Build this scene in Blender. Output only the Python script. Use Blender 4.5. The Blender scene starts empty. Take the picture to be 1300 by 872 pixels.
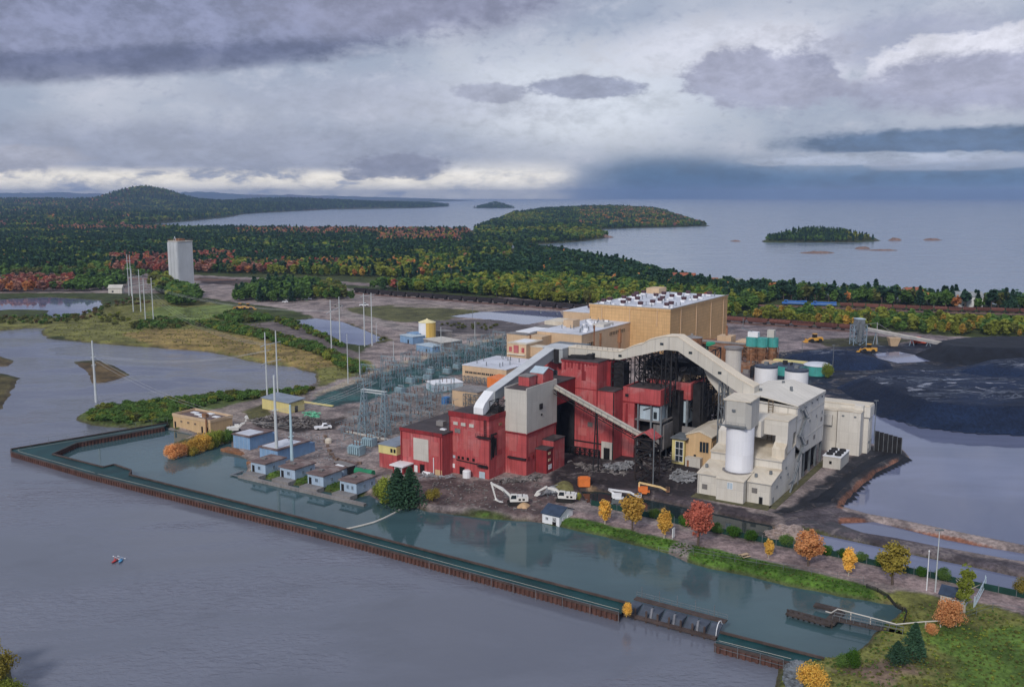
import bpy, math, random, time
import numpy as np
from mathutils import Vector
RN = random.Random(11); NR = np.random.default_rng(5)
S = bpy.context.scene; COL = S.collection
# ---------------------------------------------------------------- camera
CAM_H, FPX, HOR = 90.0, 1200.0, 249.0          # camera height (m), focal length and horizon row of the 1300 x 872 photograph
TH = math.atan((436.0 - HOR) / FPX); CT, ST = math.cos(TH), math.sin(TH)
cd = bpy.data.cameras.new('camera'); cam = bpy.data.objects.new('camera', cd); COL.objects.link(cam)
cam.location = (0, 0, CAM_H); cam.rotation_euler = (math.pi / 2 - TH, 0, 0)
cd.sensor_fit = 'HORIZONTAL'; cd.sensor_width = 36.0; cd.lens = FPX / 1300 * 36.0
cd.clip_start = 1.0; cd.clip_end = 120000.0
S.camera = cam
# ---------------------------------------------------------------- light
SUN_EL, SUN_AZ = math.radians(34), math.radians(205)    # azimuth clockwise from +Y: behind the camera, a little to its left
sl = bpy.data.lights.new('sun', 'SUN'); sl.energy = 1.5; sl.angle = math.radians(10); sl.color = (1.0, 0.93, 0.85)
sun = bpy.data.objects.new('sun', sl); COL.objects.link(sun)
sd_ = Vector((math.sin(SUN_AZ) * math.cos(SUN_EL), math.cos(SUN_AZ) * math.cos(SUN_EL), math.sin(SUN_EL)))
sun.rotation_euler = sd_.to_track_quat('Z', 'Y').to_euler(); sun.location = (0, -60, 200)
S.view_settings.view_transform = 'Standard'; S.view_settings.look = 'None'
S.view_settings.exposure = 0.60; S.view_settings.gamma = 1.0
S.view_settings.use_curve_mapping = False
S.cycles.max_bounces = 5; S.cycles.volume_bounces = 0; S.cycles.transparent_max_bounces = 4
S.cycles.caustics_reflective = False; S.cycles.caustics_refractive = False
def ordn(i):
    w = 'first second third fourth fifth sixth seventh eighth ninth tenth'.split(); k = i + 1
    return w[i] if i < 10 else '%d%s' % (k, 'th' if 10 <= k % 100 <= 20 else {1: 'st', 2: 'nd', 3: 'rd'}.get(k % 10, 'th'))
# ---------------------------------------------------------------- node helper
class NT:
    def __init__(s, tree): s.t = tree; s.n = tree.nodes; s.l = tree.links
    def node(s, typ, **kw):
        n = s.n.new(typ)
        for k, v in kw.items(): setattr(n, k, v)
        return n
    def put(s, sock, v):
        if isinstance(v, bpy.types.NodeSocket): s.l.new(v, sock)
        elif v is not None:
            if isinstance(v, (tuple, list)) and len(v) == 3 and sock.type == 'RGBA': v = (*v, 1)
            sock.default_value = v
    def m(s, op, a, b=None, c=None, clamp=False):
        n = s.node('ShaderNodeMath', operation=op, use_clamp=clamp)
        s.put(n.inputs[0], a)
        if b is not None: s.put(n.inputs[1], b)
        if c is not None: s.put(n.inputs[2], c)
        return n.outputs[0]
    def vm(s, op, a, b=None):
        n = s.node('ShaderNodeVectorMath', operation=op); s.put(n.inputs[0], a)
        if b is not None: s.put(n.inputs[1], b)
        return n.outputs[0]
    def mix(s, f, a, b, mode='MIX'):
        n = s.node('ShaderNodeMix', data_type='RGBA', blend_type=mode)
        s.put(n.inputs[0], f); s.put(n.inputs[6], a); s.put(n.inputs[7], b)
        return n.outputs[2]
    def ss(s, x, a, b, lo=0.0, hi=1.0):
        n = s.node('ShaderNodeMapRange', interpolation_type='SMOOTHSTEP')
        for i, v in enumerate((x, a, b, lo, hi)): s.put(n.inputs[i], v)
        return n.outputs[0]
    def noise(s, vec, scale, detail=3.0, rough=.55, dist=0.0, dims='3D'):
        n = s.node('ShaderNodeTexNoise', noise_dimensions=dims)
        if vec is not None: s.put(n.inputs['Vector'], vec)
        s.put(n.inputs['Scale'], scale); s.put(n.inputs['Detail'], detail); s.put(n.inputs['Roughness'], rough); s.put(n.inputs['Distortion'], dist)
        return n.outputs[0]
    def xyz(s, x, y, z):
        n = s.node('ShaderNodeCombineXYZ'); s.put(n.inputs[0], x); s.put(n.inputs[1], y); s.put(n.inputs[2], z); return n.outputs[0]
    def sep(s, v):
        n = s.node('ShaderNodeSeparateXYZ'); s.put(n.inputs[0], v); return n.outputs
# ---------------------------------------------------------------- sky
def make_world():
    w = bpy.data.worlds.new('World'); S.world = w; w.use_nodes = True
    N = NT(w.node_tree); N.n.clear()
    out = N.node('ShaderNodeOutputWorld'); bg = N.node('ShaderNodeBackground')
    sky = N.node('ShaderNodeTexSky', sky_type='NISHITA', sun_disc=False, sun_elevation=SUN_EL, sun_rotation=SUN_AZ)
    d = N.vm('NORMALIZE', N.node('ShaderNodeTexCoord').outputs['Generated'])
    x, y, z = N.sep(d)
    az = N.m('MULTIPLY', N.m('ARCTAN2', x, y), 57.2958)       # degrees, 0 = +Y, positive to the right
    el = N.m('MULTIPLY', N.m('ARCSINE', z), 57.2958)
    ele = N.m('MAXIMUM', el, 0.0)
    comp = N.m('POWER', N.m('ADD', ele, 0.6), 0.75)           # clouds crowd together towards the horizon
    p = N.xyz(N.m('MULTIPLY', az, 0.16), N.m('MULTIPLY', comp, 0.62), 0.0)
    p = N.vm('ADD', p, N.xyz(0.0, 0.0, N.m('MULTIPLY', N.m('ABSOLUTE', az), 0.004)))
    big = N.noise(p, 0.55, 4, .5, .35)
    fine = N.noise(p, 2.3, 12, .60, .25)
    vfine = N.noise(p, 8.0, 9, .66, .1)
    wob = N.m('SUBTRACT', N.m('ADD', N.m('MULTIPLY', fine, 1.2), N.m('MULTIPLY', vfine, 0.75)), 0.97)   # about -0.4..0.4
    def ell(ca, ce, ra, re, slope=0.0, rough=1.0, soft=.5):
        """mask 0..1 of one cloud body with a torn edge, at azimuth ca and elevation ce"""
        dx = N.m('SUBTRACT', az, ca)
        dy = N.m('SUBTRACT', N.m('SUBTRACT', el, ce), N.m('MULTIPLY', dx, slope))
        a = N.m('DIVIDE', dx, ra); b = N.m('DIVIDE', dy, re)
        r = N.m('SQRT', N.m('ADD', N.m('MULTIPLY', a, a), N.m('MULTIPLY', b, b)))
        r = N.m('ADD', r, N.m('MULTIPLY', wob, rough))
        return N.ss(r, 1.0 + soft * .5, 1.0 - soft * .5)
    c = N.mix(N.ss(big, .36, .64), (.335, .385, .47), (.50, .53, .59))
    c = N.mix(N.m('MULTIPLY', N.ss(fine, .5, .72), .55), c, (.58, .595, .65))
    c = N.mix(N.m('MULTIPLY', N.ss(vfine, .50, .72), .38), c, (.25, .27, .36))
    def lay(mask, col, amt, var=.18):
        nonlocal c
        cc = N.mix(N.ss(N.m('ADD', N.m('MULTIPLY', fine, .6), N.m('MULTIPLY', vfine, .4)), .34, .66), tuple(v * (1 - var) for v in col), tuple(v * (1 + var) for v in col))
        c = N.mix(N.m('MULTIPLY', mask, amt), c, cc)
    # bright, broken centre and upper right
    lay(ell(4, 5.4, 9, 2.8, 0, .9, 1.0), (.66, .70, .74), .8)
    lay(ell(12, 8.4, 7, 1.6, .05, .9, .9), (.70, .71, .75), .7)
    lay(ell(-7.5, 5.4, 9, 1.4, 0, .6, 1.2), (.43, .45, .53), .6)
    # the long dark deck over the left
    lay(ell(-21, 10.3, 25, 3.4, .10, .55, .25), (.215, .235, .345), .92, .30)
    lay(ell(-22, 7.1, 15, .8, .10, .65, .8), (.115, .13, .215), .85)
    lay(ell(-5, 10.6, 9, 1.5, .05, .8, .8), (.27, .28, .37), .7)
    lay(ell(-18, 2.6, 17, 1.5, .0, .5, 1.1), (.29, .32, .41), .8)
    lay(ell(-28, 1.9, 4, .8, .0, .8, .4), (.42, .43, .49), .8)
    # grey cumulus on the right with white rims
    lay(ell(15.2, 7.3, 4.6, 2.1, .02, .9, .3), (.62, .63, .68), .8)
    lay(ell(14.4, 6.5, 4.4, 1.7, -.03, .95, .3), (.335, .345, .445), .85)
    lay(ell(22, 8.2, 5.5, 1.5, .05, .9, .6), (.30, .315, .42), .55)
    lay(ell(26, 7.0, 6.5, 1.7, .05, .85, .25), (.76, .76, .80), .85)
    lay(ell(27, 6.0, 8, 1.5, .03, .8, .5), (.345, .355, .46), .9)
    lay(ell(4.4, 6.25, 3.6, .62, .0, .9, .35), (.27, .29, .385), .85)
    lay(ell(-1.4, 6.0, 2.2, .55, .0, .9, .4), (.32, .335, .42), .7)
    lay(ell(-4.5, 11, 5, 1.0, .0, .9, .6), (.25, .26, .345), .55)
    # bright strip low over the horizon, left and centre
    strip = N.m('MULTIPLY', N.m('MULTIPLY', N.ss(el, 1.75, 1.05), N.ss(az, 4.5, 1.0)), N.ss(N.m('ADD', fine, N.m('MULTIPLY', el, -.05)), .30, .46))
    lay(strip, (1.22, 1.13, .90), .85, .20)
    lay(N.m('MULTIPLY', N.ss(el, 2.4, 1.2), N.m('MULTIPLY', N.ss(az, 4.5, 2.0), N.ss(az, -5.5, -2.5))), (1.12, 1.07, .93), .6)
    lay(ell(-6.6, 1.75, 2.9, .75, .04, 1.0, .4), (.235, .255, .34), .92)
    lay(ell(-9.2, 1.25, .8, .35, .0, .8, .4), (.26, .28, .36), .8)
    # blue squall with rain over the lake, right
    sq = N.m('MULTIPLY', N.ss(el, 2.6, 1.0), N.ss(az, 3.0, 8.5))
    lay(sq, (.060, .145, .265), .92, .30)
    lay(ell(10, .9, 5.2, 1.5, .0, .5, 1.0), (.045, .120, .235), .75)
    lay(ell(25, 2.9, 8.5, .75, .0, .7, .5), (.065, .125, .235), .9, .3)
    lay(ell(21, 2.05, 7.5, .36, .015, 1.3, .35), (.42, .47, .56), .8, .3)
    lay(ell(25.5, 1.75, 5, .35, .02, .9, .5), (.43, .48, .59), .6)
    lay(N.m('MULTIPLY', N.ss(el, .75, .2), N.ss(az, 8, 15)), (.33, .42, .55), .35)
    below = N.ss(el, -.02, -.6)
    c = N.mix(below, c, (.17, .18, .22))
    sk = N.mix(1.0, sky.outputs[0], (.1, .1, .1), 'MULTIPLY')
    c = N.mix(1.0, c, (.995, .985, 1.035), 'MULTIPLY')
    fin = N.mix(.93, sk, c)                                     # a little of the clear sky's own light under full cloud
    k = N.node('ShaderNodeVectorMath', operation='SCALE'); N.put(k.inputs[0], fin); k.inputs[3].default_value = 7.3
    N.put(bg.inputs[0], k.outputs[0]); bg.inputs[1].default_value = 0.1
    N.l.new(bg.outputs[0], out.inputs[0])
    w.cycles.sampling_method = 'MANUAL'; w.cycles.sample_map_resolution = 512
make_world()
# ---------------------------------------------------------------- photograph rows/columns -> places on the ground
def ray(px, py):
    a = (px - 650.0) / FPX; b = -(py - 436.0) / FPX
    return a, CT + b * ST, -ST + b * CT
def at(px, py, z=1.5):
    d = ray(px, py); t = (z - CAM_H) / d[2]; return (d[0] * t, d[1] * t, z)
def pix(x, y, z):
    dz = z - CAM_H; dep = y * CT - dz * ST; up = y * ST + dz * CT
    return 650 + FPX * x / dep, 436 - FPX * up / dep
GA = math.radians(-32.5); UX, UY = math.cos(GA), math.sin(GA); VX, VY = -UY, UX      # the plant's own grid
GO = at(621, 608.5)
def w2p(x, y): x -= GO[0]; y -= GO[1]; return x * UX + y * UY, x * VX + y * VY
def p2w(u, v): return GO[0] + u * UX + v * VX, GO[1] + u * UY + v * VY
def pl(px, py, z=1.5): q = at(px, py, z); return w2p(q[0], q[1])
# ---------------------------------------------------------------- mesh helper
class MB:
    def __init__(s): s.v = []; s.f = []
    def add(s, vs, fs):
        b = len(s.v); s.v += [tuple(q) for q in vs]; s.f += [tuple(i + b for i in f) for f in fs]; return s
    def box(s, x0, x1, y0, y1, z0, z1):
        return s.add([(x0, y0, z0), (x1, y0, z0), (x1, y1, z0), (x0, y1, z0), (x0, y0, z1), (x1, y0, z1), (x1, y1, z1), (x0, y1, z1)],
                     [(0, 3, 2, 1), (4, 5, 6, 7), (0, 1, 5, 4), (1, 2, 6, 5), (2, 3, 7, 6), (3, 0, 4, 7)])
    def hexa(s, b, t):
        return s.add(list(b) + list(t), [(0, 3, 2, 1), (4, 5, 6, 7), (0, 1, 5, 4), (1, 2, 6, 5), (2, 3, 7, 6), (3, 0, 4, 7)])
    def prism(s, poly, z0, z1):
        n = len(poly); vs = [(x, y, z0) for x, y in poly] + [(x, y, z1) for x, y in poly]
        return s.add(vs, [tuple(range(n))[::-1], tuple(range(n, 2 * n))] + [(i, (i + 1) % n, n + (i + 1) % n, n + i) for i in range(n)])
    def side(s, prof, axis, a0, a1):
        """profile of (h, z) pairs swept along u or v"""
        n = len(prof)
        f = (lambda a, h, z: (a, h, z)) if axis == 'u' else (lambda a, h, z: (h, a, z))
        vs = [f(a0, h, z) for h, z in prof] + [f(a1, h, z) for h, z in prof]
        return s.add(vs, [tuple(range(n))[::-1], tuple(range(n, 2 * n))] + [(i, (i + 1) % n, n + (i + 1) % n, n + i) for i in range(n)])
    def cyl(s, x, y, z0, z1, r0, r1=None, n=12):
        r1 = r0 if r1 is None else r1
        vs = [(x + r * math.cos(2 * math.pi * i / n), y + r * math.sin(2 * math.pi * i / n), z) for z, r in ((z0, r0), (z1, r1)) for i in range(n)]
        return s.add(vs, [tuple(range(n))[::-1], tuple(range(n, 2 * n))] + [(i, (i + 1) % n, n + (i + 1) % n, n + i) for i in range(n)])
    def lathe(s, x, y, prof, n=16):
        vs = []; fs = []
        for z, r in prof:
            vs += [(x + r * math.cos(2 * math.pi * i / n), y + r * math.sin(2 * math.pi * i / n), z) for i in range(n)]
        for k in range(len(prof) - 1):
            fs += [(k * n + i, k * n + (i + 1) % n, (k + 1) * n + (i + 1) % n, (k + 1) * n + i) for i in range(n)]
        fs += [tuple(range(n))[::-1], tuple(range((len(prof) - 1) * n, len(prof) * n))]
        return s.add(vs, fs)
    def bar(s, a, b, w, h=None, n=4):
        """beam between two points; n = 4 is a square bar, more is a tube; h is the end width"""
        a = Vector(a); b = Vector(b); h = w if h is None else h
        d = (b - a).normalized(); q = Vector((0, 0, 1)) if abs(d.z) < .95 else Vector((1, 0, 0))
        e1 = d.cross(q).normalized(); e2 = d.cross(e1)
        k = math.pi / 4 if n == 4 else 0; sc = 1.4142 if n == 4 else 1.0
        vs = []
        for c, w_ in ((a, w), (b, h)):
            for i in range(n):
                t = k + 2 * math.pi * i / n
                vs.append(c + (e1 * math.cos(t) + e2 * math.sin(t)) * (w_ / 2 * sc))
        return s.add(vs, [tuple(range(n)), tuple(range(n, 2 * n))[::-1]] + [(i, n + i, n + (i + 1) % n, (i + 1) % n) for i in range(n)])
    def tube(s, pts, r, n=6):
        for a, b in zip(pts, pts[1:]): s.bar(a, b, r * 2, n=n)
        return s
    def seg(s, path, w0=None):
        """closed gallery: list of (u, v0, v1, zbot, ztop) sections"""
        vs = []
        for u, v0, v1, zb, zt in path: vs += [(u, v0, zb), (u, v1, zb), (u, v1, zt), (u, v0, zt)]
        n = len(path); fs = [(0, 1, 2, 3), tuple(4 * (n - 1) + i for i in (3, 2, 1, 0))]
        for k in range(n - 1):
            for i in range(4): fs.append((4 * k + i, 4 * k + 4 + i, 4 * k + 4 + (i + 1) % 4, 4 * k + (i + 1) % 4))
        return s.add(vs, fs)
    def mesh(s, name, mat, off=(0, 0, 0), smooth=False):
        me = bpy.data.meshes.new(name)
        me.from_pydata([(a - off[0], b - off[1], c - off[2]) for a, b, c in s.v], [], s.f)
        if mat is not None: me.materials.append(mat)
        if smooth: me.polygons.foreach_set('use_smooth', [True] * len(me.polygons))
        me.update(); return me
def link(name, me, parent=None):
    o = bpy.data.objects.new(name, me); COL.objects.link(o)
    if parent is not None: o.parent = parent
    return o
class Thing:
    """An Empty at the thing's base; parts are given in plant (u, v, z) or world coordinates and stored relative to it."""
    def __init__(s, name, label, cat, o, frame='p', group=None, rz=None):
        s.o = bpy.data.objects.new(name, None); COL.objects.link(s.o); s.off = o if frame != 'l' else (0, 0, 0)
        if frame == 'p':
            x, y = p2w(o[0], o[1]); s.o.location = (x, y, o[2]); s.o.rotation_euler = (0, 0, GA if rz is None else rz)
        else:
            s.o.location = o; s.o.rotation_euler = (0, 0, rz or 0.0)
        s.o.empty_display_size = 1.0
        s.o['label'] = label; s.o['category'] = cat
        if group: s.o['group'] = group
    def part(s, name, mb, mat, parent=None, smooth=False, label=None):
        me = mb.mesh(name, mat, s.off, smooth)
        o = link(name, me, s.o if parent is None else parent)
        if label: o['label'] = label
        return o
    def parts(s, name, locs, me, parent=None):
        for q in locs:
            o = link(name, me, s.o if parent is None else parent)
            o.location = (q[0] - s.off[0], q[1] - s.off[1], q[2] - s.off[2])
            if len(q) > 3: o.rotation_euler = (0, 0, q[3])
def solo(name, label, cat, mb, mat, o, frame='p', group=None, smooth=False, rz=None):
    me = mb.mesh(name, mat, o if frame != 'l' else (0, 0, 0), smooth); ob = link(name, me)
    if frame == 'p': x, y = p2w(o[0], o[1]); ob.location = (x, y, o[2]); ob.rotation_euler = (0, 0, GA)
    else: ob.location = o; ob.rotation_euler = (0, 0, rz or 0.0)
    ob['label'] = label; ob['category'] = cat
    if group: ob['group'] = group
    return ob
def dup(root, loc, rz=None, label=None, scale=None):
    r = root.copy(); COL.objects.link(r); r.location = loc
    if rz is not None: r.rotation_euler = (0, 0, rz)
    if scale is not None: r.scale = scale if isinstance(scale, tuple) else (scale,) * 3
    if label: r['label'] = label
    for ch in root.children:
        c = ch.copy(); COL.objects.link(c); c.parent = r
        for g in ch.children:
            d = g.copy(); COL.objects.link(d); d.parent = c
    return r
# ---------------------------------------------------------------- materials
MATS = {}
def mat(name, col, rough=.8, var=.18, scale=.35, streak=None, panel=None, bump=0.0, bscale=3.0, metal=0.0, spec=.3, rnd=0.0, blotch=None):
    """col base colour; streak=(colour, amount) vertical runs of wear; panel=(w, h, depth) joint lines; blotch=(colour, amount, scale)"""
    if name in MATS: return MATS[name]
    m = bpy.data.materials.new(name); m.use_nodes = True; N = NT(m.node_tree)
    b = N.n['Principled BSDF']; co = N.node('ShaderNodeTexCoord').outputs['Object']
    nz = N.noise(co, scale, 6, .6)
    lo = tuple(c * (1 - var) for c in col); hi = tuple(min(1, c * (1 + var)) for c in col)
    c = N.mix(N.ss(nz, .3, .7), lo, hi)
    if blotch:
        c = N.mix(N.m('MULTIPLY', N.ss(N.noise(co, blotch[2], 5, .65, .6), .50, .66), blotch[1]), c, blotch[0])
    if streak:
        x, y, z = N.sep(co)
        sv = N.xyz(N.m('MULTIPLY', x, 1.6), N.m('MULTIPLY', y, 1.6), N.m('MULTIPLY', z, .09))
        c = N.mix(N.m('MULTIPLY', N.ss(N.noise(sv, 1.0, 4, .6), .48, .72), streak[1]), c, streak[0])
    hgt_ = None
    if panel:
        x, y, z = N.sep(co)
        def line(t, w):
            f = N.m('FRACT', N.m('DIVIDE', t, w)); e = N.m('ABSOLUTE', N.m('SUBTRACT', f, .5))
            return N.ss(e, .5 - .09 / w, .5)
        l1 = line(N.m('ADD', x, y), panel[0]); l2 = line(z, panel[1])
        ln = N.m('MAXIMUM', l1, l2)
        cell = N.node('ShaderNodeTexWhiteNoise'); N.put(cell.inputs[0], N.xyz(N.m('FLOOR', N.m('DIVIDE', N.m('ADD', x, y), panel[0])), N.m('FLOOR', N.m('DIVIDE', z, panel[1])), 0.0))
        c = N.mix(N.m('MULTIPLY', N.ss(cell.outputs[0], 0, 1), .22), c, tuple(v * .62 for v in col))
        c = N.mix(N.m('MULTIPLY', ln, panel[2]), c, tuple(v * .45 for v in col))
        hgt_ = N.m('MULTIPLY', ln, -.6)
    if rnd:
        r = N.node('ShaderNodeObjectInfo').outputs['Random']
        c = N.mix(rnd, c, N.mix(r, tuple(v * .45 for v in col), tuple(min(1, v * 1.7) for v in col)))
    N.put(b.inputs['Base Color'], c); b.inputs['Roughness'].default_value = rough; b.inputs['Metallic'].default_value = metal
    b.inputs['Specular IOR Level'].default_value = spec
    if bump or hgt_ is not None:
        bn = N.node('ShaderNodeBump'); bn.inputs['Strength'].default_value = max(bump, .25); bn.inputs['Distance'].default_value = .15
        h = N.noise(co, bscale, 5, .65)
        if hgt_ is not None: h = N.m('ADD', N.m('MULTIPLY', h, bump), hgt_)
        N.put(bn.inputs['Height'], h); N.put(b.inputs['Normal'], bn.outputs[0])
    MATS[name] = m; return m
# ================================================================ LAND AND WATER
def W(pts, z=0.0): return np.array([at(a, b, z)[:2] for a, b in pts])
def sdist(X, Y, poly, cut=400.0):
    """signed distance (m), positive inside; points far outside the outline get -1e4"""
    out = np.full(X.shape, -1e4); a0 = poly.min(0) - cut; a1 = poly.max(0) + cut
    k = np.where((X > a0[0]) & (X < a1[0]) & (Y > a0[1]) & (Y < a1[1]))[0]
    if len(k) == 0: return out
    x, y = X[k], Y[k]; d2 = np.full(x.shape, 1e18); ins = np.zeros(x.shape, bool)
    for i in range(len(poly)):
        ax, ay = poly[i]; bx, by = poly[(i + 1) % len(poly)]; ex, ey = bx - ax, by - ay
        t = np.clip(((x - ax) * ex + (y - ay) * ey) / (ex * ex + ey * ey + 1e-9), 0, 1)
        d2 = np.minimum(d2, (x - ax - t * ex) ** 2 + (y - ay - t * ey) ** 2)
        if ey != 0:
            c = ((ay > y) != (by > y)) & (x < ex * (y - ay) / ey + ax); ins ^= c
    out[k] = np.where(ins, 1, -1) * np.sqrt(d2); return out
def ldist(X, Y, line):
    d2 = np.full(X.shape, 1e18)
    for i in range(len(line) - 1):
        ax, ay = line[i]; bx, by = line[i + 1]; ex, ey = bx - ax, by - ay
        t = np.clip(((X - ax) * ex + (Y - ay) * ey) / (ex * ex + ey * ey + 1e-9), 0, 1)
        d2 = np.minimum(d2, (X - ax - t * ex) ** 2 + (Y - ay - t * ey) ** 2)
    return np.sqrt(d2)
_lat = NR.random((256, 256))
def vnoise(X, Y, s, k=0):
    x = X / s + 37.3 * k; y = Y / s + 11.9 * k; i = np.floor(x).astype(int); j = np.floor(y).astype(int); f = x - i; g = y - j
    f = f * f * (3 - 2 * f); g = g * g * (3 - 2 * g); L = lambda a, b: _lat[a & 255, b & 255]
    return (L(i, j) * (1 - f) + L(i + 1, j) * f) * (1 - g) + (L(i, j + 1) * (1 - f) + L(i + 1, j + 1) * f) * g
def fnoise(X, Y, s, k=0, o=4):
    a = 0; w = .5; t = 0
    for q in range(o): a = a + w * vnoise(X, Y, s / 2 ** q, k + 3 * q); t += w; w *= .55
    return a / t
def sst(x, a, b): t = np.clip((x - a) / (b - a), 0, 1); return t * t * (3 - 2 * t)
MAIN = W([(-2500, 251.2), (420, 251.2), (480, 252.4), (560, 253.2), (606, 254.6), (560, 256.0), (480, 256.8), (490, 258.4), (530, 260.2), (574, 262.0), (540, 264), (420, 266),
    (340, 270), (310, 272), (290, 276), (240, 281), (190, 285), (183, 289.5), (240, 291.5), (400, 293), (520, 293.5), (590, 294.5), (602, 292), (612, 286), (650, 278), (700, 272), (760, 268), (830, 271),
    (870, 279.5), (902, 287), (860, 288.5), (800, 290), (770, 291), (758, 294), (775, 301.5), (740, 306.5), (690, 310), (655, 312), (640, 308.5), (600, 309), (560, 306.5), (555, 309.5), (600, 313),
    (650, 315), (700, 321), (745, 329), (790, 337), (830, 349), (870, 359), (905, 366), (950, 369), (1100, 378), (1300, 390), (1500, 400), (2600, 430), (4200, 560), (2600, 3000), (-2600, 3000), (-4200, 560)])
NEARW = W([(-1500, 428), (0, 420), (40, 416.5), (57, 417), (51, 423), (60, 430), (100, 434), (160, 439), (215, 443), (260, 446), (300, 455), (335, 462), (370, 466), (401, 475), (399, 488), (380, 495),
    (340, 498), (300, 498), (270, 501), (220, 507), (160, 514), (125, 518), (102, 527), (98, 534), (115, 540), (150, 543), (190, 544), (214, 543), (218, 549), (288, 555), (294, 562), (300, 577), (314, 586),
    (314, 604), (445, 634), (466, 629), (480, 640), (520, 643), (545, 650), (600, 657), (690, 666), (760, 681), (850, 704), (870, 714), (940, 730), (1060, 757), (1128, 768), (1141, 776), (1130, 792),
    (1112, 803), (1100, 816), (1075, 832), (1035, 836), (1003, 838), (992, 850), (985, 875), (975, 950), (960, 1600), (-1500, 1600)])
PONDS = {
    'marsh_pond': (W([(-300, 400), (-300, 384), (0, 381), (60, 378), (125, 382), (128, 390), (100, 402), (72, 404), (58, 401), (66, 395), (20, 394), (0, 395)]), .4),
    'settling_pond': (W([(372, 408), (400, 405), (430, 409), (460, 420), (487, 432), (462, 440), (443, 438), (425, 428), (400, 418)]), .5),
    'back_pond': (W([(574, 403), (612, 397.5), (660, 395.5), (708, 396.5), (712, 404), (668, 413.5), (640, 408.5), (610, 406)]), .8),
    'ash_pond': (W([(1103, 521), (1130, 531), (1170, 541), (1230, 548), (1300, 551), (1700, 560), (1800, 780), (1300, 698), (1200, 677), (1120, 660), (1072, 646), (1078, 630), (1100, 618), (1122, 600), (1160, 584), (1150, 573), (1128, 568), (1108, 566)]), .7),
    'dike_pond': (W([(1072, 669), (1110, 667), (1200, 690), (1310, 710), (1310, 717), (1200, 698), (1100, 679)]), .7),
    'intake_channel': (W([(740, 624), (762, 625), (830, 637), (900, 652), (980, 668), (984, 687), (900, 669.5), (800, 650.5), (750, 641)]), .2),
    'outfall_channel': (W([(1022, 676), (1070, 686.5), (1160, 706.5), (1296, 735), (1320, 742), (1320, 758), (1240, 744.5), (1130, 720), (1028, 697.5)]), .3),
    'yard_puddle': (W([(1112, 452), (1140, 450), (1166, 455), (1178, 461), (1140, 463), (1120, 458)]), 1.25),
}
ISLES = [(W(p), h) for p, h in [
    ([(95, 459), (125, 457.5), (142, 463), (167, 476), (135, 486), (118, 487), (107, 472)], .7), ([(-60, 450), (0, 452), (22, 458), (12, 465), (-60, 469)], .6),
    ([(-60, 474), (0, 474), (27, 480), (16, 498), (0, 520), (-60, 530)], .7), ([(211, 576), (262, 563), (296, 552), (291, 549), (245, 552), (213, 567)], 1.3),
    ([(-300, 815), (-20, 822), (12, 838), (34, 880), (-300, 900)], 2.0), ([(966, 307.5), (1010, 308), (1080, 308), (1118, 306), (1108, 302), (1060, 300.5), (1000, 301), (972, 304)], 5.0),
    ([(599, 264.2), (620, 264.6), (656, 264.2), (645, 262.8), (615, 262.6)], 4.0)]]
HILLS = [  # column, row of the foot on the ground, spread across (m), spread in depth (m), height (m)
    (186, 267.5, 185, 330, 98), (190, 268, 400, 700, 40), (110, 268, 380, 700, 34), (20, 267, 700, 800, 44), (-140, 267, 900, 900, 46), (270, 268, 500, 500, 42), (370, 264, 520, 420, 54), (440, 262, 600, 350, 30), (-40, 275, 500, 350, 22), (110, 280, 350, 200, 14),
    (545, 255, 900, 500, 50), (60, 254, 1500, 1500, 190), (-150, 254, 2500, 1500, 185), (250, 254.2, 1100, 1200, 172), (350, 254.0, 800, 1200, 140), (440, 253.6, 1400, 1500, 100),
    (760, 277, 330, 330, 38), (835, 282, 170, 130, 16), (690, 282, 260, 220, 24), (700, 297, 110, 100, 14), (625, 290, 150, 120, 10), (1030, 303.5, 55, 22, 12), (1060, 303.5, 30, 15, 9), (630, 263.6, 120, 80, 34)]
HILLS = [(*at(a, b, 0)[:2], sx, sy, h) for a, b, sx, sy, h in HILLS]
BERMS = [(W(l), w, h) for l, w, h in [([(1068, 659), (1090, 659), (1140, 668), (1200, 681), (1310, 704), (1600, 770)], 2.6, 1.5), ([(1062, 642), (1085, 618), (1105, 603), (1140, 586)], 2.8, 1.9), ([(150, 396), (190, 392), (225, 399)], 16, 4)]]
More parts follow.
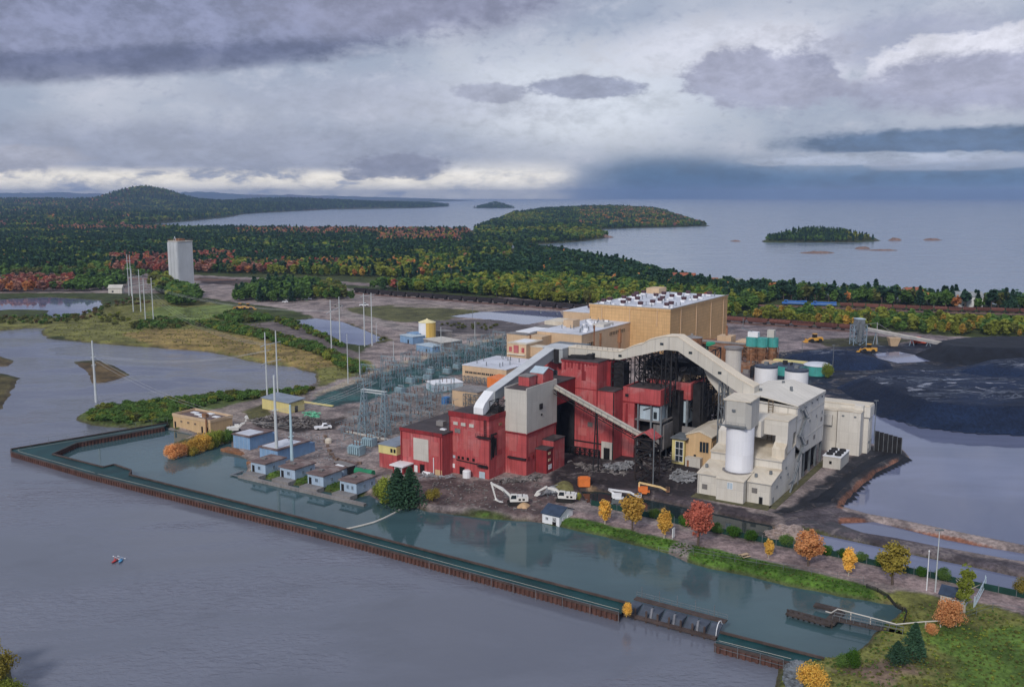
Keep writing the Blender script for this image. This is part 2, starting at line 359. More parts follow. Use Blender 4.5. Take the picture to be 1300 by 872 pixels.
def Hz(X, Y):
    X = np.asarray(X, float); Y = np.asarray(Y, float)
    D = np.hypot(X, Y); w = np.maximum(1.0, D / 420)
    jx = (fnoise(X, Y, 9, 1, 3) - .5) * 3.2 * np.minimum(w, 4); jy = (fnoise(X, Y, 9, 2, 3) - .5) * 3.2 * np.minimum(w, 4)
    xs, ys = X + jx, Y + jy
    d = np.minimum(sdist(xs, ys, MAIN, 900), -sdist(xs, ys, NEARW, 200))
    for p, _ in PONDS.values(): d = np.minimum(d, -sdist(X + .4 * jx, Y + .4 * jy, p, 60))
    hb = np.full(X.shape, 1.5)
    for p, h in ISLES:
        e = sdist(xs, ys, p, 60); hb = np.where(e > d, h, hb); d = np.maximum(d, e)
    z = hb * sst(d, -.2 * w, 2.6 * w) - 2.0 * sst(-d, -.2 * w, 4.0 * w)
    hill = np.zeros(X.shape)
    for cx, cy, sx, sy, h in HILLS:
        q = ((X - cx) / sx) ** 2 + ((Y - cy) / sy) ** 2; hill = np.maximum(hill, h * np.exp(-.5 * q)) + .25 * np.minimum(hill, h * np.exp(-.5 * q))
    hill = hill * (.82 + .36 * fnoise(X, Y, 260, 5, 4)); z = z + hill * sst(d, 0, np.clip(D * .02, 8, 200))
    for l, bw, h in BERMS: z = np.maximum(z, np.where(d > -bw * 1.5, (h + 1.0) * sst(-ldist(X, Y, l), -bw * 1.25, -bw * .3) - .6, -9))
    z = z + (fnoise(X, Y, 40, 9, 3) - .5) * 1.6 * sst(D, 560, 900) * sst(d, 5, 40)
    return z
def hz(x, y): return float(Hz(np.array([x]), np.array([y]))[0])
# soil and plant cover, laid one over the other: outline, colour, softness of the edge (m), wetness
DIRT = (.255, .218, .212); COALC = (.010, .017, .036); GRASS = (.058, .085, .022)  # COALC carries the blue of the reflected sky
ZONES = [
    ([(-400, 330), (150, 346), (240, 349), (330, 353), (470, 369), (740, 392), (930, 408), (1090, 418), (1300, 434), (1600, 450), (1700, 830), (1300, 772), (1141, 765), (960, 730), (690, 655), (480, 640), (310, 600), (215, 548), (270, 520), (400, 480), (470, 440), (380, 395), (215, 372), (-400, 372)], DIRT, 4, .15),
    ([(-400, 347), (110, 352), (250, 352), (430, 357), (600, 366), (600, 369), (430, 361), (250, 357), (110, 357), (-400, 353)], (.20, .165, .165), 2, 0),
    ([(250, 352), (330, 356), (330, 364), (255, 360)], (.085, .062, .055), 3, 0),
    ([(52, 424), (57, 417), (0, 418), (-300, 415), (-300, 402), (60, 404), (100, 398), (140, 388), (170, 380), (260, 380), (300, 398), (330, 408), (372, 424), (430, 448), (472, 460), (476, 470), (401, 492), (401, 475), (335, 462), (260, 446), (160, 439)], (.155, .160, .048), 3, 0),
    ([(150, 424), (200, 417), (250, 418), (320, 428), (380, 442), (440, 462), (400, 468), (340, 458), (270, 443), (200, 440)], (.25, .19, .068), 5, 0),
    ([(180, 398), (215, 392), (290, 386), (300, 396), (270, 405), (200, 408)], (.14, .19, .055), 4, 0),
    ([(270, 408), (300, 402), (350, 410), (420, 440), (475, 470), (455, 474), (400, 446), (340, 428)], (.05, .065, .022), 3, 0),
    ([(310, 412), (350, 408), (385, 416), (430, 440), (470, 452), (440, 455), (400, 438), (350, 420)], (.15, .128, .125), 3, .1),
    ([(440, 391), (520, 386), (590, 392), (625, 397), (575, 404), (560, 412), (500, 408), (452, 402)], (.095, .10, .042), 3, 0),
    ([(395, 402), (440, 408), (480, 424), (500, 432), (480, 436), (440, 416)], (.075, .075, .030), 2, 0),
    ([(520, 408), (630, 405), (700, 414), (660, 432), (560, 424)], (.105, .095, .10), 4, .3),
    ([(500, 384), (620, 390), (735, 398), (735, 402), (560, 391), (500, 390)], (.24, .21, .19), 2, 0),
    ([(430, 392), (560, 424), (760, 424), (760, 430), (560, 432), (420, 398)], (.26, .235, .225), 3, .1),
    ([(392, 512), (425, 494), (500, 470), (560, 450), (640, 428), (648, 452), (600, 472), (560, 480), (500, 498), (468, 509), (420, 517)], (.030, .085, .088), 2.5, .35),
    ([(400, 498), (520, 456), (640, 424), (640, 428), (520, 461), (400, 504)], (.28, .25, .20), 1.2, 0),
    ([(440, 520), (540, 490), (600, 500), (560, 535), (500, 562), (440, 560), (428, 535)], (.205, .185, .178), 3, .1),
    ([(215, 548), (270, 520), (330, 505), (396, 500), (396, 516), (330, 526), (300, 545), (290, 553)], (.215, .185, .17), 2, .1),
    ([(308, 523), (335, 512), (345, 526), (330, 530), (312, 534)], (.085, .085, .035), 1.5, 0),
    ([(312, 534), (350, 527), (410, 532), (440, 528), (425, 545), (380, 548), (330, 545)], (.045, .036, .034), 2, .1),
    ([(214, 543), (190, 545), (115, 541), (97, 534), (102, 526), (125, 517), (220, 506), (270, 500), (340, 497), (330, 505), (270, 519), (225, 540)], (.075, .105, .030), 2, 0),
    ([(482, 612), (560, 608), (700, 610), (760, 625), (690, 655), (560, 640), (490, 634)], (.118, .086, .084), 3, .3),
    ([(690, 625), (712, 578), (880, 556), (890, 640), (985, 655), (980, 668), (800, 636), (740, 622)], (.034, .030, .034), 2.5, .45),
    ([(760, 615), (890, 632), (985, 660), (960, 668), (860, 646), (740, 622)], (.060, .050, .058), 2, .4),
    ([(620, 375), (1000, 410), (1300, 434), (1300, 442), (1150, 436), (1060, 446), (1000, 470), (930, 470), (930, 416), (740, 398)], (.21, .18, .19), 6, .3),
    ([(1030, 432), (1110, 426), (1160, 432), (1120, 440), (1050, 440)], (.05, .052, .022), 3, .2),
    ([(950, 452), (1060, 440), (1130, 438), (1200, 432), (1310, 440), (1700, 450), (1700, 562), (1300, 552), (1100, 524), (1040, 500), (960, 500)], COALC, 4, .75),
    ([(985, 650), (1020, 632), (1060, 596), (1108, 566), (1150, 572), (1160, 584), (1122, 600), (1085, 630), (1060, 660), (1020, 668)], (.026, .028, .036), 2, .3),
    ([(1000, 652), (1060, 640), (1078, 652), (1120, 664), (1210, 698), (1310, 718), (1310, 728), (1160, 708), (1060, 690), (1000, 672)], (.085, .075, .088), 2, .4),
    ([(1062, 644), (1085, 616), (1105, 601), (1140, 584), (1142, 589), (1108, 607), (1090, 622), (1070, 646)], (.19, .095, .065), .8, 0),
    ([(1066, 657), (1090, 657), (1140, 666), (1200, 679), (1310, 702), (1600, 768), (1600, 774), (1310, 708), (1200, 685), (1120, 667), (1066, 662)], (.20, .092, .062), .6, 0),
    ([(745, 615), (830, 631), (900, 646), (985, 664), (985, 669), (900, 653), (830, 638), (745, 621)], (.25, .175, .105), .6, 0),
    ([(1020, 669), (1070, 680), (1160, 700), (1290, 728), (1320, 735), (1320, 744), (1290, 737), (1160, 708.5), (1070, 688.5), (1020, 678)], (.27, .17, .10), .5, 0),
    ([(1020, 667), (1070, 678), (1160, 698), (1290, 726), (1290, 730), (1160, 702), (1070, 682), (1020, 671)], (.07, .085, .025), .5, 0),
    ([(968, 668), (1020, 668), (1026, 690), (990, 688)], (.19, .15, .135), 1, 0),
    ([(690, 652), (735, 648), (900, 680), (985, 694), (1120, 724), (1310, 764), (1310, 782), (1180, 752), (960, 708), (880, 690), (760, 664)], (.265, .210, .210), 1.2, .03),
    ([(478, 634), (520, 638), (545, 645), (600, 650), (690, 658), (735, 657), (760, 664), (880, 691), (960, 709), (1110, 745), (1150, 758), (1150, 790), (1060, 762), (870, 717), (760, 684), (600, 660), (478, 645)], (.070, .145, .022), 1.2, 0),
    ([(545, 652), (600, 656), (690, 664), (760, 678), (850, 701), (870, 712), (960, 732), (1060, 755), (1128, 766), (1136, 776), (1060, 764), (850, 710), (600, 664)], (.062, .058, .022), .6, 0),
    ([(1110, 745), (1190, 756), (1310, 784), (1600, 850), (1600, 1500), (950, 1500), (985, 878), (1003, 838), (1100, 814), (1130, 792), (1145, 776)], (.135, .145, .042), 2.5, 0),
    ([(1160, 790), (1300, 800), (1500, 850), (1400, 1000), (1120, 900), (1220, 872)], (.095, .165, .032), 4, 0),
    ([(1060, 850), (1140, 840), (1190, 858), (1120, 872)], (.155, .115, .085), 2.5, 0),
    ([(1130, 770), (1150, 766), (1160, 790), (1130, 806), (1122, 800)], (.10, .105, .02), 1, 0),
    ([(838, 703), (866, 684), (884, 688), (866, 712)], (.26, .24, .23), .6, 0),
    ([(315, 602), (445, 631), (465, 627), (460, 615), (320, 590)], (.065, .115, .02), 1, 0),
    ([(211, 576), (262, 563), (296, 552), (291, 549), (245, 552), (213, 567)], (.075, .065, .025), 1, 0),
    ([(95, 459), (125, 457.5), (142, 463), (167, 476), (135, 486), (118, 487), (107, 472)], (.105, .075, .032), 1.5, 0),
    ([(-60, 450), (0, 452), (22, 458), (12, 465), (-60, 469)], (.10, .08, .032), 1, 0), ([(-60, 474), (0, 474), (27, 480), (16, 498), (0, 520), (-60, 530)], (.095, .085, .03), 1, 0)]
ZONES = [(W(p, 1.5), c, s, wt) for p, c, s, wt in ZONES]
def make_ground():
    cols = np.arange(-330, 1632, 2.1)
    rows = np.concatenate([np.arange(252.9, 300, .45), np.arange(300, 440, .9), np.arange(440, 780, 1.3), np.arange(780, 1000, 3.5), np.arange(1000, 1700, 40)])
    PX, PY = np.meshgrid(cols, rows); a = (PX - 650) / FPX; b = -(PY - 436) / FPX
    t = -CAM_H / (-ST + b * CT); X = (a * t).ravel(); Y = ((CT + b * ST) * t).ravel()
    Z = Hz(X, Y); nr, nc = PX.shape; D = np.hypot(X, Y)
    col = np.empty((len(X), 4)); n1 = fnoise(X, Y, 120, 21, 4); n2 = fnoise(X, Y, 22, 22, 4)
    f = np.stack([.040 + .02 * n1, .058 + .02 * n1, .020 + 0 * n1], 1)
    far = sst(D, 4500, 8000)[:, None]; nf = fnoise(X, Y, 500, 31, 4)[:, None]
    fc = np.where(nf > .60, np.array([[.10, .055, .022]]), np.where(nf < .45, np.array([[.030, .052, .022]]), np.array([[.055, .066, .020]])))
    f = f * (1 - far) + fc * far
    col[:, :3] = f; col[:, 3] = 0
    jx = (fnoise(X, Y, 6, 4, 3) - .5); jy = (fnoise(X, Y, 6, 6, 3) - .5)
    for p, c, s, wt in ZONES:
        d = sdist(X + jx * s * 2.4, Y + jy * s * 2.4, p, 30); w = sst(d, -s * .5, s * .5)
        col[:, :3] = col[:, :3] * (1 - w[:, None]) + np.array(c) * w[:, None]; col[:, 3] = col[:, 3] * (1 - w) + wt * w
    shore = sst(Z, .9, .35) * sst(Z, -.7, 0)                            # wet stony margin of every shore
    col[:, :3] = col[:, :3] * (1 - .6 * shore[:, None]) + np.array((.075, .058, .045)) * .6 * shore[:, None]
    col[:, :3] *= (.72 + .56 * n2)[:, None]
    idx = np.arange(nr * nc).reshape(nr, nc); q = np.stack([idx[:-1, :-1], idx[1:, :-1], idx[1:, 1:], idx[:-1, 1:]], -1).reshape(-1, 4)
    deep = (Z < -1.95); q = q[~deep[q].all(1)]
    used = np.unique(q); mp = np.full(nr * nc, -1); mp[used] = np.arange(len(used)); q = mp[q]
    me = bpy.data.meshes.new('ground'); me.vertices.add(len(used)); me.vertices.foreach_set('co', np.stack([X, Y, Z], 1)[used].ravel())
    me.loops.add(q.size); me.loops.foreach_set('vertex_index', q.ravel()); me.polygons.add(len(q))
    me.polygons.foreach_set('loop_start', np.arange(0, q.size, 4)); me.polygons.foreach_set('use_smooth', np.ones(len(q), bool))
    me.update(calc_edges=True)
    at_ = me.color_attributes.new('soil', 'FLOAT_COLOR', 'POINT'); at_.data.foreach_set('color', col[used].ravel())
    m = bpy.data.materials.new('soil'); m.use_nodes = True; N = NT(m.node_tree); bs = N.n['Principled BSDF']
    at2 = N.node('ShaderNodeAttribute', attribute_name='soil'); P = N.node('ShaderNodeNewGeometry').outputs['Position']
    a1 = N.noise(P, .09, 6, .65); a2 = N.noise(P, .9, 5, .7)
    c = N.mix(1.0, at2.outputs['Color'], N.mix(N.ss(a1, .32, .68), (.58, .57, .60), (1.46, 1.40, 1.36)), 'MULTIPLY')
    c = N.mix(1.0, c, N.mix(N.ss(a2, .3, .72), (.62, .62, .62), (1.4, 1.4, 1.38)), 'MULTIPLY')
    pud = N.m('MULTIPLY', N.ss(N.noise(N.vm('MULTIPLY', P, (1, 1.0, 0)), .045, 5, .62, 1.0), .57, .63), N.ss(at2.outputs['Alpha'], .1, .5))
    c = N.mix(N.m('MULTIPLY', pud, .7), c, (.03, .032, .036))
    work = N.ss(at2.outputs['Alpha'], .06, .14); tn = N.noise(N.vm('MULTIPLY', P, (1, 1, 0)), .022, 3, .5, 1.4); tn2 = N.noise(N.vm('MULTIPLY', P, (.6, 1, 0)), .05, 2, .5, .8)
    trk = N.m('MULTIPLY', N.m('MULTIPLY', N.m('MAXIMUM', N.ss(N.m('ABSOLUTE', N.m('SUBTRACT', tn, .5)), .016, .004), N.ss(N.m('ABSOLUTE', N.m('SUBTRACT', tn2, .52)), .014, .003)), work), N.ss(a2, .38, .55))
    c = N.mix(N.m('MULTIPLY', trk, .55), c, N.mix(N.ss(a1, .4, .6), (.045, .036, .036), (.25, .215, .205)))
    N.put(bs.inputs['Base Color'], c); N.put(bs.inputs['Roughness'], N.m('SUBTRACT', .95, N.m('ADD', N.m('MULTIPLY', at2.outputs['Alpha'], .30), N.m('MULTIPLY', pud, .42))))
    bs.inputs['Specular IOR Level'].default_value = .25
    bn = N.node('ShaderNodeBump'); bn.inputs['Distance'].default_value = .5; N.put(bn.inputs['Strength'], N.m('MULTIPLY', N.m('SUBTRACT', 1.0, pud), .5)); N.put(bn.inputs['Height'], N.m('ADD', a2, N.m('MULTIPLY', N.noise(P, .25, 4, .6), 1.5))); N.put(bs.inputs['Normal'], bn.outputs[0])
    me.materials.append(m); o = link('ground', me); o['kind'] = 'structure'; o['label'] = 'autumn land of dirt yards, marsh grass and forest floor'
make_ground()
def water_mat(name, col, rough, wave, wscale, spec=.5, patch=.0):
    m = bpy.data.materials.new(name); m.use_nodes = True; N = NT(m.node_tree); b = N.n['Principled BSDF']
    P = N.node('ShaderNodeNewGeometry').outputs['Position']
    big = N.noise(N.vm('MULTIPLY', P, (.012, .03, 0)), 1.0, 5, .6, .8)
    c = N.mix(N.ss(big, .35, .68), tuple(v * .86 for v in col), tuple(v * 1.14 for v in col))
    if patch:   # noise patches where the water colour is darker
        c = N.mix(N.m('MULTIPLY', N.ss(N.noise(N.vm('MULTIPLY', P, (.02, .03, 0)), 1.0, 5, .65, 1.2), .5, .75), patch), c, tuple(v * .55 for v in col))
    N.put(b.inputs['Base Color'], c); b.inputs['IOR'].default_value = 1.33
    N.put(b.inputs['Roughness'], N.ss(big, .3, .7, rough * .7, rough * 1.3)); b.inputs['Specular IOR Level'].default_value = spec
    bn = N.node('ShaderNodeBump'); bn.inputs['Distance'].default_value = 1.0
    calm = N.ss(big, .40, .62, .10, 1.0); N.put(bn.inputs['Strength'], N.m('MULTIPLY', calm, wave))
    h = N.m('ADD', N.noise(N.vm('MULTIPLY', P, (.55, 1.0, 0)), wscale, 4, .6, .7), N.m('MULTIPLY', N.noise(N.vm('MULTIPLY', P, (.3, .5, 0)), wscale * .3, 3, .5), 1.6))
    N.put(bn.inputs['Height'], h); N.put(b.inputs['Normal'], bn.outputs[0]); return m
def sheet(name, poly, z, m, label):
    from mathutils.geometry import tessellate_polygon
    tr = tessellate_polygon([[Vector((x, y, 0)) for x, y in poly]])
    me = bpy.data.meshes.new(name); me.from_pydata([(x, y, z) for x, y in poly], [], [t[::-1] if False else t for t in tr])
    me.materials.append(m); me.update()
    for p in me.polygons:
        if p.normal.z < 0: p.flip()
    o = link(name, me); o['kind'] = 'structure'; o['label'] = label; return o
def grow(poly, d):
    n = len(poly); A = sum(poly[i][0] * poly[(i + 1) % n][1] - poly[(i + 1) % n][0] * poly[i][1] for i in range(n)); s = 1 if A > 0 else -1; out = []
    for i in range(n):
        a, b, c = poly[i - 1], poly[i], poly[(i + 1) % n]; e = (b - a) / (np.hypot(*(b - a)) + 1e-6) + (c - b) / (np.hypot(*(c - b)) + 1e-6)
        nn = np.array([e[1], -e[0]]) * s; nn /= np.hypot(*nn) + 1e-6; out.append(b + nn * d)
    return np.array(out)
WM_LAKE = water_mat('lake_water', (.170, .225, .305), .20, .14, .12)  # sky reflection is put into the lake, river and pond base colours
WM_RIVER = water_mat('river_water', (.152, .166, .212), .05, .45, .8, .5, .30)
WM_CANAL = water_mat('canal_water', (.052, .098, .112), .02, .03, .6)
WM_DARK = water_mat('dark_channel_water', (.014, .026, .028), .03, .04, .6)
WM_POND = water_mat('pond_water', (.150, .172, .270), .03, .02, .5)
sheet('lake', np.array([(28500 * math.cos(2 * math.pi * i / 96), 28500 * math.sin(2 * math.pi * i / 96)) for i in range(96)]), 0.0, WM_LAKE, 'wide grey blue lake reaching the horizon')
WALL_MID = [(214, 541), (44, 572.5), (150, 598.5), (790, 774), (1008, 839)]
sheet('river', W([(-1500, 405), (60, 408), (420, 466), (430, 497), (300, 520)] + WALL_MID + [(1010, 900), (960, 1650), (-1500, 1650)], .1), .06, WM_RIVER, 'calm mauve grey river below the sheet pile wall')
sheet('canal', W(WALL_MID[::-1] + [(300, 540), (330, 580), (480, 620), (690, 652), (900, 700), (1150, 758), (1165, 780), (1120, 835)], .12), .12, WM_CANAL, 'dark green canal between the sheet pile wall and the plant bank')
for k, (p, z) in PONDS.items(): sheet(k, grow(p, 2.2), z, WM_DARK if 'intake' in k else WM_POND, 'still water of the ' + k.replace('_', ' '))
# ================================================================ THE POWER PLANT (plant coordinates u, v, z)
RUST = (.16, .075, .045)
M_RED = mat('red_cladding', (.46, .086, .090), .75, .14, .16, ((.18, .034, .04), .7), (1.8, 5.2, .5), blotch=((.50, .20, .20), .75, .13))
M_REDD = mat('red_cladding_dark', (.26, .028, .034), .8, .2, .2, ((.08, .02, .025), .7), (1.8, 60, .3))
M_TAN = mat('tan_panel_wall', (.62, .40, .195), .7, .07, .05, ((.38, .23, .11), .5), (2.3, 1.9, .8))
M_TAN2 = mat('beige_wall', (.60, .44, .29), .75, .08, .08, ((.40, .29, .18), .35), (2.4, 3.0, .16))
M_TAN3 = mat('sand_siding', (.60, .42, .235), .7, .08, .1, ((.40, .27, .15), .3), (.9, 40, .2))
M_CREAM = mat('cream_cladding', (.64, .615, .565), .7, .06, .06, ((.45, .41, .35), .28), (3.0, 4.2, .32))
M_CREAMR = mat('cream_roof', (.66, .60, .50), .7, .08, .1, None, (.9, 90, .12), blotch=((.42, .33, .22), .55, .09))
M_GREYW = mat('pale_concrete', (.55, .53, .49), .8, .07, .1, ((.36, .34, .31), .35), (3.4, 3.4, .14))
M_GAL = mat('gallery_cladding', (.57, .545, .49), .7, .07, .1, ((.42, .37, .29), .3), (2.6, 40, .16))
M_GALR = mat('gallery_roof', (.70, .62, .50), .7, .08, .2)
M_WROOF = mat('white_membrane_roof', (.58, .61, .68), .5, .14, .08, blotch=((.34, .36, .42), .55, .12))
M_DROOF = mat('dark_gravel_roof', (.062, .052, .056), .85, .3, .12, blotch=((.15, .12, .12), .5, .15))
M_BROOF = mat('blue_grey_roof', (.21, .25, .31), .6, .15, .2)
M_WHITE = mat('white_paint', (.76, .78, .82), .55, .04, .3, ((.55, .54, .52), .2))
M_BLK = mat('dark_steel', (.018, .018, .021), .75, .4, .5)  # near black, for dark steel and the painted shade of the void slab
M_STEEL = mat('grey_steel', (.17, .19, .21), .6, .2, .5, metal=.2)
M_GLASS = mat('dark_glass', (.025, .034, .042), .12, .3, .5, spec=.6)
M_DARK = mat('dark_opening', (.012, .011, .012), .95, .3, 1)  # near black puts the shade of openings into the colour; also for doors
M_PALEB = mat('pale_blue_panel', (.42, .52, .60), .7, .1, .3, ((.25, .26, .28), .35))
M_CONC = mat('stained_concrete', (.23, .22, .22), .9, .2, .2, ((.09, .08, .085), .55))
M_RUST = mat('rusty_steel', (.24, .115, .06), .85, .35, .35, ((.10, .05, .03), .5), blotch=((.34, .26, .20), .6, .3))
M_YEL = mat('pale_yellow_wall', (.64, .56, .25), .7, .06, .2, ((.45, .38, .2), .25), (1.0, 40, .12))
M_TEAL = mat('teal_paint', (.06, .33, .31), .6, .15, .3, ((.10, .11, .10), .3))
M_DOORG = mat('grey_door', (.27, .30, .35), .6, .1, .5, panel=(20, .5, .25))
M_ORANGE = mat('orange_paint', (.72, .20, .05), .55, .12, .4)
Z0 = 1.1
def block(t, u0, u1, v0, v1, z1, wm, rm, z0=Z0, ov=.18, th=.35, name='wall', rname='roof', wl=None):
    w = t.part(name, MB().box(u0, u1, v0, v1, z0, z1), wm, label=wl)
    r = None
    if rm is not None: r = t.part(rname, MB().box(u0 - ov, u1 + ov, v0 - ov, v1 + ov, z1 + .002, z1 + th), rm)
    return w, r
def fbox(side, f, a0, a1, z0, z1, d):
    """shallow box on a front face (v = f, faces -v) or right face (u = f, faces +u)"""
    return MB().box(a0, a1, f - d, f + .002, z0, z1) if side == 'f' else MB().box(f - .002, f + d, a0, a1, z0, z1)
def frame(side, f, a0, a1, z0, z1, w, d, bars=0):
    m = MB()
    def add(p, q, r, s): b = fbox(side, f, p, q, r, s, d); m.add(b.v, b.f)
    add(a0, a1, z1 - w, z1); add(a0, a1, z0, z0 + w); add(a0, a0 + w, z0 + w, z1 - w); add(a1 - w, a1, z0 + w, z1 - w)
    for i in range(bars):
        c = a0 + (a1 - a0) * (i + 1) / (bars + 1); add(c - w / 2, c + w / 2, z0 + w, z1 - w)
    return m
def window(t, side, f, a0, a1, z0, z1, fm, parent=None, bars=1):
    w = t.part('window', frame(side, f, a0, a1, z0, z1, .12, .14, bars), fm, parent)
    if parent is None: t.part('pane', fbox(side, f, a0 + .1, a1 - .1, z0 + .1, z1 - .1, .05), M_GLASS, w)
    else: t.part('pane', fbox(side, f, a0 + .1, a1 - .1, z0 + .1, z1 - .1, .05), M_GLASS, parent)
    return w
def door(t, side, f, a0, a1, z1, m, fm, z0=1.3, name='door'):
    w = t.part(name, fbox(side, f, a0, a1, z0, z1, .07), m)
    t.part('door_frame', frame(side, f, a0 - .12, a1 + .12, z0, z1 + .12, .14, .13), fm, w); return w
def rail(m, pts, z, h=1.1, step=2.0, w=.07):
    for (a, b), (c, d) in zip(pts, pts[1:]):
        n = max(1, int(math.hypot(c - a, d - b) / step))
        for k in (h, h * .5): m.bar((a, b, z + k), (c, d, z + k), w)
        for i in range(n + 1): q = i / n; m.bar((a + (c - a) * q, b + (d - b) * q, z), (a + (c - a) * q, b + (d - b) * q, z + h), w)
    return m
def lattice(m, u0, u1, v0, v1, z0, z1, nz, w=.3, b=.16, nu=1, nv=1, diag=True):
    us = [u0 + (u1 - u0) * i / nu for i in range(nu + 1)]; vs = [v0 + (v1 - v0) * i / nv for i in range(nv + 1)]
    for a in us:
        for c in vs: m.bar((a, c, z0), (a, c, z1), w)
    for k in range(nz):
        za = z0 + (z1 - z0) * k / nz; zb = z0 + (z1 - z0) * (k + 1) / nz
        for c in vs:
            m.bar((u0, c, zb), (u1, c, zb), b)
            if diag:
                for i in range(nu): m.bar((us[i], c, za if (k + i) % 2 else zb), (us[i + 1], c, zb if (k + i) % 2 else za), b * .8)
        for a in us:
            m.bar((a, v0, zb), (a, v1, zb), b)
            if diag:
                for i in range(nv): m.bar((a, vs[i], za if (k + i) % 2 else zb), (a, vs[i + 1], zb if (k + i) % 2 else za), b * .8)
    return m
# ---- low red warehouse with the beige panel
t = Thing('red_warehouse', 'low red clad warehouse with one big beige panel on its front, beside two spruces', 'warehouse', (-14.1, -5.8, Z0))
block(t, -31, -14.1, -5.8, 21.4, 15, M_RED, M_DROOF)
t.part('wall_panel', fbox('f', -5.8, -25.6, -19.5, 5.6, 12.9, .1), M_GREYW)
t.part('parapet', frame('f', -5.8, -31.2, -13.9, 14.4, 15.6, .01, .2).box(-31.2, -13.9, -6.05, -5.82, 14.6, 15.55), M_REDD)
t.part('roof_vent', MB().box(-23, -20.2, 3, 5, 15.3, 16.9), M_CONC); t.part('roof_hatch', MB().box(-18.5, -16.5, -1, .2, 15.3, 15.7), M_WHITE)
door(t, 'f', -5.8, -25.4, -24.0, 3.8, M_WHITE, M_REDD); door(t, 'f', -5.8, -23.0, -21.2, 4.4, M_DARK, M_REDD)
t.part('downpipe', MB().bar((-17.4, -5.95, 1.3), (-17.4, -5.95, 7.4), .22), M_WHITE)
t.part('kick_panel', fbox('f', -5.8, -16.9, -14.2, 1.3, 3.6, .09), M_TAN3)
t.part('propane_tank', MB().bar((-20.9, -6.9, 2.1), (-17.9, -6.9, 2.1), 1.2, n=10), M_WHITE)
t.part('entrance_wall', MB().box(-30.6, -26.2, -10.4, -5.85, Z0, 4.0), M_REDD); t.part('entrance_canopy', MB().box(-31.2, -25.6, -11.4, -5.6, 4.01, 4.4), M_WHITE)
door(t, 'f', -10.4, -29.7, -26.9, 3.6, M_DOORG, M_WHITE, name='roller_door')
# ---- small yellow topped annex
t = Thing('annex_building', 'small annex with pale yellow band over red walls and blue grey roof', 'building', (-31.2, -7.6, Z0))
t.part('wall', MB().box(-38.6, -31.2, -7.6, 3.5, Z0, 6.4), M_RED); u_ = t.part('upper_wall', MB().box(-38.75, -31.15, -7.75, 3.5, 6.41, 9.2), M_YEL)
t.part('roof', MB().box(-38.95, -31.15, -7.95, 3.6, 9.21, 9.5), M_BROOF)
for a in (-33.6, -32.3): window(t, 'f', -7.75, a, a + .8, 7.2, 8.4, M_DARK)
# ---- middle red building
t = Thing('red_building', 'mid height red building with a black hole torn in its right wall', 'building', (0, 0, Z0))
block(t, -15.4, 0, 0, 16, 21.1, M_RED, M_DROOF)
t.part('parapet', MB().box(-15.6, .2, -.25, -.02, 20.3, 21.9).box(.02, .25, -.25, 10, 20.3, 21.9), M_REDD)
for a in (-13.6, -10.6, -7.4): t.part('vent_box', fbox('f', 0, a, a + 1.7, 17.6, 18.6, .3), M_GREYW)
t.part('vent_box', fbox('r', 0, 5.6, 7.2, 17.8, 18.6, .3), M_RUST)
t.part('wall_hole', MB().add([(.08, 1.2 + 2.2 * (.5 + .5 * math.cos(a) * (1 + .18 * math.sin(3 * a))), 11.6 + 4.0 * math.sin(a) * (1 + .1 * math.cos(2 * a))) for a in [2 * math.pi * i / 14 for i in range(14)]], [tuple(range(14))]), M_DARK)  # flat dark sheet paints the shade inside the hole
t.part('hole_edge', MB().box(.02, .3, .9, 1.25, 7.8, 16).box(.02, .35, 3.5, 3.9, 8.6, 14.2).box(.02, .6, 1, 3.9, 15.5, 15.9), M_BLK)
bal = MB().box(-4.2, 1.2, -1.4, -.05, 14.9, 15.1); rail(bal, [(-4.2, -1.4), (1.2, -1.4), (1.2, .6)], 15.1); t.part('balcony', bal, M_BLK)
for a in (-14, -12.2, -10.6, -8.6, -6.4): t.part('small_window', fbox('f', 0, a, a + .9, 6.5, 7.4, .1), M_PALEB if a == -14 else M_DARK)
t.part('pipe_run', MB().bar((-12.5, -.3, 6.2), (-.5, -.3, 5.7), .25), M_BLK); bal = MB().box(-4, -.2, -1.1, -.05, 5.3, 5.5); rail(bal, [(-4, -1.1), (-.2, -1.1)], 5.5); t.part('balcony', bal, M_BLK)
t.part('wall_sign', fbox('f', 0, -14.2, -13.3, 3.2, 4.6, .1), M_WHITE)
door(t, 'f', 0, -11.4, -9.4, 4.0, M_DARK, M_REDD); t.part('pale_patch', fbox('f', 0, -3.8, -1.6, 1.4, 3.6, .05), M_PALEB)
t.part('ladder', lattice(MB(), -1.6, -.9, -.5, -.25, 15, 20.5, 9, .08, .07, diag=False), M_BLK)
solo('storage_tank', 'white upright tank against the front of the red building', 'tank', MB().lathe(-7.3, -1.9, [(1.3, 1.35), (3.6, 1.35), (3.9, 1.0), (4.0, .2)], 14), M_WHITE, (-7.3, -1.9, 1.3), smooth=False)
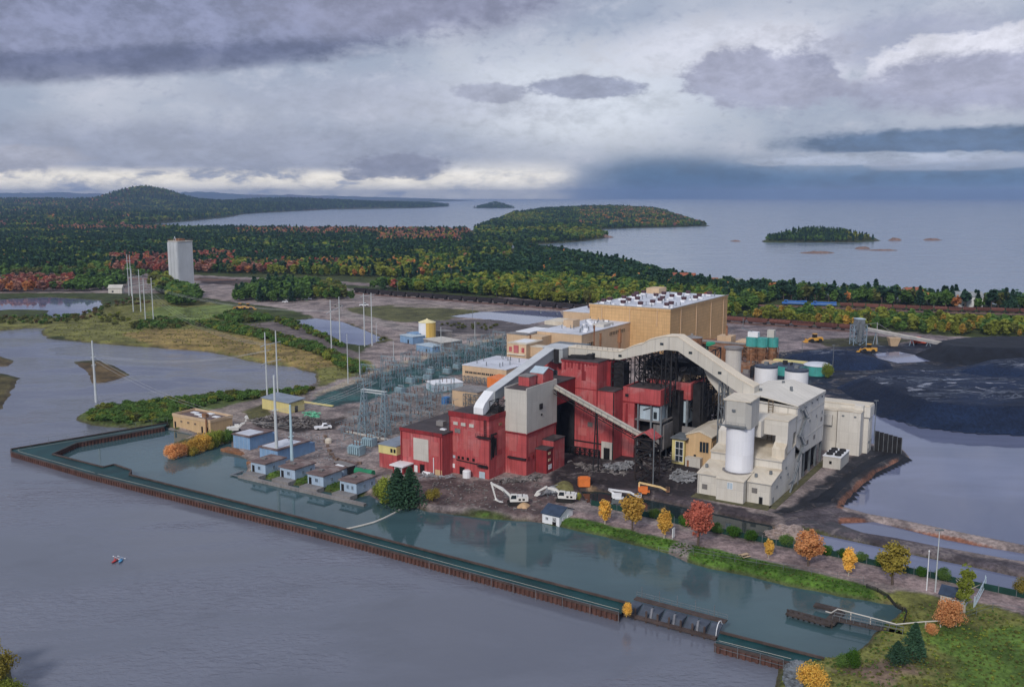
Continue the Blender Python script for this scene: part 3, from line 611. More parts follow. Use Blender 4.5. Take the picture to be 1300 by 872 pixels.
# ---- coal bunker tower, cream above red
t = Thing('bunker_tower', 'square tower with blank cream upper half over red base', 'tower', (7.9, 9.6, Z0))
t.part('lower_wall', MB().box(-.1, 7.9, 9.6, 28.4, Z0, 15.1), M_RED); t.part('upper_wall', MB().box(-.3, 8.1, 9.4, 28.6, 15.11, 29.2), M_GREYW)
t.part('roof', MB().box(.1, 7.7, 9.8, 28.2, 29.1, 29.35), M_DROOF); t.part('parapet', MB().box(-.3, .0, 9.4, 28.6, 29.21, 29.7).box(7.8, 8.1, 9.4, 28.6, 29.21, 30.0).box(0, 7.8, 28.3, 28.6, 29.21, 30), M_GREYW)
t.part('wall_vent', fbox('r', 8.1, 17.2, 18.9, 21.8, 23.6, .35), M_BLK); t.part('wall_pipe', fbox('r', 8.1, 18.2, 18.7, 19.6, 20.2, .3), M_BLK)
t.part('ledge', MB().box(1.2, 7.9, 8.6, 9.58, 6.8, 7.2), M_BLK)
for a, b in ((10.3, 11.3), (13, 14)): t.part('hopper_mouth', fbox('r', 7.9, a, b, 6.2, 7.6, .2), M_REDD)
t.part('penthouse', MB().box(1.2, 5.2, 15.5, 20.0, 29.36, 32.3), M_RED); t.part('penthouse_roof', MB().box(1.0, 5.4, 15.3, 20.2, 32.31, 32.6), M_CONC)
gb = MB().side([(21, 29.36), (27.6, 29.36), (27.6, 32.8), (24.3, 34.2), (21, 32.8)], 'u', 2.4, 7.2); pg = t.part('gable_house', gb, M_RED)
t.part('gable_roof', MB().side([(20.8, 32.82), (24.3, 34.3), (27.8, 32.82), (27.8, 33.1), (24.3, 34.6), (20.8, 33.1)], 'u', 2.2, 7.4), M_PALEB, pg)
# ---- red annex at its foot
t = Thing('red_annex', 'small two step red annex at the foot of the cream and red tower', 'building', (12.2, 15, Z0))
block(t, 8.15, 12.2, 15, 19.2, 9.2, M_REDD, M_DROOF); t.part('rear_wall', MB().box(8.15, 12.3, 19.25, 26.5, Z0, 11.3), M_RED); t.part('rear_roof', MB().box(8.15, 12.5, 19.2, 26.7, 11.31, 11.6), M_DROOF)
t.part('loading_door', fbox('r', 12.2, 16.2, 18.2, 2.6, 4.2, .08), M_WHITE)
for z in (5.4, 7.6): t.part('wall_vent', fbox('r', 12.2, 16, 17.4, z, z + .8, .15), M_TAN2)
# ---- the main red boiler house
t = Thing('boiler_house', 'largest red boiler house with stepped roofs and dark open bays', 'building', (23, 41.5, Z0))
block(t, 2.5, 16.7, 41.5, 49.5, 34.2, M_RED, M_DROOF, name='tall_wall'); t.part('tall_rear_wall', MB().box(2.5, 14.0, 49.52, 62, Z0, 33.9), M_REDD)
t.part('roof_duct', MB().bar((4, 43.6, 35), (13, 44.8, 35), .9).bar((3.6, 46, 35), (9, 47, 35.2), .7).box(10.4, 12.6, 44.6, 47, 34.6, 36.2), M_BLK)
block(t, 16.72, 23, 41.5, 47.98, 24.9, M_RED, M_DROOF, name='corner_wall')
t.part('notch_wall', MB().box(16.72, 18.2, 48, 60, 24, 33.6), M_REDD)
tw = MB().box(19.2, 22.6, 48.4, 53.6, 1.5, 33.4); lattice(tw, 18.6, 23, 48.1, 54, 25.3, 34.6, 4, .25, .2); t.part('black_shaft', tw, M_BLK)
t.part('bay_wall', MB().box(23.02, 27.4, 48, 61, Z0, 20.4), M_RED); t.part('bay_fascia', MB().box(23.02, 36.9, 47.9, 48.6, 20.42, 25.8).box(36.2, 36.9, 48.62, 61, 20.42, 25.8).box(23.02, 23.6, 48.62, 61, 20.42, 25.8), M_RED)
t.part('bay_roof', MB().box(23.62, 36.18, 48.62, 61, 25.0, 25.4), M_DROOF)
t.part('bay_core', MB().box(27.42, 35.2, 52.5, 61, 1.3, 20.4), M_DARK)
for z in (4.8, 9.6, 14.6): t.part('floor_slab', MB().box(27.42, 37.4, 48.4, 61, z, z + .45), M_CONC)
for a in (28.4, 33.2, 36.8): t.part('column', MB().box(a, a + .55, 48.1, 48.6, 1.3, 20.4), M_STEEL)
for b in (54, 60.2): t.part('column', MB().box(36.4, 36.9, b, b + .5, 1.3, 20.4), M_STEEL)
cr = t.part('control_room', MB().box(28.9, 35.9, 49.2, 55, 15.06, 19.8), M_PALEB); t.part('control_room_window', fbox('f', 49.2, 34, 35.2, 15.6, 18, .1), M_GLASS, cr)
t.part('pipe_brace', MB().bar((30.2, 49, 18.3), (33, 49, 19.4), .3), M_BLK, cr)
t.part('low_concrete_wall', MB().box(33.6, 37.6, 50, 58.5, 5.3, 13.6), M_CONC); t.part('black_flank', MB().box(35.4, 36.9, 55.5, 60.9, 12, 20.4), M_BLK)  # flank is a near black box in the open bay
t.part('wall_stain', fbox('f', 48, 24.1, 25.0, 12.5, 20, .03), M_REDD); t.part('wall_box', fbox('f', 48, 24, 25.2, 22.4, 23.4, .3), M_BLK)
t.part('rear_bay_fascia', MB().box(26, 42.4, 61.02, 62, 20.8, 26.6).box(41.4, 42.4, 62.02, 74, 20.8, 26.6), M_RED); t.part('rear_bay_roof', MB().box(26, 41.38, 62.02, 74, 25.6, 26.0), M_DROOF)
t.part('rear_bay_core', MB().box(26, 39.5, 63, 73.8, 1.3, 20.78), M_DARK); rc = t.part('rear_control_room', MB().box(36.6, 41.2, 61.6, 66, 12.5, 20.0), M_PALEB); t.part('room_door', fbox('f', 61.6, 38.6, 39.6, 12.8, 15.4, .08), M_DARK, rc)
t.part('rear_column', MB().box(40.6, 41.3, 61.3, 62, 1.3, 20.8), M_STEEL); t.part('black_duct', MB().box(42.6, 45.4, 62.4, 68.5, 6, 26.2), M_BLK); t.part('black_duct', MB().box(37.0, 39.8, 57.5, 61.0, 9.5, 24), M_BLK)
t.part('grey_lower_wall', MB().box(38, 45.2, 60.2, 61, 1.3, 11.5), M_CONC); t.part('dark_flank', MB().box(42.42, 44.5, 68.6, 76, 1.3, 22), M_BLK)
dr = t.part('yard_door_surround', fbox('f', 41.5, 18.6, 22.6, 1.3, 7.4, .5), M_GREYW); t.part('yard_door', fbox('f', 40.98, 19.5, 21.8, 1.3, 5.4, .04), M_DARK, dr)
t.part('base_pipe_rack', lattice(MB(), 3, 18, 40.2, 41.0, 1.3, 4.2, 2, .2, .16, nu=8), M_BLK)
t.part('link_wall', MB().box(.2, 8.0, 29.0, 41.4, 21, 28.2), M_REDD); t.part('link_roof', MB().box(.1, 8.1, 28.9, 41.45, 28.21, 28.5), M_DROOF); t.part('void_shade_wall', MB().box(.4, 2.4, 29.2, 49, Z0, 21), M_DARK); t.part('void_shade_slab', MB().box(2.4, 7.9, 40.9, 41.4, 1.2, 21), M_BLK)  # dark wall and slab paint the shade of the void under the link
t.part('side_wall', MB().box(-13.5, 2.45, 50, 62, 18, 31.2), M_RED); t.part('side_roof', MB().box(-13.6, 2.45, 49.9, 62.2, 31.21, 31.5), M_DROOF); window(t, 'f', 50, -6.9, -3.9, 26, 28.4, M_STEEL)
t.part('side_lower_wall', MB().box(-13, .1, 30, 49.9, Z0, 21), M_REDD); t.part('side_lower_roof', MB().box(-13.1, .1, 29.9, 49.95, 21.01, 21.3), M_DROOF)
t.part('crown_roof_unit', MB().box(-7, 1.5, 52, 57, 31.5, 34.2), M_BLK)
for k in range(9): t.part('soot_streak', fbox('f', 41.5, 3.6 + k * 1.4 + RN.uniform(-.3, .3), 4.1 + k * 1.4 + RN.uniform(-.2, .4), 33.9 - RN.uniform(.8, 3.4), 34.15, .025), M_REDD)
# ---- black boiler steelwork behind it
t = Thing('boiler_steelwork', 'open black steel frame with ducts and platforms behind the red bays', 'steelwork', (24, 62, Z0))
t.part('steel_frame', lattice(MB(), 22, 46, 63, 79, 14, 37, 6, .35, .24, nu=5, nv=3), M_BLK)
t.part('steel_frame', lattice(MB(), 24, 34, 55, 62.5, 25.6, 35.5, 3, .3, .22, nu=3, nv=2), M_BLK)
t.part('platform', MB().box(22, 46, 63, 79, 29.4, 29.6).box(26, 40, 63, 75, 33.2, 33.4), M_BLK)
t.part('duct', MB().bar((24, 66, 31), (44, 67, 33.5), 3.2, n=10).bar((30, 70, 27), (30, 70, 37), 3, n=10), M_BLK); t.part('duct', MB().bar((36, 64, 26), (38, 71, 36), 2.2, n=8), M_CONC)
t.part('boiler_casing', MB().box(27, 33, 66, 76, 14, 31), M_CONC); t.part('boiler_casing', MB().box(34.4, 38, 66, 76, 14, 28.5), M_TAN2)
# ---- coal gallery over the roofs
t = Thing('roof_gallery', 'long pale enclosed conveyor gallery humped over the red roofs down to the cream building', 'conveyor', (2, 50, 33))
top = [(0.5, 33.6, 37.1), (14, 34.2, 37.1), (20.6, 34.5, 37.2), (23.5, 35.4, 38.6), (26.2, 36.2, 39.9), (28.8, 36.9, 40.5), (31.6, 37.8, 42.3), (37.4, 39.4, 43.9), (41.7, 39.4, 44.1), (46, 37.0, 41.6), (53, 33.2, 37.7), (62.5, 27.8, 32.3), (68.0, 25.0, 29.9)]
t.part('casing', MB().seg([(u, 50, 55, a, b) for u, a, b in top]), M_GAL)
t.part('roof', MB().seg([(u, 49.8, 55.2, b + .03, b + .33) for u, a, b in top]), M_GALR)
t.part('joint', MB().box(38.0, 38.5, 49.86, 55.1, 39.6, 44.0), M_GREYW)
t.part('branch_casing', MB().seg([(49, 55.3, 58.6, 33, 36), (50.5, 55.3, 58.6, 30, 35), (57, 55.3, 58.6, 22.8, 27.2), (62, 55.3, 58.6, 18, 22)]), M_GAL)
t.part('branch_roof', MB().seg([(50.5, 55.1, 58.8, 35.03, 35.3), (57, 55.1, 58.8, 27.23, 27.5), (62, 55.1, 58.8, 22.03, 22.3)]), M_GALR)
t.part('trestle', lattice(MB(), 37.4, 39.4, 50.6, 54.4, 20, 39.4, 6, .35, .2), M_BLK)
t.part('trestle', lattice(MB(), 56, 58, 51, 54, 1.4, 30.5, 7, .35, .2), M_STEEL)
rl = MB(); rail(rl, [(4, 49.7), (14, 49.7), (20, 49.7)], 37.4); t.part('handrail', rl, M_BLK); t.part('grey_fan_house', MB().box(-12, 1, 58, 66, 31.5, 36.2), M_STEEL)
t.part('roof_stack', MB().bar((9.5, 57, 36), (9.5, 57, 42), .8, n=8), M_RUST); t.part('roof_stack', MB().bar((16.5, 58, 36), (16.5, 58, 44), .9, n=8).bar((16.5, 58, 39), (16.5, 58, 42.5), 1.6, n=8), M_RUST)
# ---- rising gallery from the red building
t = Thing('rising_gallery', 'straight grey enclosed conveyor climbing from the red roof to the transfer box', 'conveyor', (-5, 6, 22))
def vseg(path, u0, u1, dz0=0, dz1=0):
    m = MB(); sec = [(v, a + dz0, b + dz1) for v, a, b in path]; vs = []
    for v, a, b in sec: vs += [(u0, v, a), (u1, v, a), (u1, v, b), (u0, v, b)]
    n = len(sec); fs = [(0, 1, 2, 3), tuple(4 * (n - 1) + i for i in (3, 2, 1, 0))]
    for k in range(n - 1):
        for i in range(4): fs.append((4 * k + i, 4 * k + (i + 1) % 4, 4 * k + 4 + (i + 1) % 4, 4 * k + 4 + i))
    return m.add(vs, fs)
pth = [(8.2, 24.2, 27.9), (46, 33.2, 36.6)]; M_GALG = mat('grey_gallery', (.36, .39, .41), .65, .08, .2, ((.25, .25, .25), .3), (2.6, 40, .2)); M_GALT = mat('grey_gallery_roof', (.50, .53, .56), .6, .08, .2)
t.part('casing', vseg(pth, -6.6, -3.2), M_GALG); t.part('roof', vseg([(v, b + .02, b + .3) for v, a, b in pth], -6.8, -3.0), M_GALT)
t.part('head_chute', vseg([(2.0, 21.5, 23.6), (3.2, 21.5, 25.0), (8.15, 24.2, 28.0)], -7.2, -3.6), M_WHITE)
t.part('support', lattice(MB(), -6.2, -3.6, 8.4, 10.4, 21.4, 24.4, 2, .25, .18), M_BLK)
t.part('support', lattice(MB(), -6.2, -3.6, 26, 28, 21.3, 28.6, 3, .3, .2), M_BLK); t.part('drive_unit', lattice(MB().box(-2.8, -.6, 6, 9, 21.4, 23.4), -3, 0, 5, 10, 21.4, 25.5, 2, .2, .16), M_BLK)
t = Thing('transfer_box', 'pale blue grey conveyor transfer box on the red roof', 'conveyor', (-4, 46, 30))
t.part('casing', MB().box(-7.6, .3, 46.1, 55, 32.0, 36.8), M_GALG); t.part('roof', MB().box(-8, .4, 45.8, 55.4, 36.81, 37.2), M_GALT); t.part('throat', MB().box(-3.0, -1.2, 45.7, 46.08, 31.6, 36.6), M_BLK)
# ---- diagonal belt and its tower
t = Thing('diagonal_belt', 'open diagonal belt conveyor running down the red wall to a steel tower', 'conveyor', (7, 26.5, 27))
a_, b_ = Vector((8.3, 27, 27.2)), Vector((40.2, 25.4, 15.6))
t.part('belt_housing', MB().bar(a_ + Vector((0, 0, .5)), b_ + Vector((0, 0, .5)), 1.3), mat('dusty_belt_cover', (.46, .43, .38), .8, .15, .4)); tr_ = MB()
for dv in (-.9, .9):
    tr_.bar(a_ + Vector((0, dv, -1.6)), b_ + Vector((0, dv, -1.6)), .22); tr_.bar(a_ + Vector((0, dv, -.2)), b_ + Vector((0, dv, -.2)), .22)
    for k in range(18): p, q = k / 18, (k + 1) / 18; tr_.bar(a_.lerp(b_, p) + Vector((0, dv, -1.6 if k % 2 else -.2)), a_.lerp(b_, q) + Vector((0, dv, -.2 if k % 2 else -1.6)), .13)
t.part('truss', tr_, M_BLK); t.part('trestle', MB().bar((23.2, 26.2, 1.4), (23.8, 26.6, 21), .3).bar((25.2, 26.2, 1.4), (24.2, 26.6, 21), .3).bar((23.4, 26.2, 8), (24.9, 26.2, 8), .2).bar((23.6, 26.2, 14), (24.6, 26.2, 14), .2), M_BLK)
wk = MB(); 
for k in range(15): p = a_.lerp(b_, k / 14) + Vector((0, -1, .2)); wk.bar(p, p + Vector((0, 0, 1)), .07)
wk.bar(a_ + Vector((0, -1, 1.2)), b_ + Vector((0, -1, 1.2)), .07); t.part('handrail', wk, M_STEEL)
t = Thing('transfer_tower', 'black lattice steel tower under a small red gable roof', 'tower', (39.5, 23.5, Z0))
t.part('frame', lattice(MB(), 39.6, 45.6, 23.3, 28.2, 1.3, 15.4, 5, .4, .3), mat('brown_black_steel', (.035, .026, .026), .8, .3, .5)); t.part('floor', MB().box(39.3, 46, 23, 28.5, 11.8, 12.05), M_BLK)
rl = MB(); rail(rl, [(39.3, 23), (46, 23), (46, 28.5)], 12.05); t.part('handrail', rl, M_BLK); t.part('chute', MB().box(41, 44, 24.6, 27, 12.06, 15), M_BLK)
t.part('gable_roof', MB().side([(39.2, 15.5), (42.6, 17.6), (46, 15.5), (46, 15.75), (42.6, 17.9), (39.2, 15.75)], 'v', 22.9, 28.6), M_RED); t.part('corner_pole', MB().bar((45.9, 23, 1.3), (45.9, 23, 19.5), .28), M_STEEL)
t.part('stair', MB().bar((39.9, 22.7, 1.4), (45, 22.7, 5), .5).bar((45, 22.7, 5), (39.9, 22.7, 8.6), .5).bar((39.9, 22.7, 8.6), (45, 22.7, 12), .5), M_BLK)
# ---- sand coloured crusher house
t = Thing('crusher_house', 'sand coloured gabled house with big dark windows between the red bays and cream building', 'building', (45.5, 49, Z0))
t.part('wall', MB().side([(45.6, Z0), (54.4, Z0), (54.4, 11.6), (50.2, 13.1), (45.6, 11.6)], 'v', 50, 71), M_TAN3)
t.part('roof', MB().side([(45.3, 11.5), (50.2, 13.15), (54.7, 11.5), (54.7, 11.85), (50.2, 13.5), (45.3, 11.85)], 'v', 49.7, 71.2), M_CREAMR)
window(t, 'f', 50, 50.3, 53.6, 6.2, 10, M_TAN3, bars=2); window(t, 'r', 54.4, 51, 58, 6.0, 9.8, M_TAN3, bars=4); window(t, 'r', 54.4, 60, 68, 6.0, 9.8, M_TAN3, bars=4); t.part('vent', fbox('f', 50, 48.4, 49.2, 4.4, 5.2, .15), M_BLK)
t.part('front_wall', MB().box(41.2, 45.58, 48.6, 56, Z0, 10.2), M_YEL); t.part('front_roof', MB().box(40.8, 46.6, 47.6, 56.2, 10.21, 10.5), M_STEEL); window(t, 'f', 48.6, 42.4, 45.2, 2.4, 9.3, M_WHITE, bars=1)
for z in (4.4, 6.8): t.part('window_sill', fbox('f', 48.46, 42.4, 45.2, z, z + .15, .1), M_WHITE)
t.part('porch', MB().box(46.4, 51.6, 47.6, 49.9, Z0, 4.6), M_GREYW); t.part('porch_door', fbox('f', 47.6, 47, 47.7, 1.4, 3.6, .08), M_RUST)
# ---- big cream scrubber building
t = Thing('scrubber_building', 'large stepped cream industrial building with sloping tiers and tall rear block', 'building', (83, 22.2, Z0))
def tier(prof, u0, u1, name='tier_wall', m=M_CREAM): return t.part(name, MB().side(prof, 'u', u0, u1), m)
def tier_roof(v0, z0, v1, z1, u0, u1, ov=.2): t.part('tier_roof', MB().hexa([(u0 - ov, v0 - .3, z0 + .03), (u1 + ov, v0 - .3, z0 + .03), (u1 + ov, v1, z1 + .03), (u0 - ov, v1, z1 + .03)], [(u0 - ov, v0 - .3, z0 + .3), (u1 + ov, v0 - .3, z0 + .3), (u1 + ov, v1, z1 + .3), (u0 - ov, v1, z1 + .3)]), M_CREAMR)
tier([(22.2, Z0), (32.2, Z0), (32.2, 9.6), (22.2, 7.7)], 60.7, 67.4, 'left_bay_wall'); tier_roof(22.2, 7.7, 32.2, 9.6, 60.7, 67.2)
tier([(19.4, Z0), (32.2, Z0), (32.2, 9.4), (19.4, 8.0)], 67.6, 75.8, 'middle_bay_wall'); tier_roof(19.4, 8.0, 32.2, 9.4, 67.6, 75.8)
tier([(22.2, Z0), (32.2, Z0), (32.2, 9.6), (22.2, 7.7)], 76.0, 83, 'right_bay_wall'); tier_roof(22.2, 7.7, 32.2, 9.6, 76.2, 83)
tier([(32.22, Z0), (45.8, Z0), (45.8, 14.6), (32.22, 12.2)], 60.9, 82.9, 'second_tier_wall'); tier_roof(32.22, 12.2, 45.8, 14.6, 60.9, 82.9)
t.part('left_upper_wall', MB().side([(38, 13), (46, 13), (46, 21), (38, 17.7)], 'u', 61, 66.6), M_CREAM)
t.part('tall_wall', MB().add([(64, 45.9, 14), (83, 45.9, 14), (83, 54.5, 9.6), (83, 78, 8.8), (64, 78, 9), (64, 45.9, 27.2), (83, 45.9, 26.2), (83, 78, 25.4), (64, 78, 26.6)],
    [(0, 1, 6, 5), (1, 2, 3, 7, 6), (3, 4, 8, 7), (4, 0, 5, 8), (0, 4, 3, 2, 1)]), M_CREAM)
rg = [(63.7, 45.6, 27.3), (72, 45.6, 28.1), (83.3, 45.6, 26.3), (83.3, 78.3, 25.5), (72, 78.3, 28.0), (63.7, 78.3, 26.8)]
t.part('tall_roof', MB().add([(a, b, c) for a, b, c in rg] + [(a, b, c + .35) for a, b, c in rg], [(0, 1, 7, 6), (1, 2, 8, 7), (2, 3, 9, 8), (3, 4, 10, 9), (4, 5, 11, 10), (5, 0, 6, 11), (6, 7, 10, 11), (7, 8, 9, 10), (0, 5, 4, 1), (1, 4, 3, 2)]), mat('pale_cream_roof', (.68, .65, .59), .7, .06, .08, None, (1.2, 90, .1)))
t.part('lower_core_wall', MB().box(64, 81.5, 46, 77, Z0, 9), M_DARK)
for b in (57, 64, 71, 77.4): t.part('leg', MB().box(82.2, 82.9, b - .35, b + .35, 1.3, 9.6), M_STEEL)
t.part('side_lean_to', MB().box(79, 82.8, 45.82, 54.4, Z0, 9.5), M_CREAM)
t.part('seam_belt', MB().box(83.0, 83.1, 46, 77.9, 21.6, 21.9).box(64.2, 83.1, 45.72, 45.88, 21.6, 21.9).box(83.0, 83.1, 56, 77.9, 14.2, 14.45), M_GREYW)
for b in (49, 55, 62, 68, 74): t.part('roof_light', fbox('r', 83, b, b + .7, 24.2, 24.7, .3), M_STEEL)
for b in (60, 68, 75): t.part('side_vent', fbox('r', 83, b, b + .9, 18.6, 19.4, .2), M_STEEL)
t.part('wall_ladder', lattice(MB(), 74.2, 75.6, 45.0, 45.7, 14.6, 27.5, 12, .12, .1, diag=False), mat('brown_ladder', (.22, .17, .12), .8))
st = MB()
for a, b in (((46.5, 9), (52, 13)), ((52, 13), (47.5, 17)), ((47.5, 17), (54, 21.4)), ((54, 21.4), (49.5, 24.8))): st.bar((83.7, a[0], a[1]), (83.7, b[0], b[1]), .5); st.bar((84.2, a[0], a[1] + 1), (84.2, b[0], b[1] + 1), .1)
for b, z in ((52, 13), (47.5, 17), (54, 21.2)): st.box(83.1, 84.5, b - 1, b + 1, z, z + .15)
st.bar((84, 46.5, 1.4), (84, 46.5, 9.2), .2).bar((84.2, 37.5, 1.4), (84.2, 46.5, 9), .5).bar((84.2, 36, 4.5), (84.2, 41, 4.5), .3).bar((84.3, 38.5, 5.6), (84.3, 47, 13.6), .12)
t.part('outside_stair', st, M_STEEL)
sl_ = t.part('silo', MB().lathe(71.3, 28.2, [(8.4, 4.3), (9.0, 4.3), (9.01, 4.1), (22.3, 4.1), (22.31, 3.9)], 28), mat('white_silo', (.78, .80, .86), .5, .03, .1, ((.62, .62, .64), .2), (7, 4.4, .10)))
t.part('silo_base', MB().lathe(71.3, 28.2, [(8.4, 4.9), (9.1, 4.9), (9.11, 4.4)], 28), M_CONC, sl_)
t.part('silo_head', MB().prism([(67.5, 25), (68.2, 24.3), (73.8, 24.3), (75.2, 26), (75.2, 33), (67.5, 33)], 22.4, 30.6), mat('grey_cream_cladding', (.50, .49, .46), .7, .07, .1, ((.38, .35, .3), .3), (2.4, 3.6, .18)))
t.part('silo_head_roof', MB().hexa([(67.2, 24.1, 30.62), (75.5, 24.1, 30.62), (75.5, 33.3, 30.9), (67.2, 33.3, 30.9)], [(67.2, 24.1, 30.95), (75.5, 24.1, 30.95), (75.5, 33.3, 31.25), (67.2, 33.3, 31.25)]), M_CREAMR)
gw = MB().box(66, 74.6, 22.6, 23.85, 23.2, 23.4); rail(gw, [(66, 22.6), (74.6, 22.6)], 23.4); t.part('gantry_walk', gw, M_STEEL); t.part('head_lamp', fbox('f', 23.9, 70, 71, 27.6, 28.2, .3), M_STEEL)
t.part('duct', MB().box(76.02, 83.2, 36, 44.5, 19.0, 23.6), M_CREAM); t.part('rear_duct', MB().box(67, 76, 33.02, 45.88, 18.5, 23.4), M_CREAM); t.part('duct_roof', MB().box(76.02, 83.4, 35.8, 45.6, 23.61, 23.9), M_CREAMR)
t.part('duct_drop', MB().hexa([(79.6, 35.4, 13.6), (83.2, 35.4, 13.6), (83.2, 41, 14.2), (79.6, 41, 14.2)], [(79.6, 36.02, 19), (83.2, 36.02, 19), (83.2, 42, 19), (79.6, 42, 19)]), M_CREAM)
t.part('duct_hood', MB().side([(33.6, 12.6), (36.2, 13), (36.2, 17.2), (33.6, 15.6)], 'u', 79.4, 83.2), M_CREAMR)
for a, b, z in ((62, 26, 8.9), (77.6, 25, 8.6), (81, 28, 9.2)): t.part('roof_vent', MB().cyl(a, b, z, z + 1.0, .45), M_STEEL)
t.part('front_window', frame('f', 19.4, 70.9, 72.6, 5.4, 7.4, .1, .12, 1), M_WHITE); t.part('front_pane', fbox('f', 19.4, 71, 72.5, 5.5, 7.3, .05), M_PALEB)
door(t, 'f', 22.2, 79.7, 80.6, 3.6, M_DARK, M_STEEL); t.part('side_door', fbox('r', 83, 24, 25, 1.4, 3.4, .08), M_STEEL)
for b, z in ((27, 5.5), (30.5, 7.5), (36, 9), (38, 6.5)): t.part('side_vent', fbox('r', 83, b, b + .8, z, z + .7, .25), M_STEEL)
t.part('plinth', MB().box(60.4, 83.6, 17.6, 22.1, 1.2, 1.62).box(83.1, 85.2, 20, 80, 1.2, 1.62), mat('mossy_plinth', (.10, .095, .05), .9, .3, .4))
# ---- second cream building
t = Thing('filter_building', 'narrow cream filter building behind the stepped one at the pond edge', 'building', (94.5, 90.9, Z0))
t.part('wall', MB().box(76, 93.9, 96, 102, Z0, 18.1), M_CREAM); t.part('roof', MB().box(75.8, 94.1, 95.8, 102.2, 18.11, 18.45), M_CREAMR)
t.part('front_tower_wall', MB().box(84.6, 92.3, 90.9, 95.98, Z0, 16.6), M_CREAM); t.part('front_tower_roof', MB().box(84.4, 92.5, 90.7, 95.98, 16.61, 16.9), M_CREAMR)
t.part('left_tower_wall', MB().box(76.5, 84, 92.6, 95.98, Z0, 16), M_CREAM); t.part('left_tower_roof', MB().box(76.5, 84, 92.4, 95.98, 16.01, 16.3), M_CREAMR)
t.part('corner_head', MB().box(92.4, 94.4, 95.2, 101.9, 14.4, 18.05).box(89.4, 92.38, 93.6, 95.7, 16.95, 18.6), M_CREAM); t.part('hopper_box', MB().box(79.4, 82.6, 91.2, 92.58, 11, 14.6), M_CREAM)
t.part('side_panel', fbox('r', 93.9, 97.4, 101, 3, 12.5, .12), M_CREAM)
for b in (97, 100.4): t.part('side_lamp', fbox('r', 93.9, b, b + .8, 5, 5.7, .3), M_STEEL)
for a in (86, 90): t.part('tower_lamp', fbox('f', 90.9, a, a + .8, 14.8, 15.3, .2), M_STEEL)
t = Thing('cooling_unit', 'low pale box with four dark fan mouths beside the cream building', 'machine', (91, 70, Z0))
t.part('body', MB().box(85.4, 91, 70.5, 82, Z0, 5.4), M_GREYW); t.part('top_frame', MB().box(85.2, 91.2, 70.3, 82.2, 5.41, 5.6), M_WHITE)
for a in (86.8, 89.5):
    for b in (73, 76.2, 79.4): t.part('fan_mouth', MB().cyl(a, b, 5.6, 6.2, 1.1, 1.1, 12), M_BLK)
t.part('small_window', fbox('f', 70.5, 87.4, 88.2, 3, 4, .08), M_DARK)
t = Thing('black_screen_fence', 'black panel screen fence by the cream building at the pond', 'fence', (94, 99, Z0))
for k in range(6): t.part('panel', MB().box(95.2 + k * 1.5, 96.6 + k * 1.5, 101.5, 101.7, 1.3, 8.6 - k * .25), M_BLK)
for k in range(7): t.part('post', MB().box(95.05 + k * 1.5, 95.2 + k * 1.5, 101.4, 101.8, 1.2, 8.7 - k * .25), M_STEEL)
# ---- tan turbine hall with its roof fans
t = Thing('turbine_hall', 'huge plain tan panelled hall with white roof full of fans', 'building', (-47, 253, Z0))
block(t, -98.2, -47, 253, 345.5, 26.6, M_TAN, M_WROOF)
t.part('parapet', MB().box(-98.5, -46.7, 252.7, 252.98, 25.8, 27.5).box(-46.98, -46.7, 252.7, 345.8, 25.8, 27.5), M_TAN)
t.part('penthouse', MB().box(-97, -88, 330, 342, 27, 30.4), M_TAN2); t.part('low_door', fbox('f', 253, -62, -59, 5, 8, .2), M_DARK)
f1 = MB().box(-1.5, 1.5, -1.5, 1.5, 0, 1.0); f2 = MB().lathe(0, 0, [(1.0, 1.5), (2.3, 1.8), (2.7, 1.7), (2.71, .2)], 8)
M_FAN = mat('maroon_fan', (.085, .045, .055), .7, .2, .6); base_me = f1.mesh('fan_curb', M_WHITE); fan_me = f2.mesh('roof_fan', M_FAN)
for i in range(7):
    for j in range(4):
        if RN.random() < .12: continue
        a = -93 + j * 12.5 + RN.uniform(-2.5, 2.5); b = 260 + i * 12.2 + RN.uniform(-2.5, 2.5)
        q = link('roof_fan', fan_me, t.o); q.location = (a + 47, b - 253, 27.05 - Z0); q2 = link('fan_curb', base_me, q)
vp = MB().cyl(0, 0, 0, 2.0, .22, .22, 6).mesh('vent_pipe', M_STEEL); bx = MB().box(-1.2, 1.2, -.7, .7, 0, .9).mesh('roof_box', M_WHITE)
t.parts('vent_pipe', [(RN.uniform(-96, -49), RN.uniform(255, 343), 27) for _ in range(26)], vp); t.parts('roof_box', [(RN.uniform(-96, -50), RN.uniform(256, 343), 27, RN.choice((0, 1.57))) for _ in range(18)], bx)
# ---- lower tan hall
t = Thing('tan_hall', 'lower tan hall with grey roof in front of the huge one', 'building', (-71.7, 194, Z0))
block(t, -98.9, -71.7, 194, 252.9, 17.9, M_TAN2, M_WROOF); t.part('penthouse', MB().box(-94, -88, 214, 222, 18.3, 22.2), M_TAN2)
for a in (-84, -82.3, -80.6): window(t, 'f', 194, a, a + 1.2, 10.6, 12.2, M_TAN2, bars=0)
window(t, 'r', -71.7, 226, 246, 13.4, 15.6, M_TAN2, bars=9); window(t, 'r', -71.7, 200, 208, 10.5, 13, M_TAN2, bars=3); t.part('louvre_tower', MB().box(-79, -73.5, 188.5, 193.9, 2, 13.4), M_CONC); t.part('dark_shaft', MB().box(-82, -79.2, 190, 193.9, 2, 13), M_BLK)
t.parts('vent_pipe', [(RN.uniform(-97, -73), RN.uniform(197, 250), 18.2) for _ in range(24)], vp); t.parts('roof_box', [(RN.uniform(-96, -74), RN.uniform(197, 250), 18.2, RN.choice((0, 1.57))) for _ in range(14)], bx); t.part('roof_screen', MB().box(-81, -74, 224, 236, 18.25, 19.8), M_GREYW)
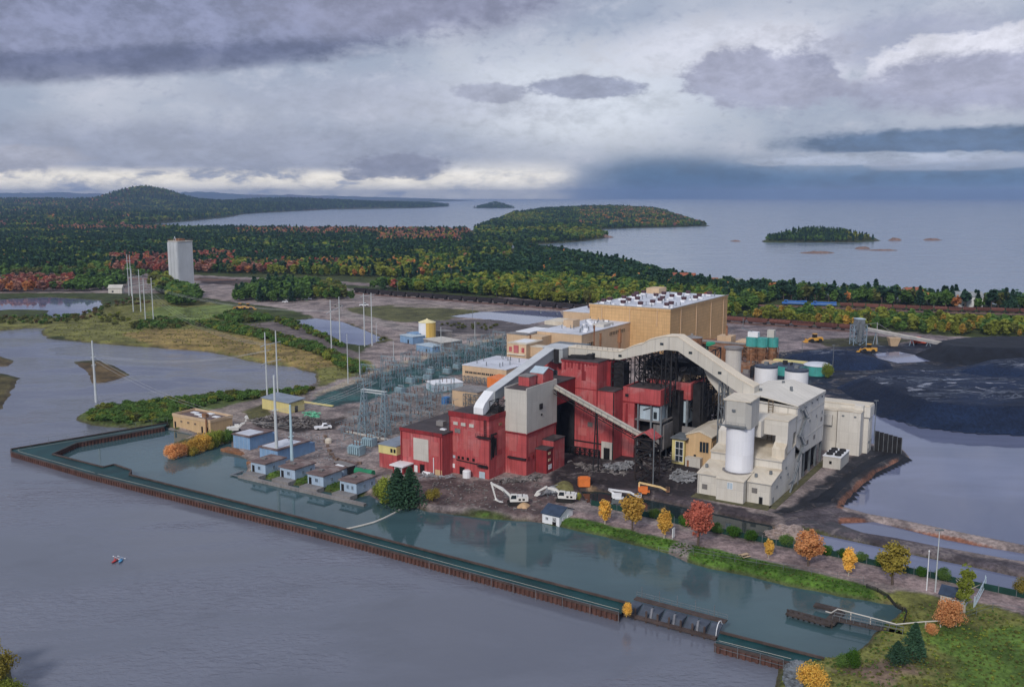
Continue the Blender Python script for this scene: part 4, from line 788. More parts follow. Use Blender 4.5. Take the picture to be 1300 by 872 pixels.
t.part('flue_pipe', MB().bar((-70, 205, 8), (-70, 205, 22), .9, n=8), M_RUST)
t = Thing('side_hall', 'tan side hall with white roof at the left flank of the huge one', 'building', (-98.4, 262, Z0))
block(t, -121, -98.6, 262, 318, 20.4, M_TAN2, M_WROOF); t.parts('roof_fan', [(-116, 300, 20.7), (-104, 292, 20.7), (-110, 276, 20.7)], fan_me); t.part('white_hatch', MB().box(-106, -99.5, 270, 280, 20.8, 21.4), M_WHITE)
# ---- beige service block with gabled tower
t = Thing('service_block', 'beige service block with flat roof left of the grey gallery', 'building', (-91, 184, Z0))
block(t, -112, -99.2, 184, 245, 16.8, M_TAN2, M_CONC); t.part('front_wall', MB().box(-99.18, -90, 184, 193.8, Z0, 16.6), M_TAN2); t.part('downpipe', MB().bar((-97, 183.8, 2), (-97, 183.8, 17), .7), M_RUST); t.part('white_skylight', MB().box(-110, -101, 190, 210, 17.2, 17.6), M_WHITE)
t.part('rear_roof_block', MB().box(-112, -100, 224, 240, 17.2, 19.4), M_CREAMR)
t = Thing('red_window_tower', 'beige tower on braced legs with red windows under the grey gallery', 'tower', (-84.9, 160, Z0))
t.part('wall', MB().box(-95.7, -84.9, 160, 176, 5.6, 16.2), M_TAN2); t.part('roof', MB().box(-96, -84.6, 159.7, 176.3, 16.21, 16.6), M_CREAMR); t.part('roof_white_patch', MB().box(-94, -86.4, 163, 173, 16.62, 16.7), M_WHITE)  # plain white patch laid on the tower roof
t.part('red_window', fbox('f', 160, -92.3, -89.4, 11.6, 15.4, .2), M_RED)
for a in (-95, -87.6): t.part('red_window', fbox('f', 160, a, a + 1.6, 12, 14.4, .2), M_RED)
t.part('ledge', MB().box(-96, -85.4, 159.2, 159.98, 10.6, 11.2), M_CREAMR); lg = MB()
for a in (-95.2, -85.4):
    for b in (160.5, 175): lg.bar((a, b, 1.2), (a, b, 5.6), .6)
lg.bar((-95.2, 160.5, 1.2), (-85.4, 160.5, 5.6), .4).bar((-95.2, 160.5, 5.6), (-85.4, 160.5, 1.2), .4); t.part('braced_legs', lg, M_RUST)
t.part('link_gallery', MB().seg([(-84.88, 164, 170, 9.5, 14.6), (-66, 164, 170, 10.5, 15)]), M_TAN2); t.part('link_roof', MB().seg([(-84.88, 163.8, 170.2, 14.62, 15), (-66, 163.8, 170.2, 15.02, 15.4)]), M_CREAMR)
t = Thing('office_building', 'low beige office with white roof and a strip of dark windows', 'building', (-76, 127.8, Z0))
block(t, -101.4, -76, 127.8, 158, 9.1, M_TAN2, M_WROOF)
for k in range(9): window(t, 'f', 127.8, -99.8 + k * 2.4, -97.6 + k * 2.4, 5.4, 6.6, M_TAN2, bars=1)
t.parts('vent_pipe', [(RN.uniform(-100, -78), RN.uniform(130, 156), 9.4) for _ in range(14)], vp)
t.part('door_canopy', MB().box(-84, -80.5, 124.6, 127.7, 4.4, 4.7), M_GREYW); t.part('rack', lattice(MB(), -98, -82, 122, 125, 1.3, 4.8, 2, .2, .15, nu=7), M_STEEL)
solo('orange_shed', 'bright orange box shed behind the grey gallery', 'shed', MB().side([(-73.6, 1.2), (-62, 1.2), (-62, 8.2), (-73.6, 9.2)], 'v', 108, 118), M_ORANGE, (-68, 108, 1.2))
solo('red_tank_shed', 'small red barrel roofed shed beside the orange box', 'shed', MB().side([(-62, 1.2), (-55, 1.2), (-55, 9)] + [(-58.5 + 3.5 * math.cos(math.pi * k / 6), 9 + 2.2 * math.sin(math.pi * k / 6)) for k in range(1, 6)] + [(-62, 9)], 'v', 104, 114), M_RED, (-58, 104, 1.2))
t = Thing('relay_house', 'small beige relay house at the switchyard edge behind the red warehouse', 'building', (-67.2, 80, Z0))
block(t, -73, -60, 80.5, 92, 8.2, M_TAN2, M_CONC); t.part('front_frame', lattice(MB(), -66, -55, 78.6, 80.2, 1.3, 7.6, 3, .18, .14, nu=4), M_STEEL)
solo('blue_container', 'small bright blue box beside the relay house', 'container', MB().box(-78.4, -75.6, 80, 83, 1.2, 4.4).box(-78.3, -75.7, 79.9, 83.1, 4.4, 4.55), mat('bright_blue', (.05, .17, .42), .5), (-77, 80, 1.2))
# ---- tanks, silos and clutter behind the cream building
t0 = Thing('white_tank', 'left one of two round white tanks with dark blue tops behind the cream roof', 'tank', (26.3, 196, Z0), group='round white tanks behind the cream building')
tk = MB().lathe(26.3, 196, [(1.1, 5.3), (10.6, 5.3), (10.61, 5.0)], 28); w_ = t0.part('shell', tk, M_WHITE)
M_NAVY = mat('navy_tank_top', (.045, .06, .10), .6, .2, .3); t0.part('top', MB().lathe(26.3, 196, [(10.2, 5.35), (10.9, 5.35), (10.95, 5.0), (11.3, .6)], 28), M_NAVY); t0.part('top_hatch', MB().box(25.4, 27.2, 195, 197, 11.2, 12.6), M_STEEL)
rl = MB(); rail(rl, [(26.3 + 5.2 * math.cos(k * .449), 196 + 5.2 * math.sin(k * .449)) for k in range(15)], 10.9, step=3); t0.part('handrail', rl, M_STEEL)
dup(t0.o, (*p2w(41.2, 194), Z0), GA, 'right one of two round white tanks with dark blue tops behind the cream roof')
t = Thing('green_rim_tank', 'wide round tank with teal rim behind the two white tanks', 'tank', (27, 231, Z0))
t.part('shell', MB().lathe(27, 231, [(1.1, 8.2), (6.0, 8.2), (6.01, 7.6)], 28), M_TEAL); t.part('dark_top', MB().lathe(27, 231, [(5.6, 7.7), (6.06, 7.7), (6.1, 1)], 24), M_NAVY); t.part('top_gear', MB().box(24, 26, 230, 232, 6, 8).box(28, 28.6, 229, 232, 6, 7.4), M_BLK); t.part('yellow_walkway', MB().box(16, 33, 240, 244, 5.6, 6.4), M_YEL)
t = Thing('teal_shed', 'round roofed teal shed with a bush at its corner', 'shed', (36, 231, Z0))
t.part('wall', MB().lathe(39.5, 237, [(1.1, 6.6), (6.3, 6.6)], 20), M_TEAL); t.part('roof', MB().lathe(39.5, 237, [(6.31, 6.9), (7.2, 5.2), (7.6, 2.5), (7.7, .3)], 20), M_WROOF)
t = Thing('green_top_silos', 'cluster of rusty cement silos with teal heads beyond the white tanks', 'silo', (6, 246, Z0))
for a, b, r in ((2.6, 246, 2.6), (7.8, 247, 2.6), (12.6, 250, 2.3)): t.part('silo_shell', MB().lathe(a, b, [(1.1, r), (11.4, r)], 16), M_RUST); t.part('silo_head', MB().lathe(a, b, [(11.42, r + .5), (16.2, r + .5), (16.4, .4)], 16), M_TEAL)
t.part('head_house', MB().box(.6, 6, 244.5, 248, 16.45, 19.2), M_WHITE); t.part('head_house', MB().box(9.8, 13.4, 248.4, 251.6, 16.45, 20.4), M_GREYW); t.part('side_frame', lattice(MB(), -2, 15, 242.6, 252, 1.3, 11.4, 3, .25, .2, nu=4), M_RUST); t.part('beam', MB().bar((-3, 244, 21), (2.6, 246, 19.4), .5).bar((-8, 262, 18), (-8, 262, 24), .3), M_STEEL)
t = Thing('rusty_tank', 'round rust brown tank at the foot of the tan hall', 'tank', (-29.5, 242, Z0)); t.part('shell', MB().lathe(-29.5, 242, [(1.1, 5.6), (14.2, 5.6)], 22), M_RUST); t.part('top', MB().lathe(-29.5, 242, [(14.21, 5.8), (15.2, .8), (16.2, .6)], 22), M_CONC)
t = Thing('green_vessel', 'short bright green vessel on a steel stand by the rusty tank', 'tank', (-3, 200, Z0)); t.part('shell', MB().lathe(-3, 200, [(13.4, 2.0), (14, 2.3), (18.8, 2.3), (19.2, 1.8)], 14), mat('bright_green', (.02, .25, .14), .5)); t.part('stand', lattice(MB(), -5, -1, 198, 202, 1.2, 13.4, 3, .3, .2), M_STEEL)
t = Thing('ash_silo', 'pale grey cylinder silo with a railed top behind the gallery slope', 'silo', (15, 182, Z0)); t.part('shell', MB().lathe(15, 182, [(1.1, 3.6), (20, 3.6)], 20), M_GREYW); rl = MB().cyl(12, 188, 19, 20.4, 7.2, 7.2, 18); t.part('cap', MB().lathe(15, 182, [(20.01, 4.4), (20.8, 4.4), (21, 1)], 20), M_CONC); t.part('side_hopper', MB().box(2, 11, 184, 192, 9, 19.6), M_RUST); t.part('side_stand', lattice(MB(), 2, 11, 184, 192, 1.2, 9, 2, .35, .2, nu=2), M_BLK)
t = Thing('precipitator', 'row of beige box hoppers on legs under the humped gallery', 'machine', (25, 98, Z0))
for k in range(3): t.part('hopper_box', MB().box(20 + k * 7.4, 26.8 + k * 7.4, 98, 106, 12.5, 23.2 - k * .4), M_TAN2); t.part('hopper', MB().hexa([(22.6 + k * 7.4, 101, 8), (24.4 + k * 7.4, 101, 8), (24.4 + k * 7.4, 103, 8), (22.6 + k * 7.4, 103, 8)], [(20.2 + k * 7.4, 98.2, 12.48), (26.6 + k * 7.4, 98.2, 12.48), (26.6 + k * 7.4, 105.8, 12.48), (20.2 + k * 7.4, 105.8, 12.48)]), M_RUST)
t.part('legs', lattice(MB(), 20, 42, 98, 106, 1.2, 12.4, 2, .4, .25, nu=3), M_BLK); t.part('platform_rail', rail(MB(), [(20, 97.8), (42, 97.8)], 23.2), M_BLK)
t = Thing('tan_vessel', 'long horizontal tan steel vessel on saddles beside the red bays', 'tank', (46, 80, Z0)); t.part('shell', MB().bar((38, 80, 17.8), (48.5, 80, 17.8), 4.0, n=14), mat('dusty_tan_steel', (.36, .25, .15), .8, .2, .3)); t.part('stand', lattice(MB().box(36, 50, 77, 83, 13.6, 13.9), 37, 49, 78, 82, 1.2, 15.6, 4, .35, .25, nu=3), M_BLK); t.part('black_hoops', lattice(MB(), 38, 44, 78.4, 81.6, 20, 25, 2, .4, .35), M_BLK)
t = Thing('pipe_bridge', 'rusty pipe bridge with catwalks at the foot of the tan hall', 'steelwork', (-20, 250, Z0)); t.part('frame', lattice(MB(), -40, 4, 256, 266, 1.2, 9, 2, .3, .2, nu=9), M_RUST); t.part('deck', MB().box(-40, 4, 256, 266, 9.2, 9.5), M_RUST)
t.part('pipes', MB().bar((-40, 258, 10), (4, 258, 10), 1, n=8).bar((-40, 261, 10), (4, 261, 10), .8, n=8), M_CONC); t.part('shed', MB().box(-14, -4, 268, 280, 1.2, 10), M_TAN2)
t = Thing('ash_plant', 'jumble of rusty brown process boxes and stacks beside the teal headed silos', 'machine', (-10, 262, Z0))
for a, b, c, d, z, m in ((-34, -26, 268, 276, 9, M_RUST), (-24, -16, 266, 274, 12.5, M_TAN2), (-2, 6, 256, 264, 7, M_RUST), (-12, -4, 225, 234, 8, M_CONC), (2, 10, 222, 232, 5, M_RUST), (12, 20, 234, 240, 6, M_TAN2), (14, 18, 210, 216, 7, M_BLK)): t.part('process_box', MB().box(a, b, c, d, 1.2, z), m)
t.part('stack', MB().cyl(-20, 270, 12.4, 18, .6, .6, 8).cyl(-1, 238, 1.2, 10, .9, .9, 8).cyl(9, 226, 5, 11, .5, .5, 8), M_RUST)
for k in range(16): a, b = RN.uniform(-40, 22), RN.uniform(200, 245); s_ = RN.uniform(1, 3); t.part('yard_box', MB().box(a, a + s_ * 1.4, b, b + s_, 1.2, 1.2 + s_), RN.choice((M_RUST, M_CONC, M_STEEL, M_TAN2)))
# ---- flashings, pipes, louvres and replaced sheets that break up the big walls
def by_name(n): return [o for o in COL.objects if o.name == n][0]
class Late(Thing):
    def __init__(s, name, o): s.o = by_name(name); s.off = o
M_REDP = mat('faded_red_sheet', (.46, .125, .122), .8, .12, .3, ((.25, .06, .06), .4)); M_TRIM = mat('grey_flashing', (.44, .43, .41), .6, .1, .4); M_LOUV = mat('louvre_grey', (.20, .19, .185), .6, .2, .6, panel=(30, .3, .7))
t = Late('boiler_house', (23, 41.5, Z0)); r_ = random.Random(3)
for a, b, z0, z1 in ((3.4, 5.0, 12, 17.5), (6.2, 7.8, 24, 29), (9.4, 12.6, 8.4, 11.0), (13.2, 14.8, 18, 24.5), (10.4, 12.0, 27.6, 31), (18.0, 19.6, 14, 20)): t.part('patch_panel', fbox('f', 41.5, a, b, z0, z1, .05), r_.choice((M_REDP, M_REDD, M_REDP)))
for a, z0, z1 in ((4.2, 20.6, 22), (8.6, 20.6, 22), (13, 11.8, 13.4)): t.part('louvre', fbox('f', 41.5, a, a + 1.9, z0, z1, .14), M_LOUV)
t.part('downpipe', MB().bar((16.5, 41.3, 1.4), (16.5, 41.3, 34), .26), M_REDD); t.part('downpipe', MB().bar((22.8, 41.3, 1.4), (22.8, 41.3, 24.6), .26), M_BLK); t.part('eave_flashing', MB().box(2.3, 16.9, 41.2, 41.36, 33.6, 34.2), M_REDD); t.part('girt', MB().box(2.6, 22.9, 41.38, 41.48, 24.7, 24.95), M_REDD)
t.part('cable_tray', MB().bar((2.8, 41.2, 6.4), (18.4, 41.2, 6.4), .3), M_BLK); t.part('fascia_band', MB().box(23.1, 36.9, 47.78, 47.88, 20.5, 20.9), M_REDD)
t = Late('red_building', (0, 0, Z0))
for a, b, z0, z1 in ((-14.6, -12.4, 8.6, 14), (-9.8, -8.2, 10, 16.6), (-6, -3.9, 8.2, 12.4)): t.part('patch_panel', fbox('f', 0, a, b, z0, z1, .05), M_REDP)
for a, b, z0, z1 in ((4.4, 8.6, 4, 8), (5.2, 9.4, 10, 16.4)): t.part('patch_panel', fbox('r', 0, a, b, z0, z1, .05), M_REDP)
t.part('downpipe', MB().bar((-15.1, -.18, 1.4), (-15.1, -.18, 20.6), .24), M_REDD); t.part('louvre', fbox('f', 0, -13.2, -11, 15, 16.4, .14), M_LOUV)
t = Late('bunker_tower', (7.9, 9.6, Z0))
for a, b, z0, z1 in ((11, 15.5, 8.6, 13.6), (20, 27, 11.6, 14.8), (16.5, 19.5, 9.6, 13.8)): t.part('patch_panel', fbox('r', 7.9, a, b, z0, z1, .05), M_REDP)
t.part('patch_panel', fbox('f', 9.6, 1.4, 4.2, 9, 13.4, .05), M_REDP); t.part('base_band', MB().box(-.2, 8.05, 9.3, 9.58, 14.8, 15.4).box(7.92, 8.2, 9.6, 28.4, 14.8, 15.4), M_REDD); t.part('downpipe', MB().bar((8.02, 28.0, 1.4), (8.02, 28.0, 15), .24), M_REDD)
t = Late('red_warehouse', (-14.1, -5.8, Z0))
for a, b, z0, z1 in ((-30.2, -27.4, 6, 12), (-18.6, -15.4, 8, 12.6)): t.part('patch_panel', fbox('f', -5.8, a, b, z0, z1, .05), M_REDP)
for a in (-30.4, -14.6): t.part('downpipe', MB().bar((a, -6.0, 1.4), (a, -6.0, 14.6), .24), M_REDD)
t = Late('scrubber_building', (83, 22.2, Z0))
t.part('gutter', MB().bar((64, 45.4, 26.9), (83, 45.4, 26.0), .3), M_TRIM); t.part('gutter', MB().bar((83.25, 46, 25.95), (83.25, 78, 25.15), .3), M_TRIM); t.part('gutter', MB().bar((61, 31.9, 12.2), (82.9, 31.9, 12.2), .26), M_TRIM); t.part('gutter', MB().bar((76, 21.9, 7.75), (83, 21.9, 7.75), .24), M_TRIM); t.part('gutter', MB().bar((60.7, 21.9, 7.75), (67.3, 21.9, 7.75), .24), M_TRIM)
for a, z0, z1, v in ((64.3, 14.6, 26.8, 45.75), (82.7, 14.8, 26, 45.75), (61.1, 1.6, 7.6, 22.0), (82.8, 1.6, 7.6, 22.0), (76.3, 1.6, 7.6, 22.0)): t.part('downpipe', MB().bar((a, v, z0), (a, v, z1), .22), M_TRIM)
for b in (53.6, 61.8, 70, 77.8): t.part('wall_joint', MB().box(83.0, 83.07, b, b + .18, 10, 25.4), M_TRIM)
for u in (69.8, 76, 80): t.part('wall_joint', MB().box(u, u + .16, 45.8, 45.88, 14.8, 26.6), M_TRIM)
for a, z in ((62.2, 3.2), (77.4, 4.6)): t.part('louvre', fbox('f', 22.2, a, a + 1.6, z, z + 1.5, .14), M_LOUV)
for b, z in ((50.5, 17.2), (58, 11.6), (66, 11.6), (74, 16)): t.part('louvre', fbox('r', 83, b, b + 1.8, z, z + 1.4, .14), M_LOUV)
t.part('roof_seam', MB().bar((64, 52, 27.9), (83, 52, 26.55), .16), M_TRIM); t.part('roof_seam', MB().bar((64, 60, 27.75), (83, 60, 26.35), .16), M_TRIM); t.part('roof_seam', MB().bar((64, 68, 27.6), (83, 68, 26.15), .16), M_TRIM)
for a, b in ((68.5, 55), (76, 63), (71, 71)): t.part('roof_vent', MB().cyl(a, b, 27, 28.9, .5, .5, 8), M_STEEL)
t = Late('roof_gallery', (2, 50, 33))
def gz(u):
    for (a, b0, c0), (d, b1, c1) in zip(top, top[1:]):
        if a <= u <= d: f = (u - a) / (d - a); return b0 + (b1 - b0) * f, c0 + (c1 - c0) * f
for k in range(13): u = 3 + k * 5.1; zb, zt = gz(u); t.part('rib', MB().hexa([(u - .09, 49.93, zb + .05), (u + .09, 49.93, zb + .05), (u + .09, 49.99, zb + .05), (u - .09, 49.99, zb + .05)], [(u - .09, 49.93, zt - .05), (u + .09, 49.93, zt - .05), (u + .09, 49.99, zt - .05), (u - .09, 49.99, zt - .05)]), M_TRIM)
for k in (1, 3, 6, 8, 10): u = 5.4 + k * 5.1; zb, zt = gz(u); m_ = (zb + zt) / 2; t.part('gallery_window', MB().box(u - .6, u + .6, 49.9, 49.99, m_ - .4, m_ + .4), M_GLASS)
t = Late('turbine_hall', (-47, 253, Z0))
for b in (268, 292, 316, 338): t.part('downpipe', MB().bar((-46.8, b, 1.4), (-46.8, b, 26), .35), M_TAN2)
for a in (-90, -72, -55): t.part('downpipe', MB().bar((a, 252.8, 17), (a, 252.8, 26), .35), M_TAN2)
t.part('louvre_bank', fbox('r', -47, 262, 276, 4, 8, .2), M_LOUV); t.part('roof_flashing', MB().box(-98.6, -46.6, 252.55, 252.7, 27.2, 27.6).box(-46.7, -46.5, 252.55, 345.9, 27.2, 27.6), M_TRIM)
# ================================================================ YARD, RIVERSIDE AND RAILWAY
def site(pl_, pc, pr=None, z=1.5):
    """corner and heading from the left, near and right foot of a building: origin = near corner, x runs left to near, y away"""
    L, C_ = Vector(at(*pl_, z)), Vector(at(*pc, z)); d = C_ - L; rz = math.atan2(d.y, d.x); w = d.length; dep = 0
    if pr: R_ = Vector(at(*pr, z)) - C_; dep = -math.sin(rz) * R_.x + math.cos(rz) * R_.y
    return tuple(C_), rz, w, dep
def lthing(name, label, cat, o, rz=0.0, group=None): return Thing(name, label, cat, o, 'l', group, rz)
def gpos(px, py, z=1.5): x, y, _ = at(px, py, z); return (x, y, hz(x, y))
# ---- coal
M_COAL = mat('coal', (.006, .013, .034), .7, .35, .12, None, None, .6, .8, spec=.22, blotch=((.02, .03, .055), .5, .035))  # bluish with the sky's reflection put into the colour
def coal_mat():
    m = bpy.data.materials.new('worked_coal'); m.use_nodes = True; N = NT(m.node_tree); b = N.n['Principled BSDF']; P = N.node('ShaderNodeNewGeometry').outputs['Position']; nz = N.sep(N.node('ShaderNodeNewGeometry').outputs['Normal'])[2]
    flat = N.ss(nz, .955, .99); q = N.vm('MULTIPLY', P, (.7, 1.2, 0)); n1 = N.noise(q, .03, 5, .6, .6); n2 = N.noise(q, .035, 4, .55, 1.6); n3 = N.noise(q, .09, 3, .5, 1.0); g = N.noise(P, .9, 6, .7)
    c = N.mix(N.ss(n1, .35, .65), (.005, .011, .030), (.010, .023, .062)); c = N.mix(1.0, c, N.mix(N.ss(g, .3, .7), (.6, .6, .6), (1.5, 1.5, 1.5)), 'MULTIPLY')  # blue of the reflected sky is painted into the coal tones
    tr = N.m('MAXIMUM', N.ss(N.m('ABSOLUTE', N.m('SUBTRACT', n2, .5)), .022, .004), N.ss(N.m('ABSOLUTE', N.m('SUBTRACT', n3, .5)), .02, .004))
    tr = N.m('MULTIPLY', N.m('MULTIPLY', tr, flat), N.ss(N.noise(q, .02, 2), .42, .6)); c = N.mix(N.m('MULTIPLY', tr, .75), c, (.14, .165, .22))
    pud = N.m('MULTIPLY', N.ss(N.noise(q, .055, 4, .6, 1.2), .60, .64), flat); c = N.mix(pud, c, (.10, .11, .15))
    N.put(b.inputs['Base Color'], c); N.put(b.inputs['Roughness'], N.m('SUBTRACT', .72, N.m('MULTIPLY', pud, .66))); b.inputs['Specular IOR Level'].default_value = .22
    bn = N.node('ShaderNodeBump'); bn.inputs['Distance'].default_value = .8; N.put(bn.inputs['Strength'], N.m('SUBTRACT', .8, N.m('MULTIPLY', pud, .8))); N.put(bn.inputs['Height'], N.m('ADD', g, N.m('MULTIPLY', N.noise(N.vm('MULTIPLY', P, (1.4, .3, .3)), .4, 4, .6), 1.6))); N.put(b.inputs['Normal'], bn.outputs[0]); return m
M_COALW = coal_mat()
M_COAL2 = mat('fresh_coal', (.009, .012, .020), .8, .35, .2, None, None, .8, .7, spec=.3, blotch=((.030, .036, .05), .3, .05))
def heap(name, label, cat, poly, hmax, slope, m, rough=.5, z0=1.45, step=2.0, kind=None, top=None, flat=1.0):
    p = W(poly, 1.5); a0 = p.min(0); a1 = p.max(0); step = max(step, float((a1 - a0).max()) / 130)
    xs = np.arange(a0[0], a1[0] + step, step); ys = np.arange(a0[1], a1[1] + step, step); X, Y = np.meshgrid(xs, ys); x, y = X.ravel(), Y.ravel()
    n = fnoise(x, y, 14, 3, 4) - .5; d = sdist(x + n * 3 * rough, y, p, 50)
    h = hmax * (1 - np.exp(-np.maximum(d, 0) * slope / hmax * flat)) if flat < 1.5 else np.minimum(np.maximum(d, 0) * slope, hmax)
    if top: h = h * top(x, y)
    h = h + n * rough * 1.5 * sst(d, 0, 6) + (fnoise(x, y, 3.5, 5, 3) - .5) * rough * .7 * sst(d, 0, 2); z = np.where(d > 0, z0 + np.maximum(h, .02), z0 - .5)
    idx = np.arange(len(x)).reshape(X.shape); q = np.stack([idx[:-1, :-1], idx[:-1, 1:], idx[1:, 1:], idx[1:, :-1]], -1).reshape(-1, 4); q = q[(d[q] > -step * 1.5).all(1)]
    us = np.unique(q); mp = np.zeros(len(x), int); mp[us] = np.arange(len(us)); q = mp[q]; c = p.mean(0)
    me = bpy.data.meshes.new(name); me.from_pydata(np.stack([x[us] - c[0], y[us] - c[1], z[us] - z0], 1).tolist(), [], q.tolist()); me.polygons.foreach_set('use_smooth', [True] * len(q)); me.materials.append(m); me.update()
    o = link(name, me); o.location = (c[0], c[1], z0); o['label'] = label
    if kind: o['kind'] = kind
    else: o['category'] = cat
    return o
heap('coal_pile', 'broad flat topped coal stockpile with a long dark face above the pond', 'coal pile', [(1062, 492), (1085, 508), (1106, 519), (1130, 529), (1170, 539.5), (1230, 546.5), (1300, 549.5), (1600, 556), (1700, 480), (1300, 463), (1230, 464), (1180, 472), (1120, 476), (1080, 482)], 7.2, .62, M_COALW, 1.1, top=lambda x, y: .35 + .65 * sst(-y, -495, -395), flat=2)
heap('coal_pile', 'smooth rounded coal mound behind the teal shed', 'coal pile', [(985, 458), (1010, 465), (1050, 470), (1100, 470.5), (1135, 468), (1130, 461), (1090, 454), (1040, 452), (1000, 453)], 11.5, .55, M_COALW, .6, flat=1)
heap('coal_pile', 'black flat topped coal pile at the right edge below the yellow shrubs', 'coal pile', [(1160, 450), (1185, 459), (1215, 463), (1260, 464), (1330, 466), (1700, 470), (1700, 444), (1300, 439.5), (1240, 440), (1190, 443)], 8.0, .7, M_COAL2, .7, flat=2)
heap('coal_pile', 'low dark coal mound lying on the broad stockpile', 'coal pile', [(1215, 484), (1250, 490), (1300, 494), (1340, 492), (1330, 474), (1280, 470), (1240, 473)], 7, .5, M_COALW, .6, z0=6.2)
heap('coal_pile', 'thin spread of black coal running out on the spit into the pond', 'coal pile', [(1020, 640), (1060, 614), (1085, 592), (1112, 577), (1146, 575), (1153, 580), (1128, 590), (1095, 608), (1070, 636)], 1.6, .3, M_COAL2, .5)
# ---- sheet pile wall
M_PILE = mat('rusty_sheet_pile', (.105, .052, .042), .85, .25, .4, ((.05, .03, .026), .6)); M_CAPB = mat('brown_cap', (.075, .055, .050), .8, .25, .4); M_DECKT = mat('teal_wall_water', (.008, .046, .050), .5, .3, .15, spec=.2)
def pile_wall(t, a, b, z0, z1, side):
    """corrugated run of sheet piling from a to b, bulging towards +side"""
    a, b = Vector((*a, 0)), Vector((*b, 0)); L = (b - a).length; e = (b - a).normalized(); nrm = Vector((e.y, -e.x, 0)) * side; n = max(2, int(L / .62)); m = MB(); vs = []
    for i in range(n * 2 + 1):
        off = .34 if (i // 2) % 2 else 0.0; s = (i // 2 + (i % 2) * .8) * L / n if i < n * 2 else L
        q = a + e * min(s, L) + nrm * off; vs += [(q.x, q.y, z0), (q.x, q.y, z1)]
    m.add(vs, [(2 * i, 2 * i + 2, 2 * i + 3, 2 * i + 1) for i in range(n * 2)]); o = t.part('sheet_pile', m, M_PILE); o['kind'] = 'stuff'
    q0, q1 = a + nrm * .15, b + nrm * .15; t.part('pile_cap', MB().bar((q0.x, q0.y, z1 + .05), (q1.x, q1.y, z1 + .05), .42, ), M_CAPB)
def wall_run(t, outer, inner, ztop=1.75):
    o = [at(*q, ztop)[:2] for q in outer]; i_ = [at(*q, ztop)[:2] for q in inner]
    for p in (o, i_[::-1]):
        for a, b in zip(p, p[1:]): pile_wall(t, a, b, -1.5, ztop, 1)
    poly = [Vector((x, y, 0)) for x, y in o + i_[::-1]]
    from mathutils.geometry import tessellate_polygon
    t.part('deck_water', MB().add([(v.x, v.y, ztop - .22) for v in poly], [tuple(f) for f in tessellate_polygon([poly])]), M_DECKT)
    m = MB()
    for a, b in zip(o, o[1:]):
        L = math.hypot(b[0] - a[0], b[1] - a[1]); nx, ny = -(b[1] - a[1]) / L, (b[0] - a[0]) / L; f = lambda s, d: (a[0] + (b[0] - a[0]) * s + nx * d, a[1] + (b[1] - a[1]) * s + ny * d, ztop - .17)
        m.bar(f(.01, 2.2), f(.985, 2.2), .06)
    t.part('floating_line', m, M_GREYW)
x_, y_, _ = at(15, 574, 0)
t = Thing('sheet_pile_wall', 'long double sheet pile wall with teal water between its rusty faces', 'wall', (x_, y_, 0), 'w')
wall_run(t, [(213, 536.5), (14.5, 570), (14.6, 573.6), (114, 602), (400, 673.5), (787, 779)], [(208, 542), (97, 562.5), (66, 576.5), (131, 593), (145, 589.6), (166, 597), (163.5, 602.5), (400, 661.8), (800, 766.5)])
x_, y_, _ = at(1000, 836, 0); t = Thing('sheet_pile_wall', 'short end stretch of double sheet pile wall between the gate and the stony bank', 'wall', (x_, y_, 0), 'w')
wall_run(t, [(907, 817), (1002, 841)], [(914, 802.5), (1046, 836)])
# gate structure
A_, B_ = Vector(at(792, 783, 0)), Vector(at(909, 815, 0)); rz_ = math.atan2((B_ - A_).y, (B_ - A_).x); L_ = (B_ - A_).length
t = lthing('water_gate', 'gated sluice with grey panels, railings and timber piles in the wall', 'sluice', (A_.x, A_.y, 0), rz_)
t.part('walkway', MB().box(0, L_, 4.6, 6.2, 2.2, 2.5), M_CAPB); t.part('sill', MB().box(0, L_, -.3, .5, .5, 1.1), M_CAPB); rl = MB(); rail(rl, [(0, 6.1), (L_, 6.1)], 2.5); t.part('railing', rl, M_STEEL)
M_GP = mat('slate_panel', (.065, .080, .11), .7, .2, .4); M_GP2 = mat('pale_gate_panel', (.20, .21, .24), .7, .25, .5); n_ = 8
for k in range(n_):
    a = L_ * (k + .08) / n_; b = L_ * (k + .92) / n_; p = k % 2 == 0
    t.part('gate_panel', MB().hexa([(a, .6, .4), (b, .6, .4), (b, .9, .4), (a, .9, .4)], [(a, 3.6 if not p else 1.4, 2.15), (b, 3.6 if not p else 1.4, 2.15), (b, 4.5, 2.15), (a, 4.5, 2.15)]), M_GP)
    if p and k: t.part('pale_panel', MB().hexa([(a + .4, .5, .9), (b - 1.4, .5, .9), (b - 1.4, 1.1, .9), (a + .4, 1.1, .9)], [(a + .4, 1.0, 3.0), (b - 1.4, 1.0, 3.0), (b - 1.4, 1.6, 3.0), (a + .4, 1.6, 3.0)]), M_GP2)
    t.part('pile', MB().cyl(L_ * k / n_, .1, -1.5, 2.6, .28, .24, 8), M_CAPB)
for k in range(5): t.part('lamp_post', MB().bar((L_ * (k + .3) / 5, 6.1, 2.5), (L_ * (k + .3) / 5, 6.1, 5), .12), M_STEEL)
t.part('white_hoop', MB().tube([(L_ - .3, .6, 1)] + [(L_ - .3, 2.4 - 1.8 * math.cos(a), 1 + 2.6 * math.sin(a)) for a in (.5, 1, 1.5, 2, 2.6)], .09, 5), M_WHITE)
